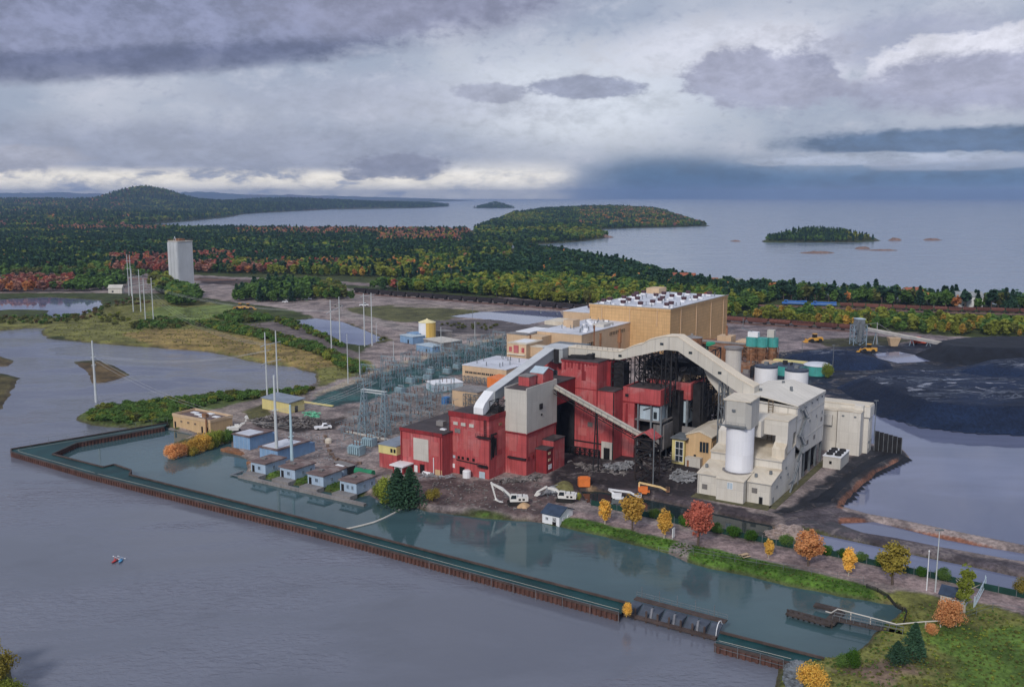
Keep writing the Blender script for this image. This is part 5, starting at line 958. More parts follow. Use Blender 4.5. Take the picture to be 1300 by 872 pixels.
def fence(name, label, pts, h, step, group=None, m=None, zf=None, w=.07, wires=2):
    m = m or M_STEEL; W_ = [Vector(at(*q, 1.5 if zf is None else zf)) for q in pts]; c = W_[0]; t = Thing(name, label, 'fence', (c.x, c.y, zf if zf is not None else hz(c.x, c.y)), 'w', group)
    me = MB().bar((0, 0, 0), (0, 0, h), w).mesh('post', m); pts3 = []
    for a, b in zip(W_, W_[1:]):
        n = max(1, int((b - a).length / step))
        for i in range(n): q = a.lerp(b, i / n); pts3.append((q.x, q.y, zf if zf is not None else hz(q.x, q.y) - .1))
    pts3.append((W_[-1].x, W_[-1].y, pts3[-1][2])); t.parts('post', pts3, me)
    for k in range(wires): t.part('rail', MB().tube([(p[0], p[1], p[2] + h * (1 - k / max(1, wires) * .9) - .03) for p in pts3], w * .4, 4), m)
    return t
fence('river_fence', 'thin post and wire fence on the outer edge of the wall corner', [(213, 537.4), (14, 571), (14.5, 574.6)], 2.4, 6, zf=1.8)
fence('water_fence', 'line of thin posts standing in the river along the wall', [(545, 728), (680, 765), (785, 794)], 3.2, 5.5, zf=-.4, w=.1, wires=1)
fence('water_fence', 'line of thin posts and wires in the river below the end of the wall', [(908, 831), (994, 855)], 3.0, 4.4, zf=-.4, w=.1)
fence('bank_fence', 'thin wire fence along the grass bank of the canal', [(836, 694), (880, 704), (960, 718), (1030, 729), (1096, 741)], 1.8, 4.5)
fence('slope_fence', 'dark low silt fence curving round the canal end', [(1100, 746), (1128, 757), (1146, 768), (1151, 780), (1147, 793)], 1.1, 2.2, m=M_BLK, w=.12, wires=4)
fence('lawn_fence', 'thin wire fence across the lawn by the white gates', [(1218, 790), (1260, 775), (1300, 782), (1340, 792)], 2.0, 4)
# green screen fence
M_GRN = mat('green_mesh_screen', (.010, .045, .036), .85, .2, .4)
G_ = [at(*q, 1.5) for q in [(750, 641), (800, 651.5), (900, 674), (985, 692), (1030, 700), (1100, 715.5), (1160, 729), (1290, 757), (1340, 768)]]
t = Thing('green_fence', 'dark green screen fence between the dirt road and the channel', 'fence', (G_[0][0], G_[0][1], 1.4), 'w')
for a, b in zip(G_, G_[1:]):
    a, b = Vector(a), Vector(b); n = max(1, int((b - a).length / 3.2)); e = (b - a).normalized(); nn = Vector((-e.y, e.x, 0))
    for i in range(n):
        p, q = a.lerp(b, (i + .02) / n), a.lerp(b, (i + .98) / n); zb = 1.35; h_ = 1.7 + RN.uniform(-.08, .08)
        t.part('panel', MB().hexa([(p.x, p.y, zb), (q.x, q.y, zb), (q.x + nn.x * .05, q.y + nn.y * .05, zb), (p.x + nn.x * .05, p.y + nn.y * .05, zb)], [(p.x, p.y, zb + h_), (q.x, q.y, zb + h_), (q.x + nn.x * .05, q.y + nn.y * .05, zb + h_), (p.x + nn.x * .05, p.y + nn.y * .05, zb + h_)]), M_GRN)
        r = a.lerp(b, i / n); t.part('post', MB().bar((r.x, r.y, zb), (r.x, r.y, zb + 2.15), .1), M_STEEL)
# ---- blue pump houses along the canal
M_BLUEW = mat('pale_blue_wall', (.36, .47, .60), .75, .08, .3, ((.30, .30, .32), .4), (1.6, 40, .12)); M_BLUES = mat('blue_siding', (.20, .34, .54), .7, .1, .3, ((.28, .30, .34), .35), (.7, 40, .22)); M_ROOFR = mat('rusty_flat_roof', (.15, .105, .10), .85, .3, .3, blotch=((.32, .29, .28), .5, .25))
desc = ['pale blue flat roofed pump house at the left end of the row on the canal', 'pale blue pump house with the tall blue pole rising behind its roof', 'pale blue pump house third along the canal with green lawn at its right', 'pale blue pump house with white doors at the right end of the row']
for k, (u, v, d) in enumerate([(-63.9, -34, 8.8), (-51.5, -33.2, 8.8), (-38.8, -33.8, 8.2), (-25.5, -33.6, 8.6)]):
    t = Thing('pump_house', desc[k], 'building', (u, v, 1.4), group='pale blue pump houses on the canal edge')
    t.part('wall', MB().box(u - 6.6, u, v, v + d, 1.2, 4.7), M_BLUEW); t.part('roof', MB().box(u - 7, u + .4, v - .4, v + d + .4, 4.71, 5.1), M_ROOFR); t.part('roof_box', MB().box(u - 5, u - 3.4, v + 3, v + 4.2, 5.11, 5.6), M_CONC)
    t.part('door', fbox('f', v, u - 6.1, u - 5.0, 1.5, 3.7, .08), M_DARK)
    for a in ((-3.4, -2.2),) if k < 3 else ((-3.9, -3.0), (-2, -1.1)): window(t, 'f', v, u + a[0], u + a[1], 2.5, 3.8, M_BLUEW)
    for b in (3, 6.4)[:1 + k % 2]: window(t, 'r', u, v + b, v + b + 1.1, 2.4, 3.7, M_BLUEW)
    t.part('quay_slab', MB().box(u - 6.9, u + .3, v - 3.4, v - .05, .2, 1.55), M_CONC)
x_, y_ = p2w(-20, -38); t = Thing('quay', 'low concrete quay edge in front of the pale blue houses', 'quay', (-72, -38, 0)); t.part('beam', MB().box(-72, -18.5, -38.4, -37.2, -.8, .9), M_CONC); t.part('corner', MB().box(-76, -72.05, -38.2, -37.4, .35, .6).box(-76, -75.2, -37.38, -33, .35, .6), M_STEEL)
for u0, u1, v0, v1, z, lab in ((-99.2, -90.7, -16.2, -5.4, 6.0, 'blue sided shed on a rusty dock, nearer the pump station'), (-78.6, -70, -22.8, -7.6, 5.8, 'blue sided shed in front of the twin tall poles')):
    t = Thing('blue_shed', lab, 'shed', (u1, v0, 1.3), group='blue sided screen house sheds'); t.part('wall', MB().box(u0, u1, v0, v1, 1.2, z), M_BLUES); t.part('roof', MB().box(u0 - .4, u1 + .4, v0 - .4, v1 + .4, z + .01, z + .4), M_ROOFR)
    t.part('roof_deck', MB().box(u0 + .6, u1 - .8, v0 + .6, v1 - 3.4, z + .41, z + .52), M_WROOF); t.part('dock', MB().box(u0 - 3, u1 + .8, v0 - 3.4, v0 - .05, -.4, 1.1), M_RUST)
    for k in range(4): t.part('door_seam', fbox('f', v0, u0 + 1 + k * 2.1, u0 + 1.1 + k * 2.1, 1.3, z - .2, .05), M_BLUEW)
    t.part('lean_to', MB().box(u0 + 1, u1 - .2, v1, v1 + 2.5, 1.2, z - 1), M_BLUES)
t = Thing('low_shed', 'little blue shed with pinkish patched roof behind the pale blue houses', 'shed', (-40, -17, 1.4)); t.part('wall', MB().box(-47, -41.4, -22, -15.5, 1.2, 3.8), M_BLUEW); t.part('roof', MB().box(-47.4, -41, -22.4, -15.2, 3.81, 4.1), M_ROOFR); t.part('roof_patch', MB().box(-46, -42.6, -20.8, -17, 4.11, 4.2), M_WHITE)
t = Thing('pump_station', 'tan flat roofed pump station standing in the canal corner', 'building', (-121.8, -7.4, .5))
t.part('wall', MB().box(-143.4, -121.8, -7.4, 3.2, .2, 5.4), M_TAN3); t.part('parapet', MB().box(-143.6, -121.6, -7.6, -7.2, 5.41, 6.5).box(-122, -121.6, -7.18, 3.4, 5.41, 6.5).box(-143.6, -122.02, 3.0, 3.4, 5.41, 6.5).box(-143.6, -143.2, -7.18, 2.98, 5.41, 6.5), M_TAN2); t.part('roof', MB().box(-143.2, -122, -7.18, 3, 5.41, 5.7), M_ROOFR)
for a, b in ((-141, -1), (-137, -2.5), (-132.6, -4), (-128, -1.5), (-134, .8)): t.part('roof_panel', MB().box(a, a + 3.2, b, b + 1.8, 5.75, 6.0), M_WHITE)
for a in (-142.6, -127, -124): t.part('door', fbox('f', -7.4, a, a + .9, 1.0, 3.4, .08), M_DARK)
for a in (-139, -135, -131): window(t, 'f', -7.4, a, a + 1.2, 3.4, 4.4, M_TAN2)
t.part('apron', MB().box(-144.6, -121, -9, -7.45, -1, .6), M_CONC); t.part('crane_head', MB().cyl(-123.2, -8.2, .6, 7.6, .3, .3, 8).box(-124.4, -122.2, -9, -7.6, 7.6, 9), M_RUST)
o_, rz_, w_, d_ = site((333, 518.6), (367.5, 525), (388, 520.5)); t = lthing('yellow_shed', 'pale yellow low shed with blue grey roof behind the tall poles', 'shed', o_, rz_)
t.part('wall', MB().side([(-w_, -.3), (0, -.3), (0, 4.2), (-w_, 4.6)], 'v', 0, d_), M_YEL); t.part('roof', MB().hexa([(-w_ - .4, -.4, 4.62), (.4, -.4, 4.22), (.4, d_ + .4, 4.9), (-w_ - .4, d_ + .4, 5.3)], [(-w_ - .4, -.4, 4.95), (.4, -.4, 4.55), (.4, d_ + .4, 5.2), (-w_ - .4, d_ + .4, 5.6)]), M_BROOF); t.part('door', fbox('r', 0, 3, 4.6, 0, 2.6, .08), M_DARK)
# black container, green tank
o_, rz_, w_, d_ = site((424, 597), (443, 603), (446, 598)); t = lthing('black_container', 'black roll off container behind the pale blue houses', 'container', o_, rz_); t.part('box', MB().box(-w_, 0, 0, 2.6, .2, 2.7), M_BLK); t.part('lid', MB().box(-w_ - .1, .1, -.1, 2.7, 2.71, 2.85), M_CONC); t.part('rib', MB().box(-w_ * .66, -w_ * .62, -.12, 0, .3, 2.6).box(-w_ * .33, -w_ * .29, -.12, 0, .3, 2.6), M_STEEL)
o_, rz_, w_, d_ = site((449, 605), (471, 609)); t = lthing('green_tanker', 'dark green cylinder tank trailer beside the black container', 'tank', o_, rz_); t.part('vessel', MB().bar((-w_, 1.2, 1.7), (0, 1.2, 1.7), 2.3, n=12), mat('tank_green', (.02, .20, .10), .5)); t.part('skid', MB().box(-w_, 0, .4, 2, .1, .7), M_BLK); t.part('hatch', MB().cyl(-w_ * .5, 1.2, 2.8, 3.2, .4, .4, 8), M_STEEL)
for px, py, lab in ((376, 568, 'small cream dome tank beside the blue shed'), (417, 562, 'small cream box on the gravel by the barrier blocks')): q = gpos(px, py); solo('small_tank', lab, 'tank', MB().lathe(0, 0, [(0, 1.3), (1.2, 1.3), (1.7, .7), (1.8, .1)], 10), M_CREAMR, q, 'l')
blk = MB().box(-.8, .8, -.45, .45, -.1, .85).mesh('barrier_block', mat('muddy_block', (.17, .12, .095), .9, .25, .8, rnd=.3)); pb = [(413, 555), (414, 561), (416, 567), (418, 573), (421, 578), (424, 582), (428, 584), (433, 586), (437, 587), (442, 588), (447, 589), (452, 590), (456, 589)]
for i, q in enumerate(pb):
    o = link('barrier_block', blk); o.location = gpos(*q); o.rotation_euler = (0, 0, RN.uniform(0, 3)); o['label'] = '%s muddy barrier block from the far end of the row round the near switchyard' % ordn(i); o['category'] = 'barrier'; o['group'] = 'barrier blocks round the switchyard'
# ---- poles and lines
M_POLE = mat('galvanised_pole', (.50, .54, .56), .6, .08, .2); M_POLEB = mat('blue_steel_pole', (.40, .55, .62), .6, .08, .2)
def mono(px, py, h, lab, m=M_POLE, arms=(), r=.42, group=None, ang=0.0):
    q = gpos(px, py, 1.0); t = lthing('power_pole', lab, 'pole', (q[0], q[1], q[2] - .3), ang, group); t.part('shaft', MB().cyl(0, 0, 0, h, r, r * .55, 10), m)
    for z, l in arms: t.part('crossarm', MB().bar((-l, 0, z), (l, 0, z + .4), .24), m); [t.part('insulator', MB().bar((s * l * .9, 0, z - 1.2), (s * l * .9, 0, z), .16, n=6), M_STEEL) for s in (-1, 1)]
    return t
mono(122, 508, 28.5, 'lone grey steel pole at the marsh tip in the river', arms=((17.5, 1.0), (21, 1.0)), r=.62)
mono(352, 588, 30, 'tall galvanised pole between the pale blue houses', arms=((18, 1.1),), r=.62); mono(371, 590.5, 20.5, 'pale blue steel pole standing among the pale blue houses', M_POLEB, ((9.5, .9),), r=.6)
def hframe(p0, p1, h, arms, lab, group=None, r=.4):
    a, b = gpos(*p0, 1.0), gpos(*p1, 1.0); d = Vector(b) - Vector(a); L = Vector((d.x, d.y, 0)).length; t = lthing('twin_pole', lab, 'pole', (a[0], a[1], min(a[2], b[2]) - .3), math.atan2(d.y, d.x), group)
    for x in (0, L): t.part('shaft', MB().cyl(x, 0, 0, h, r, r * .6, 8), M_POLE)
    for z in arms:
        t.part('crossarm', MB().bar((-L * .45, 0, z), (0, 0, z + .5), .22).bar((0, 0, z + .5), (L, 0, z + .8), .22).bar((L, 0, z + .8), (L * 1.45, 0, z + .9), .22), M_POLE)
        for x in (-L * .4, L * .5, L * 1.4): t.part('insulator', MB().bar((x, 0, z - 1.3), (x, 0, z + .4), .15, n=6), M_STEEL)
    return t
hframe((339.5, 508), (353, 505), 30, (16, 24), 'tall twin pole frame with two crossarms behind the yellow shed')
hframe((421, 447), (432, 441), 30, (23,), 'left twin pole frame at the pond beside the switchyard', 'twin poles at the pond'); hframe((463, 441), (472.5, 440), 32, (30,), 'right twin pole frame at the pond beside the switchyard', 'twin poles at the pond')
hframe((185, 411), (195, 410), 32, (23, 27), 'rightmost twin pole frame on the grassy knoll', 'twin poles on the knoll'); hframe((169.5, 397.5), (179, 397), 33, (20, 27), 'middle twin pole frame on the grassy knoll', 'twin poles on the knoll'); hframe((164, 376), (167.5, 377), 37, (24, 31), 'leftmost twin pole frame on the grassy knoll', 'twin poles on the knoll')
def wires(lab, a, b, sag, n=3, gap=2.2):
    a, b = Vector(a), Vector(b); d = b - a; e = Vector((-d.y, d.x, 0)).normalized(); m = MB()
    for k in range(n):
        o = e * (k - (n - 1) / 2) * gap; pts = [a.lerp(b, i / 10) + o - Vector((0, 0, sag * 4 * (i / 10) * (1 - i / 10))) for i in range(11)]; m.tube(pts, .045, 3)
    o = solo('power_lines', lab, 'power line', m, mat('wire', (.45, .46, .48), .5), a, 'w'); return o
z_ = lambda p, h: (*at(*p, 1.0)[:2], h)
wires('three wires from the lone marsh pole to the twin poles behind the yellow shed', z_((122, 508), 21), z_((346, 506), 23), 4); wires('wires from the tall galvanised pole across to the switchyard tower', z_((352, 588), 19), z_((475, 545), 20), 2)
wires('wires running from the knoll poles to the pond twin poles', z_((190, 410), 27), z_((427, 444), 24), 5); wires('wires from the twin poles behind the yellow shed to the knoll poles', z_((346, 506), 25), z_((190, 411), 24), 7); wires('wires from the pale blue pole to the lone marsh pole', z_((371, 590.5), 14), z_((122, 508), 20), 5, 2)
# ---- switchyard
M_LAT = mat('teal_grey_steel', (.21, .29, .34), .6, .15, .5); M_INS = mat('brown_insulator', (.16, .09, .075), .4, .2, .5); M_TRF = mat('transformer_blue_grey', (.28, .40, .46), .6, .12, .4)
def gantry(lab, w, h, o, rz, group):
    t = lthing('steel_gantry', lab, 'gantry', o, rz, group)
    for s in (-1, 1):
        c = MB()
        for e in (-1, 1): c.bar((s * w / 2, e * .9, 0), (s * w / 2, e * .25, h), .13)
        for k in range(5): f0 = k / 5; c.bar((s * w / 2, .9 - .65 * f0, h * f0), (s * w / 2, -.9 + .65 * (f0 + .2), h * (f0 + .2)), .07)
        c.bar((s * w / 2, 0, h), (s * w / 2, 0, h + 1.6), .07); t.part('column', c, M_LAT)
    b = MB().bar((-w / 2, -.4, h), (w / 2, -.4, h), .11).bar((-w / 2, .4, h), (w / 2, .4, h), .11).bar((-w / 2, 0, h - .8), (w / 2, 0, h - .8), .11)
    for k in range(7): b.bar((-w / 2 + w * k / 7, .4 if k % 2 else -.4, h), (-w / 2 + w * (k + 1) / 7, 0, h - .8), .1)
    t.part('beam', b, M_LAT)
    for k in (-1, 0, 1): t.part('insulator', MB().cyl(k * w * .3, 0, h - 2.6, h - .8, .16, .16, 6), M_INS)
    return t
def busp(o, rz, lab, group):
    t = lthing('bus_support', lab, 'bus support', o, rz, group); t.part('stand', MB().bar((-2.2, 0, 0), (-2.2, 0, 3), .18).bar((2.2, 0, 0), (2.2, 0, 3), .18).bar((-2.6, 0, 3), (2.6, 0, 3), .2).bar((-2.2, 0, .2), (2.2, 0, 2.9), .12), M_LAT)
    for k in (-2, 0, 2): t.part('insulator', MB().cyl(k, 0, 3.1, 4.8, .17, .14, 6), M_INS)
    t.part('bus_bar', MB().bar((-2, -3.4, 4.9), (-2, 3.4, 4.9), .12).bar((0, -3.4, 4.9), (0, 3.4, 4.9), .12).bar((2, -3.4, 4.9), (2, 3.4, 4.9), .12), M_LAT); return t
def transf(o, rz, lab, group, sc=1.0):
    t = lthing('transformer', lab, 'transformer', o, rz, group); t.part('tank', MB().box(-2.6, 2.6, -1.5, 1.5, .3, 3.6), M_TRF); t.part('plinth', MB().box(-3, 3, -2.4, 2.4, -.2, .29), M_CONC)
    for s in (-1, 1):
        for k in range(5): t.part('radiator', MB().box(-2.3 + k, -1.7 + k, s * 1.55 if s > 0 else -2.4, 2.4 if s > 0 else -1.55, .8, 3.3), M_TRF)
    for k in (-1.5, 0, 1.5): t.part('bushing', MB().cyl(k, 0, 3.61, 5.4, .22, .12, 8), M_INS)
    t.part('conservator', MB().bar((-2, 1, 4.5), (2, 1, 4.5), .8, n=8), M_TRF); return t
def inpoly(px, py, poly):
    c = False
    for (ax, ay), (bx, by) in zip(poly, poly[1:] + poly[:1]):
        if (ay > py) != (by > py) and px < (bx - ax) * (py - ay) / (by - ay) + ax: c = not c
    return c
QF = [(450, 486), (500, 469), (550, 456), (600, 444), (645, 431), (648, 450), (600, 466), (545, 478), (505, 492), (462, 502)]; QN = [(432, 548), (455, 525), (520, 504), (580, 497), (575, 516), (560, 530), (500, 556), (445, 566)]
g0 = gantry('teal grey steel gantry in the far switchyard rows', 8.6, 8.5, (0, 0, 1.4), GA, 'far switchyard gantries'); g1 = gantry('teal grey steel gantry in the near switchyard', 8, 9, (0, 0, 1.4), GA, 'near switchyard gantries'); b0 = busp((0, 0, 1.4), GA, 'low bus support frame in the far switchyard', 'far switchyard bus supports'); b1 = busp((0, 0, 1.4), GA, 'low bus support frame in the near switchyard', 'near switchyard bus supports')
spots = {0: [], 1: [], 2: [], 3: []}
for i in range(-30, 10):
    for j in range(0, 40):
        u, v = i * 8.6, 12 + j * 7.5; x, y = p2w(u, v)
        if y < 100: continue
        a, b = pix(x, y, 1.5)
        if inpoly(a, b, QF): spots[0 if (i + j) % 2 == 0 else 2].append((x, y, i, j))
        if inpoly(a, b, QN): spots[1 if (i + 2 * j) % 3 == 0 else 3].append((x, y, i, j))
for k, pr in ((0, g0), (1, g1), (2, b0), (3, b1)):
    js = sorted({q[3] for q in spots[k]}); rows_ = {j: sorted(q[2] for q in spots[k] if q[3] == j) for j in js}
    for n, (x, y, i, j) in enumerate(spots[k]):
        lb = 'teal steel %s in %s switchyard, row %s from the canal, %s from left' % ('gantry' if k < 2 else 'bus support', 'far' if k % 2 == 0 else 'near', ordn(js.index(j)), ordn(rows_[j].index(i)))
        lb = lb.replace('row ', '').replace(' from the canal', ' row from the canal')
        rz = GA + (math.pi / 2 if RN.random() < .3 else 0); loc = (x + RN.uniform(-1, 1), y + RN.uniform(-1, 1), 1.35)
        if n == 0: pr.o.location = loc; pr.o.rotation_euler = (0, 0, rz); pr.o['label'] = lb
        else: dup(pr.o, loc, rz, lb)
tl = ['pale blue grey transformer in the near yard left of the annex, larger front one', 'pale blue grey transformer just behind the front one by the annex', 'pale transformer at the middle of the teal ground', 'teal transformer left of the white trailer', 'pale transformer right behind the white trailer', 'pale transformer at the far end of the white trailer', 'teal transformer by the far gantries', 'small transformer near the scrap yard edge']
tr0 = None
for (px, py), lab, s in zip([(453, 577), (469, 566), (521, 486), (508, 499), (543, 482), (546, 474), (568, 474), (580, 468)], tl, (.95, .85, .7, .75, .7, .7, .7, .65)):
    q = gpos(px, py)
    if tr0 is None: tr0 = transf(q, GA, lab, 'switchyard transformers'); tr0.o.scale = (s, s, s)
    else: dup(tr0.o, q, GA, lab, s)
# portal tower with two lattice legs
a, b = gpos(463, 549), gpos(489, 553); d = Vector(b) - Vector(a); L_ = d.length; t = lthing('portal_tower', 'tall blue grey lattice portal tower in the near switchyard', 'tower', a, math.atan2(d.y, d.x))
for x0, nm in ((0, 1), (L_, 1)):
    c = MB(); H_ = 17
    for sx in (-1, 1):
        for sy in (-1, 1): c.bar((x0 + sx * 1.7, sy * 1.7, 0), (x0 + sx * .5, sy * .5, H_), .26)
    for k in range(9):
        f0, f1 = k / 9, (k + 1) / 9; r0, r1 = 1.7 - 1.2 * f0, 1.7 - 1.2 * f1
        for e in (-1, 1): c.bar((x0 - r0, e * r0, H_ * f0), (x0 + r1, e * r1, H_ * f1), .15).bar((x0 + r0, e * r0, H_ * f0), (x0 - r1, e * r1, H_ * f1), .15).bar((x0 + e * r0, -r0, H_ * f0), (x0 + e * r1, r1, H_ * f1), .15)
    t.part('lattice_leg', c, M_LAT)
c = MB()
for e in (-1, 1): c.bar((-1, e * .5, 16.8), (L_ + 1, e * .5, 16.8), .24).bar((-1, e * .5, 15.9), (L_ + 1, e * .5, 15.9), .2)
t.part('top_beam', c, M_POLE); t.part('spike', MB().bar((L_, 0, 17), (L_, 0, 23), .15), M_LAT); t.part('spike', MB().bar((0, 0, 17), (0, 0, 21), .15), M_LAT)
mast = [(442, 487, 24, 'thin lightning mast at the left corner of the teal yard'), (457, 480, 16, 'thin lightning mast beside the teal yard bank'), (500, 470, 15, 'thin lightning mast at the middle of the far switchyard'), (560, 448, 15, 'thin lightning mast in the far rows left of the office'), (603, 440, 15, 'thin lightning mast at the right of the far switchyard'), (478, 432, 12, 'thin lamp pole on the paved yard by the pond')]
for px, py, h, lab in mast: q = gpos(px, py); solo('lightning_mast', lab, 'mast', MB().cyl(0, 0, 0, h, .28, .12, 6), M_POLE, q, 'l', 'switchyard masts')
fence('yard_fence', 'pale mesh fence on the bank of the teal switchyard', [(395, 506), (425, 492), (500, 468), (560, 450), (640, 427)], 2.4, 5, m=M_LAT)
fence('yard_fence', 'pale rail fence between the near switchyard and the gravel road', [(428, 566), (440, 573), (470, 578), (505, 570)], 2.4, 4, m=M_LAT); solo('cable_trough', 'long pale concrete trough across the near switchyard', 'trough', MB().bar(gpos(440, 548), gpos(508, 562), .9), M_GREYW, gpos(440, 548), 'w'); solo('yellow_barrier', 'long pale yellow bar along the edge of the teal yard', 'barrier', MB().bar(gpos(381, 510), gpos(423, 516), 1.0), M_YEL, gpos(381, 510), 'w')
o_, rz_, w_, d_ = site((541, 494), (551, 499), (575, 489.5)); t = lthing('white_trailer', 'long white flat roofed trailer on the teal yard', 'trailer', o_, rz_); t.part('wall', MB().box(-w_, 0, 0, d_, .4, 3.7), M_PALEB); t.part('roof', MB().box(-w_ - .2, .2, -.2, d_ + .2, 3.71, 4.0), M_WHITE); t.part('skirt', MB().box(-w_ + .2, -.2, .2, d_ - .2, -.3, .39), M_TEAL); t.part('door', fbox('f', 0, -w_ * .5, -w_ * .5 + 1, .5, 2.8, .08), M_TEAL)
# ---- yard sheds and tank beyond the switchyard
q = gpos(542.5, 432); t = lthing('yellow_tank', 'yellow and white round tank with a shallow cone roof', 'tank', q); mY = mat('ochre_yellow', (.72, .50, .14), .6, .06, .1, ((.5, .36, .12), .3)); k_ = 18; r_ = 5.3
ring = lambda a0, a1: MB().add([(r_ * math.cos(a0 + (a1 - a0) * i / 12), r_ * math.sin(a0 + (a1 - a0) * i / 12), z) for z in (-.2, 11.4) for i in range(13)], [(i, i + 1, 14 + i, 13 + i) for i in range(12)])
t.part('yellow_shell', ring(-math.pi * .52, math.pi * .75), mY); t.part('white_shell', ring(math.pi * .75, math.pi * 1.48), M_WHITE); t.part('cone_roof', MB().lathe(0, 0, [(11.41, 5.6), (13.3, .5), (13.7, .4)], 20), mat('cream_yellow', (.74, .66, .38), .6)); t.part('ladder', MB().bar((1.8, -5.2, 0), (1.8, -5.2, 11.6), .3), mY)
def shed(name, lab, l, c, r, h, wm, rm, cat='shed', gable=0.0, group=None, z=1.5):
    o_, rz_, w_, d_ = site(l, c, r, z); o_ = (o_[0], o_[1], hz(o_[0], o_[1])); t = lthing(name, lab, cat, o_, rz_, group); d_ = max(d_, 2)
    if gable:
        t.part('wall', MB().side([(0, -.4), (d_, -.4), (d_, h), (d_ / 2, h + gable), (0, h)], 'u', -w_, 0), wm)
        t.part('roof', MB().side([(-.4, h - .1), (d_ / 2, h + gable + .05), (d_ + .4, h - .1), (d_ + .4, h + .15), (d_ / 2, h + gable + .35), (-.4, h + .15)], 'u', -w_ - .4, .4), rm)
    else: t.part('wall', MB().box(-w_, 0, 0, d_, -.4, h), wm); t.part('roof', MB().box(-w_ - .3, .3, -.3, d_ + .3, h + .01, h + .35), rm)
    t.part('door', fbox('f', 0, -w_ * .4, -w_ * .4 + 1.2, 0, 2.3, .08), M_DARK); return t, w_, d_
shed('blue_shed', 'blue shed left of the yellow and white tank', (508, 434), (524, 437), (529, 433), 4.2, M_BLUES, M_PALEB); shed('blue_container', 'dark blue container leaning on the blue shed by the yellow tank', (517, 432), (528, 434), (532, 431), 4.6, mat('deep_blue', (.06, .13, .34), .6), M_BLUES, 'container'); shed('grey_shed', 'grey shed with pale flat roof right of the yellow tank', (538, 441), (563, 446.5), (575, 441), 5.0, M_CONC, M_GREYW); shed('site_cabin', 'small blue site cabin in front of the grey shed', (528.5, 445), (549, 448.5), (556, 444), 3.4, M_BLUES, M_PALEB); shed('grey_cabin', 'little grey cabin right of the yellow tank', (553, 427), (562, 429), (566, 426), 3.6, M_CONC, M_CONC)
# ---- riverside house, excavators, lifts
t, w_, d_ = shed('white_house', 'small white house with dark blue gable roof on the grass bank', (688.5, 657.5), (710, 662.5), (722.5, 652.5), 3.0, M_WHITE, mat('navy_shingle', (.035, .055, .095), .8, .2, .8), 'house', 1.5)
for a in (.3, .72): window(t, 'f', 0, -w_ * a - .5, -w_ * a + .5, 1.2, 2.2, M_WHITE)
for b in (.3, .65): window(t, 'r', 0, d_ * b - .4, d_ * b + .5, 1.1, 2.2, M_WHITE)
M_MACH = mat('machine_white', (.70, .70, .68), .5, .08, .4, ((.4, .36, .3), .3)); M_TRK = mat('track_black', (.02, .02, .02), .8, .3, 1)
def excavator(lab, o, rz, boom, sc=1.0):
    t = lthing('excavator', lab, 'excavator', o, rz); t.o.scale = (sc, sc, sc)
    for s in (-1, 1): t.part('track', MB().side([(-2.1, .05), (1.9, .05), (2.3, .45), (2.0, .85), (-2.2, .85), (-2.5, .45)], 'v', s * 1.15 - .3, s * 1.15 + .3), M_TRK)
    t.part('turntable', MB().box(-1, 1, -.9, .9, .6, 1.05), M_TRK); b = t.part('body', MB().side([(-2.7, 1.1), (1.1, 1.1), (1.1, 2.0), (-.6, 2.35), (-2.5, 2.3), (-2.8, 1.9)], 'v', -1.35, 1.35), M_MACH)
    t.part('counterweight', MB().box(-3.1, -2.65, -1.3, 1.3, 1.15, 2.2), M_MACH, b); t.part('exhaust', MB().cyl(-1.6, .6, 2.3, 3.0, .1, .1, 6), M_BLK, b)
    for a in (-2.2, -1.2): t.part('side_grille', MB().box(a, a + .6, 1.351, 1.4, 1.4, 1.9), M_DARK, b)
    c = t.part('cab', MB().side([(-.2, 1.1), (1.6, 1.1), (1.75, 2.0), (1.3, 3.0), (-.2, 3.0)], 'v', .35, 1.36), M_MACH); t.part('cab_window', MB().side([(0, 1.9), (1.5, 1.9), (1.2, 2.85), (0, 2.85)], 'v', 1.361, 1.4).box(1.72, 1.76, .45, 1.25, 1.9, 2.1), M_GLASS, c)
    P0, P1, P2, P3 = [Vector((p[0], -.3, p[1])) for p in boom]; t.part('boom', MB().bar(P0, P0.lerp(P1, .5) + Vector((0, 0, .5)), .65, .75).bar(P0.lerp(P1, .5) + Vector((0, 0, .5)), P1, .75, .45), M_MACH)
    t.part('ram', MB().bar(P0 + Vector((.4, .3, -.1)), P0.lerp(P1, .45) + Vector((0, .3, .2)), .2), M_STEEL); t.part('stick', MB().bar(P1 + Vector((.2, 0, .4)), P2, .5, .35), M_MACH)
    t.part('bucket', MB().side([(P2.x - .2, P2.z + .2), (P2.x + .3, P2.z - .1), (P3.x + .4, P3.z), (P3.x - .5, P3.z - .1), (P2.x - .9, P2.z - .5)], 'v', -.85, .25), M_MACH); return t
q = gpos(655, 640); excavator('white excavator with its boom raised high on the riverside dirt', q, math.radians(184), [(1.0, 1.8), (6.2, 5.6), (5.2, 1.4), (3.8, .7)], 1.12)
q = gpos(717, 636); excavator('white excavator with its boom stretched low behind the white house', q, math.radians(168), [(1.0, 1.8), (4.6, 3.2), (7.4, 2.0), (7.8, 1.0)], 1.12)
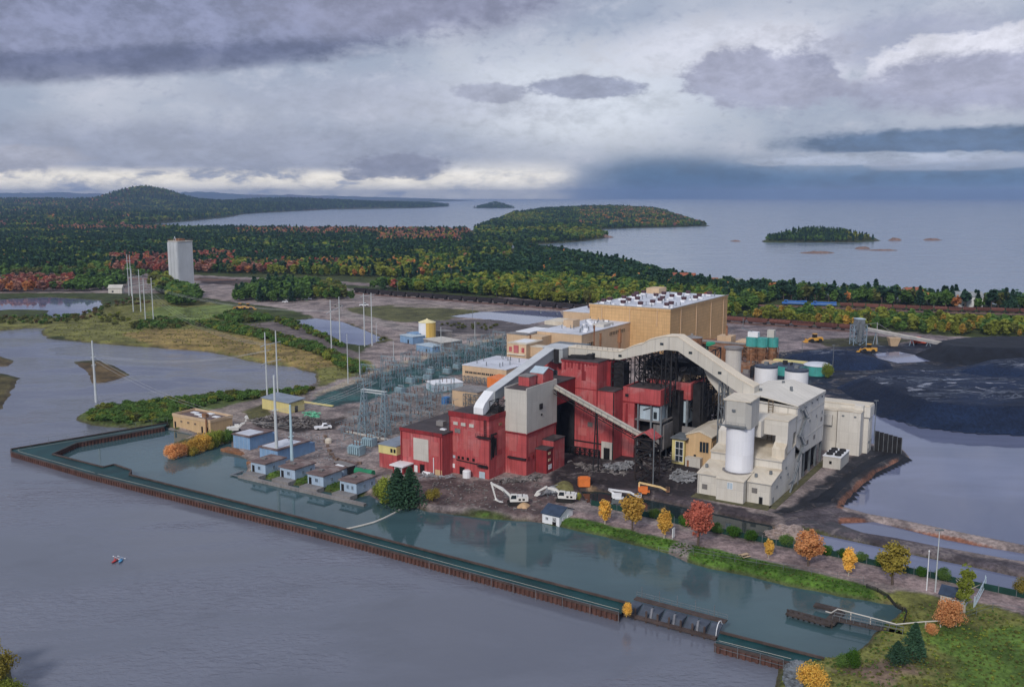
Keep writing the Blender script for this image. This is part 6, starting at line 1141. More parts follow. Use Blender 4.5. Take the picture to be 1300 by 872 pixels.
def lift(lab, o, rz, m, segs, mp):
    t = lthing('boom_lift', lab, 'boom lift', o, rz); t.part('chassis', MB().box(-1.6, 1.6, -1.1, 1.1, .45, 1.1), m)
    for sx in (-1, 1):
        for sy in (-1, 1): t.part('wheel', MB().bar((sx * 1.2, sy * .85, .5), (sx * 1.2, sy * 1.25, .5), 1.0, n=10), M_TRK)
    t.part('turret', MB().box(-1.9, 1.0, -.8, .8, 1.15, 2.3), m); bm = MB()
    for a, b in zip(segs, segs[1:]): bm.bar((a[0], 0, a[1]), (b[0], 0, b[1]), .5)
    t.part('boom', bm, mp); e = segs[-1]; bk = MB().box(e[0] - .2, e[0] + .9, -.9, .9, e[1] - .3, e[1] - .2); rail(bk, [(e[0] - .2, -.9), (e[0] + .9, -.9), (e[0] + .9, .9), (e[0] - .2, .9), (e[0] - .2, -.9)], e[1] - .2, 1.0, 1); t.part('basket', bk, M_RUST if m is M_ORANGE else M_WHITE)
q = gpos(785, 627); lift('white boom lift parked on the coal stained yard', q, math.radians(-12), M_WHITE, [(-1, 2.0), (-3.0, 3.4), (3.6, 2.9), (6, 1.6)], M_WHITE); q = gpos(818, 626); lift('orange boom lift with its arm lowered to the right', q, math.radians(-8), M_ORANGE, [(-1.6, 1.8), (-1.6, 3.6), (4.8, 2.4), (6.6, 1.5)], mat('lift_cream', (.72, .52, .26), .6))
solo('orange_tank', 'small orange box tank on the black yard near the channel', 'tank', MB().prism([(-1.7, -1.3), (1.7, -1.3), (2, 0), (1.7, 1.3), (-1.7, 1.3), (-2, 0)], -.2, 2.4).box(-1.2, 1.2, -.8, .8, 2.41, 2.7), M_ORANGE, gpos(741.5, 615.5), 'l')
heap('dirt_pile', 'tan sand and rubble pile beside the white excavator', 'pile', [(655, 645), (668, 646), (674, 641), (664, 639), (657, 641)], 1.7, 1.2, mat('sand', (.50, .33, .19), .9, .2, .5), .4, step=.35); heap('dirt_pile', 'rust brown soil heap beside the tan rubble', 'pile', [(661, 641), (668, 642.5), (673, 638), (667, 635.5), (661, 637)], 1.9, 1.2, mat('brown_soil', (.085, .045, .04), .9, .3, .6), .4, step=.35)
heap('weed_heap', 'mossy olive heap of weeds and spoil behind the white house', 'pile', [(700, 622), (715, 626), (728, 623), (727, 614.5), (712, 612), (703, 615)], 2.6, .9, mat('weedy', (.15, .14, .055), .95, .35, .5), .8, step=.4); heap('weed_heap', 'yellow green weed clump at the channel head', 'pile', [(729, 633), (736, 635), (738, 628), (731, 626)], 2.6, 1.4, mat('weedy_yellow', (.28, .27, .03), .95, .3, .5), .8, step=.3)
def scrap(lab, poly, n, cols, h=.8, seed=1, size=1.0, wd=1.0):
    r = random.Random(seed); g_ = np.random.default_rng(seed); p = W(poly, 1.5); a0, a1 = p.min(0), p.max(0); m = MB(); c = p.mean(0)
    x, y = g_.uniform(a0[0], a1[0], n * 8), g_.uniform(a0[1], a1[1], n * 8); k = sdist(x, y, p, 50) > 0; x, y = x[k][:n], y[k][:n]; zz = np.maximum(Hz(x, y), -.2)
    for x_, y_, z_ in zip(x, y, zz):
        b = r.uniform(0, 6.28); L = r.uniform(.25, 1.5) * size; z = z_ - .05 + r.uniform(0, h); m.bar((x_ - L * math.cos(b), y_ - L * math.sin(b), z), (x_ + L * math.cos(b), y_ + L * math.sin(b), z + r.uniform(-.3, .4) * min(1, size)), r.uniform(.1, .45) * wd)
    o = solo('scrap_heap', lab, 'scrap', m, cols, (c[0], c[1], 1.4), 'w'); del o['category']; o['kind'] = 'stuff'
M_SCR = mat('mixed_scrap', (.20, .185, .18), .8, .6, .45, blotch=((.03, .027, .027), .7, .3)); M_SCRP = mat('pale_scrap', (.27, .28, .30), .7, .4, .5, blotch=((.10, .09, .09), .7, .3))
scrap('strewn dark scrap metal and timber behind the tall poles', [(314, 534), (350, 530), (408, 534), (420, 540), (400, 546), (360, 542), (330, 543)], 260, M_SCR, 1.4, 2); scrap('pale strewn scrap at the red wall foot', [(770, 590), (800, 588), (806, 593), (790, 598), (765, 596)], 130, M_SCRP, .9, 3); scrap('pipes and scrap in front of the sand coloured house', [(850, 606), (862, 596), (884, 602), (876, 614), (858, 612)], 150, M_SCRP, .7, 4); scrap('rubble along the foot of the red tower', [(626, 608), (660, 606), (690, 603), (684, 610), (640, 614)], 120, M_SCR, .6, 5); scrap('pale rubble beside the weed heap', [(686, 628), (704, 618), (712, 622), (700, 630)], 70, M_SCRP, .7, 6); scrap('scrap and pallets by the warehouse doors', [(530, 606), (575, 610), (577, 606), (540, 601)], 45, M_SCRP, .8, 7); scrap('loose timber and stones in front of the big red wall', [(718, 584), (760, 592), (800, 600), (790, 604), (740, 598)], 90, M_SCR, .4, 8)
scrap('bright green tangle of netting in the scrap yard', [(384, 527), (396, 524), (407, 528), (400, 532), (388, 531)], 60, mat('net_green', (.16, .50, .32), .8, .3, .6), 1.4, 9); scrap('heap of riprap stones plugging the channel', [(968, 669), (1018, 669), (1026, 690), (992, 688)], 520, mat('riprap', (.32, .255, .23), .9, .4, .8), .5, 10, .55, 2.6); scrap('grey boulders at the end of the wall', [(998, 843), (1014, 838), (1021, 846), (1017, 872), (1004, 884), (996, 862)], 300, mat('grey_boulder', (.15, .17, .19), .9, .5, .8), .3, 11, .4, 2.0)
# vehicles
def truck(lab, o, rz, m, L=5.6, box=None, sc=1.0, group=None, name='pickup_truck', cat='truck'):
    t = lthing(name, lab, cat, o, rz, group); t.o.scale = (sc,) * 3; t.part('body', MB().box(-L / 2, L / 2, -1, 1, .5, 1.15), m); t.part('cab', MB().side([(-.2, 1.16), (1.7, 1.16), (1.3, 2.0), (.1, 2.0)], 'v', -.95, .95), m); t.part('cab_window', MB().side([(-.05, 1.3), (1.55, 1.3), (1.25, 1.9), (.12, 1.9)], 'v', -.97, .97), M_GLASS)
    if box: t.part('load_box', MB().box(-L / 2, -.4, -1.1, 1.1, 1.16, 3.0), box)
    for sx in (-1, 1):
        for sy in (-1, 1): t.part('wheel', MB().bar((sx * L * .32, sy * .75, .42), (sx * L * .32, sy * 1.05, .42), .84, n=10), M_TRK)
    return t
truck('white truck parked in the scrap yard by the netting', gpos(410, 545), .4, M_WHITE, sc=1.15); truck('white box truck parked on the far dirt lot', gpos(389, 381), .1, M_WHITE, 7, M_WHITE, 1.3); truck('dark pickup on the far dirt lot', gpos(429, 389), .1, M_CONC, sc=1.2); truck('pale pickup on the far dirt lot by the road', gpos(462, 389), .2, M_WHITE, sc=1.3); truck('small white car on the dirt lot by the tree clump', gpos(362, 384), .1, M_WHITE, 4.4, sc=1.1, name='parked_car', cat='car'); truck('orange red dump truck at the foot of the yellow shrubs', gpos(1168, 437), .2, mat('truck_red', (.62, .10, .05), .6), 7.5, mat('truck_red', (.62, .10, .05)), 1.5)
def loader(lab, o, rz, sc=1.0):
    t = lthing('wheel_loader', lab, 'loader', o, rz, 'yellow wheel loaders'); t.o.scale = (sc,) * 3; m = mat('loader_yellow', (.62, .33, .06), .6, .15, .5); t.part('body', MB().side([(-3.4, .9), (2, .9), (2, 1.7), (0, 2.1), (-3.2, 2.2)], 'v', -1.1, 1.1), m); t.part('cab', MB().side([(-.8, 2.1), (.9, 2.1), (.7, 3.5), (-.7, 3.5)], 'v', -.8, .8), M_BLK); t.part('cab_roof', MB().box(-.9, .9, -.95, .95, 3.51, 3.7), m)
    for sx in (-2, 1.5):
        for sy in (-1, 1): t.part('wheel', MB().bar((sx, sy * .9, .85), (sx, sy * 1.5, .85), 1.7, n=10), M_TRK)
    t.part('arm', MB().bar((1.6, .5, 1.8), (3.6, .5, .8), .3).bar((1.6, -.5, 1.8), (3.6, -.5, .8), .3), m); t.part('bucket', MB().side([(3.4, .1), (4.9, .1), (4.9, .25), (3.7, .5), (3.6, 1.5), (3.4, 1.5)], 'v', -1.6, 1.6), m); return t
loader('yellow wheel loader on the wet yard behind the coal mound', gpos(1034, 434.5), math.radians(185), 1.45); loader('yellow wheel loader between the two coal piles', gpos(1103, 447.5), math.radians(150), 1.35); loader('left yellow wheel loader on the road below the pale silo', gpos(305, 393), math.radians(180), 1.3); loader('right yellow wheel loader on the road below the pale silo', gpos(315, 393), math.radians(10), 1.3)
t = excavator('white tracked crane between the tan pump station and the blue shed', gpos(299, 549), math.radians(20), [(1.0, 1.8), (3.6, 3.6), (4.4, 6.2), (4.6, 5.2)], 1.0); t.o.name = 'tracked_crane'; t.o['category'] = 'crane'
# ---- railway
M_LOCO = mat('loco_blue', (.035, .14, .44), .5, .1, .3); M_ORE = mat('ore_car_brown', (.13, .055, .045), .85, .3, .4, rnd=.6); M_COALC = mat('black_hopper', (.030, .026, .030), .8, .3, .4, rnd=.4)
def rail_z(p): return hz(p.x, p.y)
def bed(lab, a, b, nm='railway_track'):
    a, b = Vector(at(*a)), Vector(at(*b)); a.z = b.z = 0; n = max(2, int((b - a).length / 12)); e = (b - a).normalized(); s = Vector((-e.y, e.x, 0)); vs = []; rl_ = [MB(), MB()]; prev = None
    for i in range(n + 1):
        q = a.lerp(b, i / n); z = rail_z(q); vs += [tuple(q + s * 3.4 + Vector((0, 0, z - .2))), tuple(q + s * 1.7 + Vector((0, 0, z + .7))), tuple(q - s * 1.7 + Vector((0, 0, z + .7))), tuple(q - s * 3.4 + Vector((0, 0, z - .2)))]
        if prev is not None:
            for k, sg in enumerate((-.75, .75)): rl_[k].bar(prev[0] + s * sg + Vector((0, 0, prev[1] + .8)), q + s * sg + Vector((0, 0, z + .8)), .15)
        prev = (q, z)
    t = Thing(nm, lab, 'railway', (a.x, a.y, rail_z(a)), 'w'); t.part('ballast', MB().add(vs, [(4 * i + k, 4 * i + k + 1, 4 * i + k + 5, 4 * i + k + 4) for i in range(n) for k in range(3)]), mat('ballast', (.13, .085, .08), .95, .3, .4))
    for r in rl_: t.part('rail', r, M_RUST)
    return a, b, e
def bogies(t, L, h=.9):
    for sx in (-1, 1): t.part('bogie', MB().box(sx * L * .33 - 1.1, sx * L * .33 + 1.1, -1.1, 1.1, .15, h), M_TRK)
def loco(lab):
    t = lthing('locomotive', lab, 'locomotive', (0, 0, 0), 0, 'blue locomotives'); t.part('frame', MB().box(-10.6, 10.6, -1.5, 1.5, .95, 1.5), M_BLK); t.part('hood', MB().box(-9.6, 5.4, -1.05, 1.05, 1.51, 4.1), M_LOCO); t.part('cab', MB().side([(5.42, 1.51), (9.8, 1.51), (9.8, 2.9), (8.4, 3.1), (8.0, 4.5), (5.42, 4.5)], 'v', -1.5, 1.5), M_LOCO); t.part('cab_window', MB().box(6, 7.6, -1.53, 1.53, 3.2, 4.1), M_GLASS); t.part('radiator', MB().box(-9.4, -5, -1.45, 1.45, 3.3, 4.3), M_LOCO); t.part('pale_stripe', MB().box(-9.6, 5.4, -1.09, 1.09, 2.5, 2.75), M_PALEB); bogies(t, 21); return t
def hopper(lab, m, L, H, grp, name='ore_car', cat='rail car'):
    t = lthing(name, lab, cat, (0, 0, 0), 0, grp); t.part('frame', MB().box(-L / 2, L / 2, -1.3, 1.3, .9, 1.2), M_BLK); b = MB(); l, w = L / 2 - .25, 1.5; b.hexa([(-l + 1.6, -w * .8, 1.21), (l - 1.6, -w * .8, 1.21), (l - 1.6, w * .8, 1.21), (-l + 1.6, w * .8, 1.21)], [(-l, -w, H * .62), (l, -w, H * .62), (l, w, H * .62), (-l, w, H * .62)]); t.part('hopper_body', b, m)
    t.part('upper_side', MB().box(-l, l, -w, -w + .12, H * .62, H).box(-l, l, w - .12, w, H * .62, H).box(-l, -l + .12, -w + .12, w - .12, H * .62, H).box(l - .12, l, -w + .12, w - .12, H * .62, H), m); r = MB()
    for k in range(6): x = -l + .4 + k * (2 * l - .8) / 5; r.box(x - .08, x + .08, -w - .1, w + .1, H * .62, H)
    t.part('rib', r, m); bogies(t, L); return t
def consist(a, e, dists, proto, labels=None, back=False):
    rz = math.atan2(e.y, e.x); base = proto.o['label']
    for i, s in enumerate(dists):
        q = a + e * s; loc = (q.x, q.y, rail_z(q) + .75)
        lb = labels[i] if labels else base % ordn(i)
        if i == 0: proto.o.location = loc; proto.o.rotation_euler = (0, 0, rz + (math.pi if back else 0)); proto.o['label'] = lb
        else: dup(proto.o, loc, rz + (math.pi if back else 0), lb)
a, b, e = bed('railway track carrying the ore train along the lake shore', (960, 388), (1420, 404)); L_ = lambda px: (Vector(at(px, 387.5 + (px - 990) * .0455)) - a).dot(e)
lab = ['leading left blue locomotive of the ore train', 'second blue locomotive just ahead of the brown ore cars']; s0 = L_(1009); consist(a, e, [s0, s0 + 22.4], loco(lab[0]), lab, True)
s1 = s0 + 22.4 + 16.6; consist(a, e, [s1 + k * 9.9 for k in range(24)], hopper('%s rust brown ore car counted from the blue locomotives', M_ORE, 9.6, 3.9, 'ore cars behind the locomotives'))
a, b, e = bed('railway siding with black hopper cars along the birch belt', (450, 372.5), (810, 400.5)); n_ = int((b - a).length / 15.6); consist(a, e, [8 + 15.6 * k for k in range(n_)], hopper('%s black hopper car from the left in the long row along the birch belt', M_COALC, 15.2, 4.4, 'black hopper cars along the birches', 'hopper_car'))
a, b, e = bed('railway siding with brown hopper cars right of the tan hall', (920, 409.5), (1080, 421)); consist(a, e, [8 + 15.6 * k for k in range(6)], hopper('%s rust brown hopper car from the left on the siding right of the tan hall', M_ORE, 15.2, 4.0, 'brown hopper cars right of the tan hall', 'hopper_car'))
a, b, e = bed('distant railway siding left of the pale silo', (-60, 352.6), (300, 356)); consist(a, e, [70 + 15.6 * k for k in range(6)], hopper('%s dark hopper car from the left on the distant siding by the pale silo', M_COALC, 15.2, 4.2, 'dark hopper cars on the distant siding', 'hopper_car'))
# ---- stacker and its conveyor
o_ = gpos(1089, 437.5); t = lthing('coal_stacker', 'blue grey lattice stacker tower beside the coal piles', 'tower', o_, .1); M_ST = mat('stacker_blue_grey', (.22, .29, .36), .6, .15, .4); t.part('frame', lattice(MB(), -4, 4, -2.5, 2.5, 0, 12, 4, .5, .3, nu=2), M_ST); t.part('head_house', MB().side([(-3, 9), (3, 9), (2.4, 15.5), (-1.8, 15.5)], 'v', -2.7, 2.7), M_STEEL); t.part('chute', MB().bar((-1, -3, 2), (0, -2.9, 14), 2.2), M_STEEL); t.part('roof', MB().box(-2.2, 2.8, -3, 3, 15.51, 16.0), M_PALEB)
a, b = Vector(gpos(1100, 437)), Vector(gpos(1196, 440)); a.z += 9; b.z += 1.5; t = Thing('yard_conveyor', 'long low truss conveyor running from the stacker to the right', 'conveyor', tuple(Vector((a.x, a.y, 1.4))), 'w'); M_CV = mat('conveyor_grey', (.33, .33, .34), .7, .15, .4); t.part('truss', MB().bar(a, b, 1.6), M_CV); t.part('cover', MB().bar(a + Vector((0, 0, 1)), b + Vector((0, 0, 1)), .7), M_GREYW)
for f in (.12, .35, .6, .82): p = a.lerp(b, f); t.part('bent', MB().bar((p.x - 1.5, p.y, 1.2), (p.x, p.y, p.z), .35).bar((p.x + 1.5, p.y, 1.2), (p.x, p.y, p.z), .35), M_ST)
p = a.lerp(b, .13); t.part('mast', MB().bar((p.x, p.y, 1.2), (p.x, p.y, 15), .4).bar((p.x, p.y, 14.5), (a.x - 3, a.y, a.z + 3), .15).bar((p.x, p.y, 14.5), (*a.lerp(b, .4)[:2], a.lerp(b, .4).z), .15), M_CV)
solo('feeder_hopper', 'small tan feeder hopper under the yard conveyor', 'machine', MB().hexa([(-2, -1.5, 0), (2, -1.5, 0), (2, 1.5, 0), (-2, 1.5, 0)], [(-3.4, -2.5, 5), (3.4, -2.5, 5), (3.4, 2.5, 5), (-3.4, 2.5, 5)]), M_TAN2, gpos(1134, 439), 'l')
# ---- far pale silo block
o_ = gpos(232, 364); t = lthing('silo_tower', 'tall pale grey concrete silo block rising above the forest', 'silo', o_, math.radians(-38)); m = mat('silo_concrete', (.50, .53, .56), .8, .08, .08, ((.36, .38, .40), .45), (4.6, 60, .2))
t.part('core', MB().box(-8, 8, -8, 8, -3, 44), m); [t.part('flute', MB().cyl(x, -8, -3, 43.6, 2.6, 2.6, 12), m) for x in (-5.4, 0, 5.4)]; t.part('parapet', MB().box(-8.4, 8.4, -8.6, 8.4, 44.01, 44.8), M_GREYW); t.part('head_house', MB().box(-4, 3, -3, 3, 44.81, 47), M_RUST); t.part('roof_frame', MB().bar((-2, -6, 44.8), (0, -6, 49), .3).bar((2, -6, 44.8), (0, -6, 49), .3), M_WHITE); rl = MB(); rail(rl, [(-8.2, -8.2), (8.2, -8.2), (8.2, 8.2)], 44.8, 1.6, 2.5, .18); t.part('railing', rl, M_RUST)
# ---- far houses
def house(lab, px, py, w, d, h, rm, rz, wm=M_CREAM):
    o = gpos(px, py); t = lthing('house', lab, 'house', o, rz); t.part('wall', MB().side([(-d / 2, -.5), (d / 2, -.5), (d / 2, h), (0, h + d * .32), (-d / 2, h)], 'u', -w / 2, w / 2), wm); t.part('roof', MB().side([(-d / 2 - .5, h - .2), (0, h + d * .32), (d / 2 + .5, h - .2), (d / 2 + .5, h + .1), (0, h + d * .32 + .4), (-d / 2 - .5, h + .1)], 'u', -w / 2 - .5, w / 2 + .5), rm); t.part('window', fbox('f', -d / 2, -w * .25, -w * .25 + 1.6, 1.2, 2.6, .08), M_GLASS); return t
M_RR = mat('terracotta_roof', (.30, .10, .06), .8, .2, .3); M_GR = mat('grey_roof', (.26, .28, .30), .8, .2, .3)
house('lake house with reddish brown roof beside tall pines', 868, 363, 22, 12, 9, M_RR, -.3); house('small red brown house left of the grey roofed lake houses', 903, 366, 12, 9, 7, M_RR, .2, M_RR); house('long grey roofed lake house right of the tall pines', 916, 365, 20, 10, 7, M_GR, -.1); house('pale grey roofed lake house half hidden by trees', 931, 367, 16, 10, 7, M_GR, .1, M_WHITE); house('white house with grey roof among the trees at the far right shore', 1228, 389, 20, 11, 8.5, M_GR, -.2, M_WHITE); house('small house with dark red roof among the right shore trees', 1156, 383, 14, 10, 9, M_RR, .3); house('grey house left of the train on the right shore', 990, 371, 14, 9, 7, M_GR, .1); house('long white roofed shed at the forest road', 551, 364, 24, 9, 4, M_WROOF, -.1, M_GREYW); house('small pale building by the marsh left of the knoll', 148, 372, 12, 8, 5, M_GREYW, .1); house('white cabin on the wooded isle point', 623, 296, 12, 9, 7, M_WHITE, 0, M_WHITE)
# ---- rocks in the lake
M_ROCK = mat('reddish_rock', (.20, .135, .115), .9, .25, .05, blotch=((.10, .085, .075), .6, .08))
def islet(lab, px, py, L, Wd, h, seed):
    r = random.Random(seed); x, y, _ = at(px, py, 0); m = MB(); n = 22; rings = [(1.0, -.8), (.92, .15 * h), (.7, .6 * h), (.35, .95 * h)]; vs = []
    ang = [1 + .25 * r.uniform(-1, 1) for _ in range(n)]
    for k, z in rings: vs += [(L / 2 * k * ang[i] * math.cos(6.2832 * i / n), Wd / 2 * k * ang[i] * math.sin(6.2832 * i / n), z * (1 + (.5 * r.uniform(-1, 1) if z > 0 else 0))) for i in range(n)]
    vs.append((0, 0, h)); fs = [(k * n + i, k * n + (i + 1) % n, (k + 1) * n + (i + 1) % n, (k + 1) * n + i) for k in range(3) for i in range(n)] + [(3 * n + i, 3 * n + (i + 1) % n, 4 * n) for i in range(n)]; m.add(vs, fs); solo('rock_islet', lab, 'rock', m, M_ROCK, (x, y, 0), 'l')
islet('low flat reddish rock in the lake in front of the small wooded island', 1038, 321.5, 54, 26, 2.6, 1); islet('reddish rock with a trailing reef right of the flat one', 1094, 316, 26, 16, 3, 2); islet('long thin reef trailing right of the reddish rock', 1122, 318, 52, 14, 1.6, 3); islet('small lone reef right of the wooded island', 1184, 305, 40, 20, 3, 4); islet('tiny reef left of the wooded island', 934, 306.5, 22, 12, 2, 5); islet('rounded bare rock at the right tip of the wooded island', 1136, 305.5, 26, 16, 4.5, 6); islet('pale boulder shore at the tip of the wooded isle', 766, 301.5, 44, 20, 5, 7)
# ---- pier, pipe and boom at the canal end
M_TIMB = mat('dark_timber', (.060, .048, .044), .9, .3, .6)
def strip(t, name, a, b, w, z0, z1, m): a, b = Vector(a), Vector(b); e = (b - a); e.z = 0; e.normalize(); s = Vector((-e.y, e.x, 0)) * w / 2; q = [a - s, b - s, b + s, a + s]; return t.part(name, MB().prism([(v.x, v.y) for v in q], z0, z1), m)
A1, A2 = at(1000, 777, 1), at(1056, 792, 1); t = Thing('timber_pier', 'dark timber pier deck with piles at the canal end', 'pier', (A1[0], A1[1], 0), 'w'); strip(t, 'deck', A1, A2, 2.6, .9, 1.3, M_TIMB); strip(t, 'arm', at(1034, 768, 1), at(1068, 776, 1), 2.0, .95, 1.35, M_TIMB); strip(t, 'link', at(1052, 792, 1), at(1066, 777, 1), 2.4, .92, 1.32, M_TIMB)
for f in range(9): p = Vector(A1).lerp(Vector(A2), f / 8); t.part('pile', MB().cyl(p.x, p.y, -1.5, 1.7, .22, .22, 7), M_TIMB)
A3, A4 = at(1058, 787, 1), at(1146, 806, 1); t = Thing('gangway', 'long dark gangway from the timber pier to the bank', 'gangway', (A3[0], A3[1], 0), 'w'); strip(t, 'walkway', A3, A4, 1.6, 1.2, 1.5, M_TIMB)
for s in (-.8, .8):
    e = (Vector(A4) - Vector(A3)).normalized(); n_ = Vector((-e.y, e.x, 0)) * s; pts = [Vector(A3).lerp(Vector(A4), k / 10) + n_ for k in range(11)]; m = MB().tube([(p.x, p.y, 2.5) for p in pts], .06, 4)
    for p in pts: m.bar((p.x, p.y, 1.5), (p.x, p.y, 2.5), .08)
    t.part('handrail', m, M_STEEL)
pp_ = [at(*q, 2.2) for q in [(1048, 778.5), (1055, 780.5), (1063, 775.5), (1100, 785), (1138, 795), (1172, 793.5), (1216, 791)]]; t = Thing('white_pipe', 'white pipe running from the pier over the bank to the lawn', 'pipe', (pp_[0][0], pp_[0][1], 1), 'w'); t.part('pipe', MB().tube([(x, y, 3.0 if i > 4 else 2.7) for i, (x, y, z) in enumerate(pp_)], .13, 7), M_GREYW)
for q in ((1080, 781), (1105, 787), (1175, 793.5), (1194, 792), (1214, 791)): x, y, _ = at(*q, 2.2); t.part('prop', MB().bar((x, y, -.5), (x, y, 2.9), .2), M_GREYW)
fl = [at(*q, .2) for q in [(430, 673), (445, 670.5), (460, 667), (475, 663), (488, 657.5), (500, 651.5), (509, 646), (518, 640)]]; solo('floating_boom', 'pale floating boom curving across the canal to the spruces', 'boom', MB().tube([(x, y, .25) for x, y, z in fl], .28, 7), M_GREYW, (fl[0][0], fl[0][1], 0), 'w')
for px, py, lab in ((500, 651.5, 'small mooring buoy')[:0] or ()): pass
# gatehouse corner
t, w_, d_ = shed('gatehouse', 'small gatehouse with dark blue roof behind the orange bush', (1193, 768), (1217, 774), (1224, 766), 2.7, M_GREYW, mat('navy_shingle', (.035, .055, .095)), 'hut', 1.1); window(t, 'f', 0, -w_ * .2 - .6, -w_ * .2 + .6, 1, 2.1, M_WHITE)
def leafgate(lab, a, b, h):
    a, b = Vector(gpos(*a)), Vector(gpos(*b)); d = b - a; L = Vector((d.x, d.y)).length; t = lthing('metal_gate', lab, 'gate', (a.x, a.y, min(a.z, b.z)), math.atan2(d.y, d.x), 'pale gate leaves by the gatehouse'); t.part('gate_frame', frame('f', 0, 0, L, .2, h, .14, .12, 0), M_PALEB); t.part('brace', MB().bar((.1, 0, .3), (L - .1, 0, h - .1), .09), M_PALEB)
    for k in range(1, 8): t.part('picket', MB().bar((L * k / 8, 0, .3), (L * k / 8, 0, h), .07), M_PALEB)
    for x in (0, L): t.part('post', MB().bar((x, .12, -.2), (x, .12, h + .3), .18), M_PALEB)
leafgate('pale metal gate leaf beside the gatehouse', (1221, 779), (1231, 759), 2.3); leafgate('pale metal gate leaf across the road from the gatehouse', (1237, 771), (1251, 744), 2.3)
t = mono(1187, 754, 15, 'tall thin lamp pole beside the gatehouse', arms=(), r=.16); t.part('lamp_head', MB().box(-.9, .9, -.25, .25, 14.8, 15.1), M_STEEL); t = mono(1176, 752, 9.6, 'white flag pole left of the tall lamp pole', M_WHITE, r=.14); t.part('ball', MB().cyl(0, 0, 9.6, 9.9, .2, .1, 8), M_WHITE)
for px, py, h, lab in ((1110, 552, 15, 'tall dark lamp pole at the pond beside the filter building'), (1057, 470, 13, 'dark lamp pole beside the teal shed bush'), (1018, 452, 12, 'dark lamp pole on the wet yard'), (600, 402, 10, 'small pole at the back pond'), (505, 375, 12, 'thin pole at the far dirt lot'), (573, 362, 16, 'thin forest road pole left'), (596, 366, 13, 'thin forest road pole right')): t = mono(px, py, h, lab, M_STEEL, r=.18); t.part('lamp_head', MB().box(-.8, .8, -.2, .2, h - .2, h + .1), M_STEEL)
solo('sign_board', 'small white sign board on the canal bank', 'sign', MB().box(-.6, .6, -.06, .06, .5, 3.0).box(-.5, -.4, .07, .17, -.3, 2.8).box(.4, .5, .07, .17, -.3, 2.8), M_WHITE, gpos(855, 684), 'l', rz=.9)
t = lthing('picnic_table', 'pale timber picnic table on the lawn by the canal', 'table', gpos(945, 707), .5); mt = mat('pale_timber', (.50, .37, .24), .8); t.part('table_top', MB().box(-1.1, 1.1, -.5, .5, .75, .85), mt); [t.part('bench_seat', MB().box(-1.1, 1.1, s - .2, s + .2, .42, .5), mt) for s in (-.95, .95)]; [t.part('leg', MB().bar((x, -.8, -.1), (x, .3, .75), .12).bar((x, .8, -.1), (x, -.3, .75), .12), mt) for x in (-.8, .8)]
# kayaks
def kayak(lab, px, py, rz, m):
    x, y, _ = at(px, py, .1); t = lthing('kayak', lab, 'kayak', (x, y, .06), rz); vs = []; n = 9
    for i in range(n): f = i / (n - 1); s = 1.6 * (2 * f - 1); w = .38 * math.sin(math.pi * f) ** .6 + .01; vs += [(s, -w, .32), (s, 0, -.05 + .3 * abs(2 * f - 1) ** 4), (s, w, .32), (s, 0, .40)]
    t.part('hull', MB().add(vs, [(4 * i + k, 4 * i + (k + 1) % 4, 4 * i + 4 + (k + 1) % 4, 4 * i + 4 + k) for i in range(n - 1) for k in range(4)]), m)
    t.part('paddle', MB().bar((.5, -.8, .55), (.9, .8, 1.0), .05).box(.35, .55, -1.0, -.75, .45, .62).box(.8, 1.0, .75, 1.0, .95, 1.12), M_WHITE); return x, y
def paddler(lab, x, y, rz, m):
    t = lthing('person', lab, 'person', (x, y, .36), rz); sk = mat('skin', (.45, .27, .2), .6)
    prof = [(0, .17), (.08, .21), (.25, .17), (.42, .21), (.5, .16), (.55, .07), (.62, .065), (.66, .1), (.76, .115), (.86, .09), (.9, .02)]; b = MB().lathe(0, 0, prof, 10)
    for s in (-1, 1): b.bar((0, s * .2, .46), (.18, s * .34, .26), .11, .09, n=6).bar((.18, s * .34, .26), (.46, s * .3, .34), .09, .07, n=6).bar((0, s * .1, .06), (.7, s * .12, .12), .17, .1, n=6)
    t.part('body', b, sk); t.part('jacket', MB().lathe(0, 0, [(.02, .2), (.1, .225), (.25, .19), (.42, .225), (.5, .17), (.53, .1)], 10), m); t.part('cap', MB().lathe(0, 0, [(.79, .125), (.88, .1), (.92, .02)], 10), m)
for px, py, rz, m, mj, a, b in ((146, 712.5, 1.45, mat('kayak_red', (.5, .05, .05), .4), mat('jacket_red', (.55, .08, .10), .8), 'red kayak on the open river, left of the pair', 'paddler in a red jacket sitting in the left kayak'), (153.5, 712, 1.68, mat('kayak_blue', (.08, .35, .62), .4), mat('jacket_blue', (.12, .32, .55), .8), 'light blue kayak on the open river, right of the pair', 'paddler in a blue jacket sitting in the right kayak')): x, y = kayak(a, px, py, rz, m); paddler(b, x, y, rz, mj)
# ---- small litter on the yards
scrap('stones, pallets and litter strewn over the dirt yard by the red buildings', [(500, 612), (600, 612), (690, 615), (780, 632), (690, 652), (560, 640), (500, 628)], 240, M_SCR, .25, 21, .5, .9)
scrap('litter and cable drums strewn through the near switchyard', [(432, 552), (455, 528), (520, 508), (600, 500), (570, 530), (505, 560), (450, 570)], 320, M_SCR, .5, 22, .6, .9)
scrap('litter and stacked material on the far yard behind the teal silos', [(930, 440), (1010, 446), (960, 470), (925, 462)], 130, M_SCR, .6, 23, .8, 1.2)
scrap('pale litter on the gravel between the blue sheds and switchyard', [(330, 548), (420, 550), (415, 570), (430, 588), (400, 590), (380, 560)], 160, M_SCRP, .2, 24, .5, .8)
scrap('junk steel lying beneath the black boiler frame', [(800, 575), (850, 560), (870, 580), (850, 600), (815, 598)], 160, M_SCR, 1.2, 25, .9, 1.0)
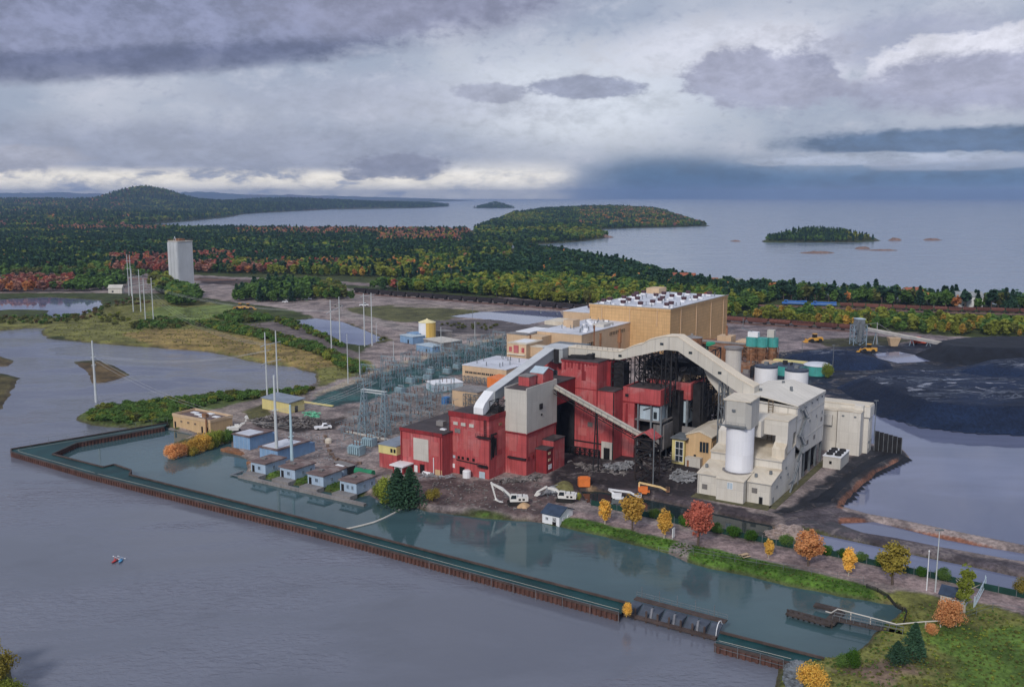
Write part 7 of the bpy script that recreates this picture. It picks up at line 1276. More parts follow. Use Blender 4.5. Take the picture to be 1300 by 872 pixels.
# ================================================================ TREES AND SHRUBS
def leaf_mat(name, col, var=.5):
    m = bpy.data.materials.new(name); m.use_nodes = True; N = NT(m.node_tree); b = N.n['Principled BSDF']
    r = N.node('ShaderNodeObjectInfo').outputs['Random']; co = N.node('ShaderNodeTexCoord').outputs['Object']
    wn = N.node('ShaderNodeTexWhiteNoise'); g = N.node('ShaderNodeNewGeometry'); N.put(wn.inputs[0], g.outputs['Normal'])
    c = N.mix(r, tuple(v * (1 - var * .55) for v in col), (min(1, col[0] * (1 + var * .5)), col[1] * (1 + var * .5), col[2] * (1 + var * .3)))
    c = N.mix(1.0, c, N.mix(wn.outputs[0], (.62, .66, .6), (1.35, 1.3, 1.25)), 'MULTIPLY')
    c = N.mix(N.m('MULTIPLY', N.ss(N.noise(co, .5, 2), .45, .65), .35), c, (col[0] * 1.25, col[1] * 1.05, col[2]))
    N.put(b.inputs['Base Color'], c); b.inputs['Roughness'].default_value = .85; b.inputs['Specular IOR Level'].default_value = .12
    tr = N.node('ShaderNodeBsdfTranslucent'); N.put(tr.inputs[0], c); mx = N.node('ShaderNodeMixShader'); mx.inputs[0].default_value = .38
    N.l.new(b.outputs[0], mx.inputs[1]); N.l.new(tr.outputs[0], mx.inputs[2]); N.l.new(mx.outputs[0], N.n['Material Output'].inputs[0]); return m
LEAF = {k: leaf_mat('leaf_' + k, c) for k, c in dict(dark=(.052, .115, .076), pine=(.076, .150, .066), green=(.120, .215, .060), lime=(.265, .300, .062), gold=(.50, .34, .085), olive=(.150, .165, .055), orange=(.58, .27, .12), red=(.42, .135, .11), pink=(.38, .20, .17), bright=(.075, .18, .028), brown=(.17, .115, .065), gold_bright=(.80, .52, .13), orange_bright=(.88, .44, .21), red_bright=(.74, .24, .18), olive_bright=(.36, .30, .07), lime_bright=(.26, .31, .06)).items()}
M_BARK = mat('bark', (.11, .085, .07), .9, .3, 2.0); M_BIRCHB = mat('pale_bark', (.42, .39, .34), .85, .25, 2.0)
def crown(kind, n, seed, leaf):
    """crown of many small leaf faces, 1 unit = tree height"""
    r = np.random.default_rng(seed); P = []
    if kind == 'conifer':
        t = r.random(n) ** .75; z = .10 + .90 * (1 - (1 - t)) * 1.0; z = .08 + .92 * t; tier = (np.floor(z * 13) + .5) / 13
        rad = .215 * (1 - z) ** .85 * (.55 + .75 * ((z * 13) % 1 < .55)) + .012; a = r.random(n) * 6.2832; q = rad * np.sqrt(r.random(n) * .75 + .25) * (1 + .25 * np.sin(a * 3 + seed)); P = np.stack([q * np.cos(a), q * np.sin(a), z - .25 * q], 1)
    else:
        H = dict(broad=(.30, .42, .60), birch=(.22, .46, .56), poplar=(.13, .47, .53), bush=(.52, .46, .50), pine=(.24, .30, .68), willow=(.42, .46, .52))[kind]; k = dict(broad=15, birch=12, poplar=14, bush=13, pine=9, willow=14)[kind]
        cen = []
        while len(cen) < k:
            c = r.uniform(-1, 1, 3)
            if .25 < np.linalg.norm(c) < 1: cen.append(c * np.array([H[0], H[0], H[1]]) * .74 + np.array([0, 0, H[2]]))
        cen = np.array(cen); sz = r.uniform(.30, .52, k) * H[0]
        if kind == 'pine': sz *= 1.1
        w = r.integers(0, k, n); d = r.normal(size=(n, 3)); d /= np.linalg.norm(d, axis=1)[:, None]; rr = (r.random(n) ** .45)[:, None]
        P = cen[w] + d * rr * sz[w][:, None] * np.array([1, 1, .8 if kind != 'pine' else .45]); fl = (r.random(n) < (.34 if kind not in ('pine', 'poplar') else .12))[:, None]; P = np.where(fl, d * (r.random((n, 1)) ** .4) * np.array([H[0], H[0], H[1]]) * .86 * (1 + .12 * np.sin(d[:, :1] * 7 + seed)) + np.array([0, 0, H[2]]), P); P[:, 2] = np.maximum(P[:, 2], .03)
    nrm = P - np.array([0, 0, .5]); nrm += r.normal(size=nrm.shape) * .35 + np.array([0, 0, .18]); nrm /= np.linalg.norm(nrm, axis=1)[:, None]
    e1 = np.cross(nrm, r.normal(size=nrm.shape)); e1 /= np.linalg.norm(e1, axis=1)[:, None]; e2 = np.cross(nrm, e1); s = (leaf * r.uniform(.6, 1.35, n))[:, None]
    if kind == 'conifer': e2 = e2 * .7
    V = np.stack([P - e1 * s - e2 * s * .6, P + e1 * s * .7 - e2 * s, P + e1 * s + e2 * s * .7, P - e1 * s * .6 + e2 * s], 1).reshape(-1, 3)
    return V, np.arange(n * 4).reshape(-1, 4)
def crown_mesh(name, kind, n, seed, leaf, m):
    V, F = crown(kind, n, seed, leaf); me = bpy.data.meshes.new(name); me.vertices.add(len(V)); me.vertices.foreach_set('co', V.ravel()); me.loops.add(F.size); me.loops.foreach_set('vertex_index', F.ravel().astype(np.int32)); me.polygons.add(len(F)); me.polygons.foreach_set('loop_start', np.arange(0, F.size, 4)); me.update(calc_edges=True); me.materials.append(m); return me
def trunk_mesh(kind, m, seed):
    r = random.Random(seed); b = MB(); top = dict(conifer=.96, bush=.5, willow=.5, poplar=.8).get(kind, .66); w = .028 if kind != 'bush' else .018
    k = Vector((r.uniform(-.02, .02), r.uniform(-.02, .02), top * .5)); b.bar((0, 0, -.03), k, w * 1.7, w * 1.2, 6).bar(k, (k.x * 1.5, k.y * 1.5, top), w * 1.2, w * .4, 6)
    if kind != 'conifer':
        for i in range(5): a = i * 1.256 + r.uniform(-.4, .4); z = top * r.uniform(.4, .75); L = r.uniform(.12, .24); b.bar((k.x, k.y, z), (k.x + L * math.cos(a), k.y + L * math.sin(a), z + L * .9), w * .6, w * .2, 4)
    return b.mesh('trunk', m)
TRK = {}
def trunk_for(kind): 
    if kind not in TRK: TRK[kind] = [trunk_mesh(kind, M_BIRCHB if kind in ('birch', 'poplar') else M_BARK, s) for s in range(2)]
    return TRK[kind]
CRW = {}
def crown_for(kind, colr, lod):
    k = (kind, colr, lod)
    if k not in CRW:
        n, lf = {'near': (3600, .0195), 'mid': (420, .060), 'far': (120, .105)}[lod]
        if kind == 'conifer': n, lf = {'near': (3600, .019), 'mid': (420, .052), 'far': (110, .085)}[lod]
        CRW[k] = [crown_mesh('crown', kind, n, 17 * i + len(CRW), lf, LEAF[colr]) for i in range(3)]
    return CRW[k]
def plant(name, cat, label, kind, colr, x, y, z, h, lod, group=None, wide=1.0, seed=None):
    i = RN.randrange(3); o = bpy.data.objects.new(name, None); COL.objects.link(o); o.location = (x, y, z); o.rotation_euler = (0, 0, RN.uniform(0, 6.28)); o.scale = (h * wide, h * wide, h)
    o['label'] = label; o['category'] = cat
    if group: o['group'] = group
    link('crown', crown_for(kind, colr, lod)[i], o); link('trunk', trunk_for(kind)[i % 2], o); return o
def tree_px(label, kind, colr, px, pyb, pyt, wide=1.0, name=None, cat='tree', group=None, lod='near'):
    if colr + '_bright' in LEAF: colr += '_bright'
    x, y, z = gpos(px, pyb); dep = y * CT - (z - CAM_H) * ST; h = (pyb - pyt) * dep / FPX * 1.14
    return plant(name or {'conifer': 'spruce_tree', 'birch': 'birch_tree', 'poplar': 'poplar_tree', 'bush': 'bush', 'pine': 'pine_tree'}.get(kind, 'maple_tree'), cat, label, kind, colr, x, y, z - .1, h, lod, group, wide)
G_ = 'autumn trees along the canal path'
tree_px('slim golden young tree right of the white house', 'birch', 'gold', 768, 665, 635, 1.2, 'ornamental_tree', group=G_); tree_px('broad orange gold tree beside the path, left of the red one', 'broad', 'gold', 803, 673, 629, 1.15, group=G_); tree_px('slim golden tree between the broad gold one and the red one', 'birch', 'gold', 843, 683, 647, 1.1, 'ornamental_tree', group=G_); tree_px('red maple beside the path landing', 'broad', 'red', 886, 692, 639, 1.05, group=G_)
tree_px('little sparse golden tree between the red maple and the round orange one', 'birch', 'gold', 976, 709, 684, 1.1, 'ornamental_tree', group=G_); tree_px('round orange maple beside the dirt road', 'broad', 'orange', 1026, 718, 674, 1.3, group=G_); tree_px('slim two tiered golden tree right of the orange maple', 'birch', 'gold', 1077, 731, 695, 1.05, 'ornamental_tree', group=G_); tree_px('big olive gold tree left of the lamp poles', 'broad', 'olive', 1133, 742, 689, 1.2, group=G_)
tree_px('tall narrow green poplar behind the gatehouse', 'poplar', 'lime', 1224, 777, 716, 1.15); tree_px('round orange gold bush in front of the gatehouse', 'bush', 'orange', 1203, 797, 757, .85, 'bush', 'bush'); tree_px('olive bush at the right edge of the picture by the fence', 'bush', 'olive', 1297, 756, 732, .9, 'bush', 'bush')
tree_px('left dark spruce at the warehouse corner', 'conifer', 'dark', 505, 638, 590, 1.6, group='spruces by the warehouse'); tree_px('right dark spruce at the warehouse corner', 'conifer', 'dark', 520.5, 638, 590, 1.55, group='spruces by the warehouse'); tree_px('yellow green willow left of the two spruces', 'willow', 'lime', 491, 634, 596, .85, 'willow_tree'); tree_px('small olive bush on the bank right of the spruces', 'bush', 'olive', 549, 636, 619, 1.1, 'bush', 'bush')
tree_px('taller dark spruce on the lower right lawn', 'conifer', 'dark', 1160, 836, 793, 1.5, group='spruces on the lawn'); tree_px('shorter dark spruce on the lower right lawn', 'conifer', 'dark', 1139, 842, 815, 2.0, group='spruces on the lawn'); tree_px('golden bush at the bottom by the boulders', 'bush', 'gold', 1031, 878, 838, .9, 'bush', 'bush'); tree_px('tall green reeds bush at the canal corner', 'bush', 'bright', 1083, 848, 822, .75, 'bush', 'bush'); tree_px('low green reed clump left of the tall reeds', 'bush', 'green', 1070, 848, 829, 1.0, 'bush', 'bush'); tree_px('orange brown bush on the lawn by the white pipe', 'bush', 'orange', 1183, 806, 790, 1.0, 'bush', 'bush'); tree_px('yellow willow herb growing on the gate end of the wall', 'bush', 'gold', 796, 785, 764, .6, 'bush', 'bush').location.z = 1.6; tree_px('green bush at the corner of the teal shed', 'bush', 'lime', 1050, 480, 461, .8, 'bush', 'bush')
tree_px('lime green willow behind the black container', 'bush', 'lime', 480, 628, 610, .9, 'bush', 'bush')
for i, (px, py, s) in enumerate([(831, 658, 13), (849, 661, 11), (869, 668, 14), (910, 677, 14), (931, 682, 16), (953, 687, 15), (998, 694, 16), (1050, 704, 13), (1070, 708, 13), (1093, 713, 14), (1117, 718, 14), (1170, 731, 13), (1198, 737, 17)]):
    tree_px('%s round green bush from the left in the row before the green fence' % ('first second third fourth fifth sixth seventh eighth ninth tenth eleventh twelfth last'.split()[i]), 'bush', 'bright' if i % 3 else 'green', px, py, py - s, 1.15, 'bush', 'bush', 'round bushes along the green fence')
for i, (px, py, s, c) in enumerate([(218, 577, 22, 'orange'), (228, 575, 20, 'orange'), (238, 572, 20, 'gold'), (249, 569, 22, 'gold'), (259, 566, 24, 'gold'), (270, 562, 24, 'lime'), (281, 558, 20, 'lime'), (289, 557, 18, 'green'), (244, 573, 14, 'olive'), (265, 566, 14, 'olive')]):
    tree_px('%s shrub, number %s from the left on the planted strip in the canal' % ({'orange': 'orange', 'gold': 'golden', 'lime': 'yellow green', 'green': 'green', 'olive': 'olive'}[c], 'one two three four six eight nine ten five seven'.split()[i]), 'bush', c, px, py, py - s, .95, 'shrub', 'shrub', 'shrubs on the planted strip')
for i, (px, py, s) in enumerate([(-6, 868, 46), (12, 880, 34), (-22, 850, 40), (24, 895, 22)]): tree_px('%s leafy bush in the bottom left corner of the picture' % ('largest', 'second', 'farther', 'lowest')[i], 'bush', 'lime' if i % 2 else 'olive', px, py, py - s, 1.0, 'bush', 'bush', 'bushes in the lower left corner')
# ---- forests: every point a tree; the ones that show largest become things, the rest one mass
KINDS = [('conifer', 'dark'), ('conifer', 'pine'), ('broad', 'green'), ('birch', 'green'), ('birch', 'lime'), ('birch', 'gold'), ('broad', 'olive'), ('broad', 'orange'), ('broad', 'red'), ('broad', 'pink'), ('bush', 'olive'), ('bush', 'gold'), ('bush', 'green'), ('pine', 'dark'), ('bush', 'brown'), ('bush', 'lime'), ('broad', 'lime')]
KI = {k: i for i, k in enumerate(KINDS)}; SHRUB = {i for i, k in enumerate(KINDS) if k[0] == 'bush'}
ALL = []
def scatter(region, poly, sp, pick, h0, h1, edge=0.0, maxn=99999, world=False):
    p = poly if world else W(poly, 1.5); a0, a1 = p.min(0), p.max(0); nx, ny = max(1, int((a1[0] - a0[0]) / sp)), max(1, int((a1[1] - a0[1]) / sp)); X, Y = np.meshgrid(np.arange(nx) * sp + a0[0], np.arange(ny) * sp + a0[1])
    x = X.ravel() + NR.uniform(0, sp, X.size); y = Y.ravel() + NR.uniform(0, sp, X.size); k = sdist(x + (fnoise(x, y, 30, 7) - .5) * 14 * edge, y + (fnoise(x, y, 30, 8) - .5) * 14 * edge, p, 20) > 0; x, y = x[k], y[k]
    if len(x) == 0: return
    z = Hz(x, y); k = z > .75; x, y, z = x[k], y[k], z[k]; n = len(x)
    if n == 0: return
    px, py = pix(x, y, z); k = (px > -60) & (px < 1360); x, y, z, px, py = x[k], y[k], z[k], px[k], py[k]; n = len(x)
    a, b, r = fnoise(x, y, 90, 41), fnoise(x, y, 25, 42), NR.random(n); idx = pick(px, py, a, b, r).astype(int); h = NR.uniform(h0, h1, n); sh = np.isin(idx, list(SHRUB)); h = np.where(sh, np.minimum(h, np.maximum(2.0, h * .45)), h); h = np.where(np.isin(idx, [0, 1, 13]), h * 1.18, h)
    ALL.append((region, np.stack([x, y, z, h, idx, px, py], 1)))
def choose(r, table):
    """table: list of (kind, weight); r uniform numbers"""
    w = np.cumsum([q[1] for q in table]); w = w / w[-1]; return np.array([KI[q[0]] for q in table])[np.searchsorted(w, r)]
CD, CP, BG, YG, YL, YO, OL, OR, RD, PK = ('conifer', 'dark'), ('conifer', 'pine'), ('broad', 'green'), ('birch', 'green'), ('birch', 'lime'), ('birch', 'gold'), ('broad', 'olive'), ('broad', 'orange'), ('broad', 'red'), ('broad', 'pink')
SO, SG, SN, SB, SL, BL, PD = ('bush', 'olive'), ('bush', 'gold'), ('bush', 'green'), ('bush', 'brown'), ('bush', 'lime'), ('broad', 'lime'), ('pine', 'dark')
def pick_forest(px, py, a, b, r):
    base = choose(r, [(CD, 5), (CP, 3.2), (BG, 3), (PD, 1.5), (YG, 1.2), (OL, .5)])
    base = np.where(a > .60, choose(r, [(BG, 3), (YG, 3), (BL, 2), (CP, 1), (OL, 1)]), base)
    hot = choose(r, [(OR, 1.8), (PK, 2.6), (RD, 1.2), (YL, 1.0), (BG, 1.4), (CD, 1.0)]); rosy = choose(r, [(RD, 3), (PK, 3), (OR, 1.2), (CD, 1), (BG, .8)]); gold = choose(r, [(YL, 3), (YO, .8), (OR, .5), (BL, 3), (YG, 2)])
    q = ((py > 293.5) & (py < 302) & (px > 300) & (px < 600) & (b > .36)) | ((py > 302) & (py < 311) & (px > 480) & (px < 585)) | ((py > 291) & (py < 297) & (px > 60) & (px < 200) & (b > .4)); base = np.where(q, hot, base)
    base = np.where((py > 327) & (py < 347) & (px > 140) & (px < 300) & (a > .40), rosy, base); base = np.where((py > 337) & (px > 295) & (px < 600) & (r * 97 % 1 > .22), np.where(px < 430, np.where(b > .5, hot, gold), gold), base)
    return np.where((b > .70) & (r * 53 % 1 > .8), rosy, base)
scatter('the forest north of the road', [(-90, 293), (190, 290), (240, 292), (400, 293.3), (520, 293.8), (592, 295), (600, 308), (560, 307), (552, 310), (600, 313.5), (650, 315.5), (655, 332), (620, 345), (590, 352), (545, 355), (430, 351), (330, 348), (250, 347), (110, 347), (-90, 348)], 9.0, pick_forest, 9, 14, 1)
def pick_belt(px, py, a, b, r):
    f = np.clip((py - np.interp(px, [600, 740, 900, 1100, 1300], [352, 353, 372, 384, 395])) / 34, 0, 1.2)
    back = choose(r, [(CD, 3), (PD, 3), (BG, 2.5), (CP, 1.5), (YG, 1), (OR, .35)]); mid = choose(r, [(YG, 4), (BG, 3), (BL, 2.4), (YL, 2), (CP, .8), (RD, .15)]); front = choose(r, [(YL, 4), (BL, 3.4), (YG, 3), (YO, .6), (OL, 1), (BG, 1)])
    return np.where(f + (b - .5) * .7 < .22, back, np.where(f + (b - .5) * .8 < .62, mid, front))
scatter('the birch belt', [(560, 357), (600, 352), (655, 333), (655, 316), (700, 322), (745, 330), (790, 338.5), (830, 350.5), (870, 361), (905, 367), (950, 370.5), (985, 373), (975, 386), (920, 404), (800, 394), (735, 387), (600, 374), (470, 367.5), (545, 363.5)], 6.2, pick_belt, 8.5, 13, .4)
scatter('the shore trees behind the ore train', [(950, 371), (1100, 379), (1300, 391), (1400, 397), (1400, 400.5), (1300, 396), (1100, 386.5), (970, 381)], 8, lambda px, py, a, b, r: choose(r, [(BG, 3), (CD, 1.6), (PD, 2), (YG, 2), (OR, .25), (OL, .8)]), 9, 15)
scatter('the yellow scrub below the ore train', [(925, 403), (975, 396), (1100, 403), (1300, 414), (1400, 420), (1400, 438), (1300, 428), (1180, 425), (1085, 416.5), (1000, 410)], 6.4, lambda px, py, a, b, r: np.where(b > .50, choose(r, [(YL, 4), (YO, 1.8), (BL, 1.4), (OL, .6)]), choose(r, [(YG, 3), (BG, 2), (BL, 2), (SO, 1)])), 4.5, 10)
scatter('the yellow scrub below the ore train', [(990, 391), (1300, 406), (1400, 411), (1400, 418), (1300, 412), (990, 395)], 4, lambda px, py, a, b, r: choose(r, [(SO, 2), (SN, 2), (SL, 3)]), 3, 4.4)
scatter('the round clump beyond the dirt lot', [(297, 383), (305, 372), (345, 362), (395, 362), (430, 368), (440, 378), (455, 381), (400, 381), (350, 384)], 6.5, lambda px, py, a, b, r: np.where(px > 400, choose(r, [(YL, 2), (OL, 2), (YG, 2)]), choose(r, [(BG, 4), (CD, 1), (YG, 2), (CP, 1)])), 8, 12)
scatter('the trees below the pale silo', [(214, 388), (212, 370), (228, 366.5), (250, 374), (253, 387), (235, 390)], 6, lambda px, py, a, b, r: choose(r, [(BG, 4), (YG, 2), (BL, 1)]), 8, 12); scatter('the trees below the pale silo', [(192, 366), (198, 355), (216, 357), (216, 370), (200, 376)], 7, lambda px, py, a, b, r: choose(r, [(OL, 2), (BL, 2), (BG, 1)]), 9, 13)
scatter('the marsh edge trees at the left', [(-60, 362), (0, 359), (150, 356), (165, 362), (150, 369), (95, 371), (0, 372), (-60, 373)], 8, lambda px, py, a, b, r: np.where(px > 92, choose(r, [(BG, 4), (YG, 2), (CD, 1)]), choose(r, [(OR, 2), (PK, 2.4), (RD, 1.8), (OL, .6), (BG, .8)])), 8, 12)
scatter('the marsh edge trees at the left', [(-60, 348), (110, 347), (190, 350), (190, 353), (100, 351), (-60, 351)], 8, lambda px, py, a, b, r: choose(r, [(BG, 3), (OL, 2), (YG, 2)]), 7, 11)
for nm, poly, sp, tb, h0, h1 in [('the knoll and its marsh', [(-40, 404), (60, 402), (100, 398), (125, 389), (140, 392), (130, 402), (90, 410), (50, 412), (-40, 411)], 6, [(SO, 3), (SN, 2), (SB, 1)], 4, 7), ('the knoll and its marsh', [(165, 411), (200, 404), (240, 409), (235, 416), (200, 419), (170, 418)], 5, [(SN, 4), (SO, 2)], 4, 8), ('the knoll and its marsh', [(130, 385), (170, 378), (200, 386), (190, 392), (150, 394)], 7, [(SB, 2), (SO, 2), (SN, 1)], 3, 5), ('the knoll and its marsh', [(120, 404), (150, 398), (165, 408), (140, 416)], 6, [(SO, 3), (SL, 1)], 3, 6),
        ('the hedge across the marsh', [(240, 411), (272, 409), (345, 424), (400, 438), (455, 464), (470, 473), (452, 476), (400, 449), (340, 432), (268, 418)], 3.6, [(SN, 4), (SO, 1), (SL, 1)], 5, 9), ('the pond hedge', [(272, 404), (300, 397), (340, 402), (350, 408), (300, 411)], 5, [(SN, 4), (SO, 1)], 6, 11), ('the pond hedge', [(345, 404), (372, 407), (400, 421), (438, 440), (430, 441), (390, 424), (350, 410)], 4, [(SN, 3), (SO, 2), (SL, 1)], 4, 7),
        ('the pond hedge', [(400, 402), (432, 407), (470, 420), (492, 431), (480, 432), (440, 414), (405, 405)], 4, [(SO, 3), (SL, 2)], 3, 6), ('the river bank tongue', [(103, 533), (126, 519), (160, 516), (222, 509), (272, 503), (275, 511), (226, 526), (213, 540), (185, 542), (150, 541), (118, 538)], 2.8, [(SN, 5), (SO, 1), (SL, 1.2)], 4, 8), ('the river bank tongue', [(272, 501), (340, 499), (398, 493), (400, 500), (340, 505), (280, 511)], 2.8, [(SN, 5), (SO, 1), (SL, .5)], 4, 7),
        ('the ground beyond the switchyard', [(560, 411), (640, 413), (620, 420), (560, 418)], 7, [(SO, 3)], 2, 4), ('the canal dike', [(1025, 667.5), (1070, 678.5), (1160, 698.5), (1285, 726), (1285, 729), (1160, 701), (1070, 681), (1025, 670)], 2.6, [(SO, 3), (SB, 2)], 1.2, 2.4)]:
    scatter(nm, poly, sp, lambda px, py, a, b, r, tb=tb: choose(r, tb), h0, h1)
def pick_isle(px, py, a, b, r):
    base = choose(r, [(BG, 3), (CD, 2.2), (CP, 1.6), (YG, 2), (PD, 1)]); return np.where((b > .53) & (px > 735) & (py < 288), choose(r, [(OR, 2.6), (PK, 1.0), (OL, 3), (YL, 1.2), (BG, 1.8)]), np.where(a > .55, choose(r, [(BG, 2), (BL, 2.4), (YG, 2), (OL, 1)]), base))
scatter('the wooded peninsula', [(612, 287), (650, 277.5), (700, 272), (760, 268.5), (830, 271), (868, 279.5), (898, 286.6), (860, 288), (800, 289.4), (770, 290.3), (757, 293.6), (772, 300.8), (740, 305.6), (690, 309), (655, 311), (640, 308), (604, 307.6), (603, 293)], 10.5, pick_isle, 9, 14)
scatter('the small wooded island', [(970, 306.6), (1010, 307), (1080, 307), (1112, 305.4), (1085, 302.2), (1040, 301.4), (990, 303)], 6.5, lambda px, py, a, b, r: np.where(px > 1075, choose(r, [(SO, 2), (BL, 1), (CD, 1)]), choose(r, [(CD, 3), (BG, 3), (CP, 2), (YG, 1)])), 6, 10); scatter('the tiny far island', [(602, 264), (620, 264.3), (653, 264), (642, 263), (615, 262.8)], 16, lambda px, py, a, b, r: choose(r, [(CD, 3), (BG, 2)]), 10, 15)
def pick_hill(px, py, a, b, r):
    base = choose(r, [(CD, 4), (CP, 3), (BG, 2.5)]); base = np.where(a > .54, choose(r, [(BG, 2), (BL, 2), (YG, 2), (OL, 1.5)]), base); return np.where((b > .64) & (px < 170), choose(r, [(OR, 1.2), (PK, 2), (OL, 2), (BG, 2)]), base)
scatter('the far hills', [(-90, 262), (130, 261), (300, 262), (330, 269), (290, 276), (240, 281), (190, 285), (183, 289.5), (190, 290), (-90, 293)], 21, pick_hill, 15, 21); scatter('the far peninsula', [(310, 271.4), (340, 269.6), (420, 265.6), (540, 263.6), (572, 262), (530, 260.4), (490, 259), (330, 259), (300, 262)], 24, lambda px, py, a, b, r: choose(r, [(CD, 3), (CP, 2), (BG, 2)]), 15, 22)
def forest():
    pr = bpy.data.collections.new('tree_kinds')                     # the kinds, drawn by the masses below
    for i, (kd, cl) in enumerate(KINDS):
        me = crown_for(kd, cl, 'far')[i % 3]; o = bpy.data.objects.new('kind_%02d' % i, me); pr.objects.link(o)
    ng = bpy.data.node_groups.new('tree_mass', 'GeometryNodeTree'); ng.interface.new_socket('Geometry', in_out='INPUT', socket_type='NodeSocketGeometry'); ng.interface.new_socket('Geometry', in_out='OUTPUT', socket_type='NodeSocketGeometry'); N = NT(ng)
    gi, go = N.node('NodeGroupInput'), N.node('NodeGroupOutput'); ci = N.node('GeometryNodeCollectionInfo'); ci.inputs['Collection'].default_value = pr; ci.inputs['Separate Children'].default_value = True; ci.inputs['Reset Children'].default_value = True
    ip = N.node('GeometryNodeInstanceOnPoints'); ip.inputs['Pick Instance'].default_value = True
    def attr(n, typ): q = N.node('GeometryNodeInputNamedAttribute', data_type=typ); q.inputs['Name'].default_value = n; return q.outputs[0]
    N.l.new(gi.outputs[0], ip.inputs['Points']); N.l.new(ci.outputs[0], ip.inputs['Instance']); N.l.new(attr('idx', 'INT'), ip.inputs['Instance Index']); N.l.new(attr('scl', 'FLOAT_VECTOR'), ip.inputs['Scale']); N.l.new(attr('rot', 'FLOAT_VECTOR'), ip.inputs['Rotation']); N.l.new(ip.outputs[0], go.inputs[0])
    recs = []
    for reg, A in ALL:
        for q in A: recs.append((reg, q))
    Q = np.array([q for _, q in recs]); vis = (Q[:, 5] > -5) & (Q[:, 5] < 1305); pxh = np.where(vis, Q[:, 3] / np.hypot(Q[:, 0], Q[:, 1]), 0); sh = np.isin(Q[:, 4].astype(int), list(SHRUB)); solo_i = set()
    for mask, n in ((~sh, 285), (sh, 255)):
        k = np.where(mask)[0]; solo_i |= set(k[np.argsort(-pxh[k])[:n]].tolist())
    by = {}
    for i in solo_i: by.setdefault((recs[i][0], int(Q[i, 4])), []).append(i)
    colw = dict(dark='dark', pine='mossy', green='green', lime='lime', gold='golden', olive='olive', orange='orange', red='red', pink='rosy', brown='brown')
    nmw = dict(conifer=('spruce_tree', 'spruce'), broad=('maple_tree', 'tree'), birch=('birch_tree', 'birch'), pine=('pine_tree', 'pine'), bush=('shrub', 'shrub'))
    for (reg, ki), L in by.items():
        L.sort(key=lambda i: Q[i, 5]); kd, cl = KINDS[ki]; nm, wd = nmw[kd]
        for j, i in enumerate(L):
            x, y, z, h = Q[i, :4]; lab = '%s %s, %s such from the left in %s' % (colw[cl], wd, ordn(j), reg)
            if len(L) == 1: lab = 'single %s %s at the front of %s' % (colw[cl], wd, reg)
            plant(nm, 'shrub' if kd == 'bush' else 'tree', lab, kd, cl, x, y, z - .15, h, 'mid', '%s trees and shrubs' % reg, RN.uniform(.9, 1.15) * (1.5 if kd == 'bush' else 1.15))
    rest = {}
    for i, (reg, q) in enumerate(recs):
        if i not in solo_i: rest.setdefault(reg, []).append(i)
    lab = {'the forest north of the road': 'wide mixed forest of dark conifers and autumn maples', 'the far hills': 'wooded hills far behind the marsh', 'the far peninsula': 'wooded far peninsula across the bay', 'the wooded peninsula': 'woods covering the peninsula in the lake'}
    for reg, L in rest.items():
        A = Q[L]; me = bpy.data.meshes.new('forest'); me.vertices.add(len(L)); me.vertices.foreach_set('co', A[:, :3].ravel()); wd = NR.uniform(.85, 1.2, len(L)) * np.where(np.isin(A[:, 4].astype(int), list(SHRUB)), 1.5, 1.2)
        me.attributes.new('scl', 'FLOAT_VECTOR', 'POINT').data.foreach_set('vector', np.stack([A[:, 3] * wd, A[:, 3] * wd, A[:, 3]], 1).ravel()); me.attributes.new('rot', 'FLOAT_VECTOR', 'POINT').data.foreach_set('vector', np.stack([0 * wd, 0 * wd, NR.uniform(0, 6.28, len(L))], 1).ravel()); me.attributes.new('idx', 'INT', 'POINT').data.foreach_set('value', A[:, 4].astype(np.int32)); me.update()
        o = link('forest' if 'trees' in reg or 'forest' in reg or 'hill' in reg or 'belt' in reg or 'pen' in reg or 'island' in reg else 'scrub', me); o['kind'] = 'stuff'; o['label'] = lab.get(reg, 'trees and scrub of ' + reg); md = o.modifiers.new('mass', 'NODES'); md.node_group = ng
    # grass: tufts on the banks, lawn and marsh
    V, F = crown('bush', 26, 5, .16); pts = []
    for poly, sp in (([(545, 649), (600, 656), (690, 663), (760, 677), (850, 700), (870, 711), (940, 727), (1060, 754), (1128, 765), (1145, 778), (1150, 764), (1110, 748), (960, 711), (900, 697), (760, 667), (735, 660), (690, 661), (600, 652)], .85), ([(1141, 770), (1180, 762), (1300, 784), (1400, 800), (1400, 900), (1100, 900), (990, 872), (1003, 842), (1100, 818)], 1.0), ([(52, 424), (100, 402), (170, 385), (260, 395), (330, 412), (430, 455), (470, 470), (401, 488), (401, 475), (335, 461), (260, 445), (160, 438)], 4.0), ([(478, 636), (520, 640), (540, 646), (520, 650)], .8), ([(322, 603), (445, 630), (462, 627), (455, 618), (330, 592)], .9)):
        p = W(poly, 1.5); a0, a1 = p.min(0), p.max(0); n = int((a1[0] - a0[0]) * (a1[1] - a0[1]) / sp ** 2); x = NR.uniform(a0[0], a1[0], n); y = NR.uniform(a0[1], a1[1], n); k = sdist(x, y, p, 10) > 0; x, y = x[k], y[k]; z = Hz(x, y); k = z > .4
        pts.append(np.stack([x[k], y[k], z[k], np.full(k.sum(), sp)], 1))
    A = np.concatenate(pts); gp = bpy.data.collections.new('grass_kinds')
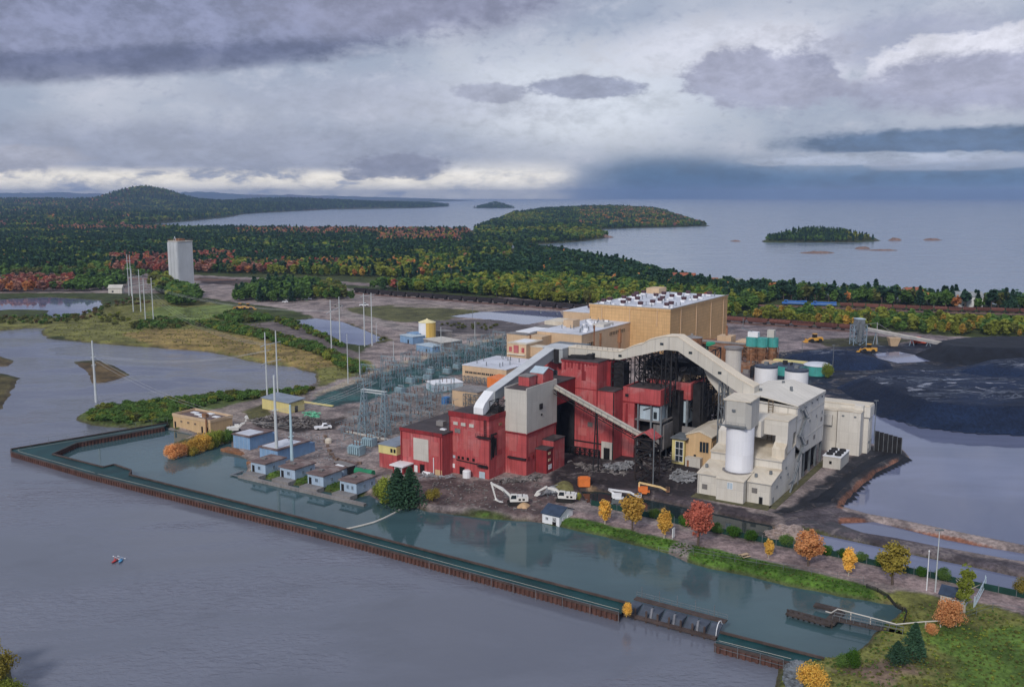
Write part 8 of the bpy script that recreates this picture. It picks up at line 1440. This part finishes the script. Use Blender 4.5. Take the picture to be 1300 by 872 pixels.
    for i, (cl, s) in enumerate((('bright', 1), ('green', 2), ('olive', 3), ('lime', 4))): gp.objects.link(bpy.data.objects.new('tuft_%d' % i, crown_mesh('tuft', 'bush', 16, s, .17, LEAF[cl])))
    ng2 = ng.copy(); [n for n in ng2.nodes if n.bl_idname == 'GeometryNodeCollectionInfo'][0].inputs['Collection'].default_value = gp
    n = len(A); me = bpy.data.meshes.new('grass'); me.vertices.add(n); me.vertices.foreach_set('co', A[:, :3].ravel()); s = NR.uniform(.35, .8, n) * np.where(A[:, 3] > 2, 1.2, .75); big = A[:, 3] > 2; lawn = A[:, 3] == 1.0; r = NR.random(n)
    idx = np.where(big, np.where(r < .45, 2, 3), np.where(lawn, np.where(r < .45, 2, np.where(r < .75, 1, 3)), np.where(r < .6, 0, np.where(r < .85, 1, 2)))).astype(np.int32)
    me.attributes.new('scl', 'FLOAT_VECTOR', 'POINT').data.foreach_set('vector', np.stack([s * 1.3, s * 1.3, s * .8], 1).ravel()); me.attributes.new('rot', 'FLOAT_VECTOR', 'POINT').data.foreach_set('vector', np.stack([0 * s, 0 * s, NR.uniform(0, 6.28, n)], 1).ravel()); me.attributes.new('idx', 'INT', 'POINT').data.foreach_set('value', idx); me.update()
    o = link('grass', me); o['kind'] = 'stuff'; o['label'] = 'rough grass on the banks, lawn and marsh'; o.modifiers.new('mass', 'NODES').node_group = ng2
    print('trees', len(recs), 'solo', len(solo_i), 'tufts', n)
forest()
# ---- the moist air over the lake
bpy.context.view_layer.update()
hb = MB().box(-29500, 29500, -29500, 29500, -4.0, 255.0).mesh('haze', None); m = bpy.data.materials.new('haze'); m.use_nodes = True; N = NT(m.node_tree); N.n.clear()
pv = N.node('ShaderNodeVolumePrincipled'); pv.inputs['Color'].default_value = (.42, .60, .97, 1); pv.inputs['Density'].default_value = 6.2e-5; pv.inputs['Anisotropy'].default_value = .2
N.l.new(pv.outputs[0], N.node('ShaderNodeOutputMaterial').inputs['Volume']); hb.materials.append(m); o = link('haze', hb); o['kind'] = 'stuff'; o['label'] = 'thin bluish haze over land and lake'
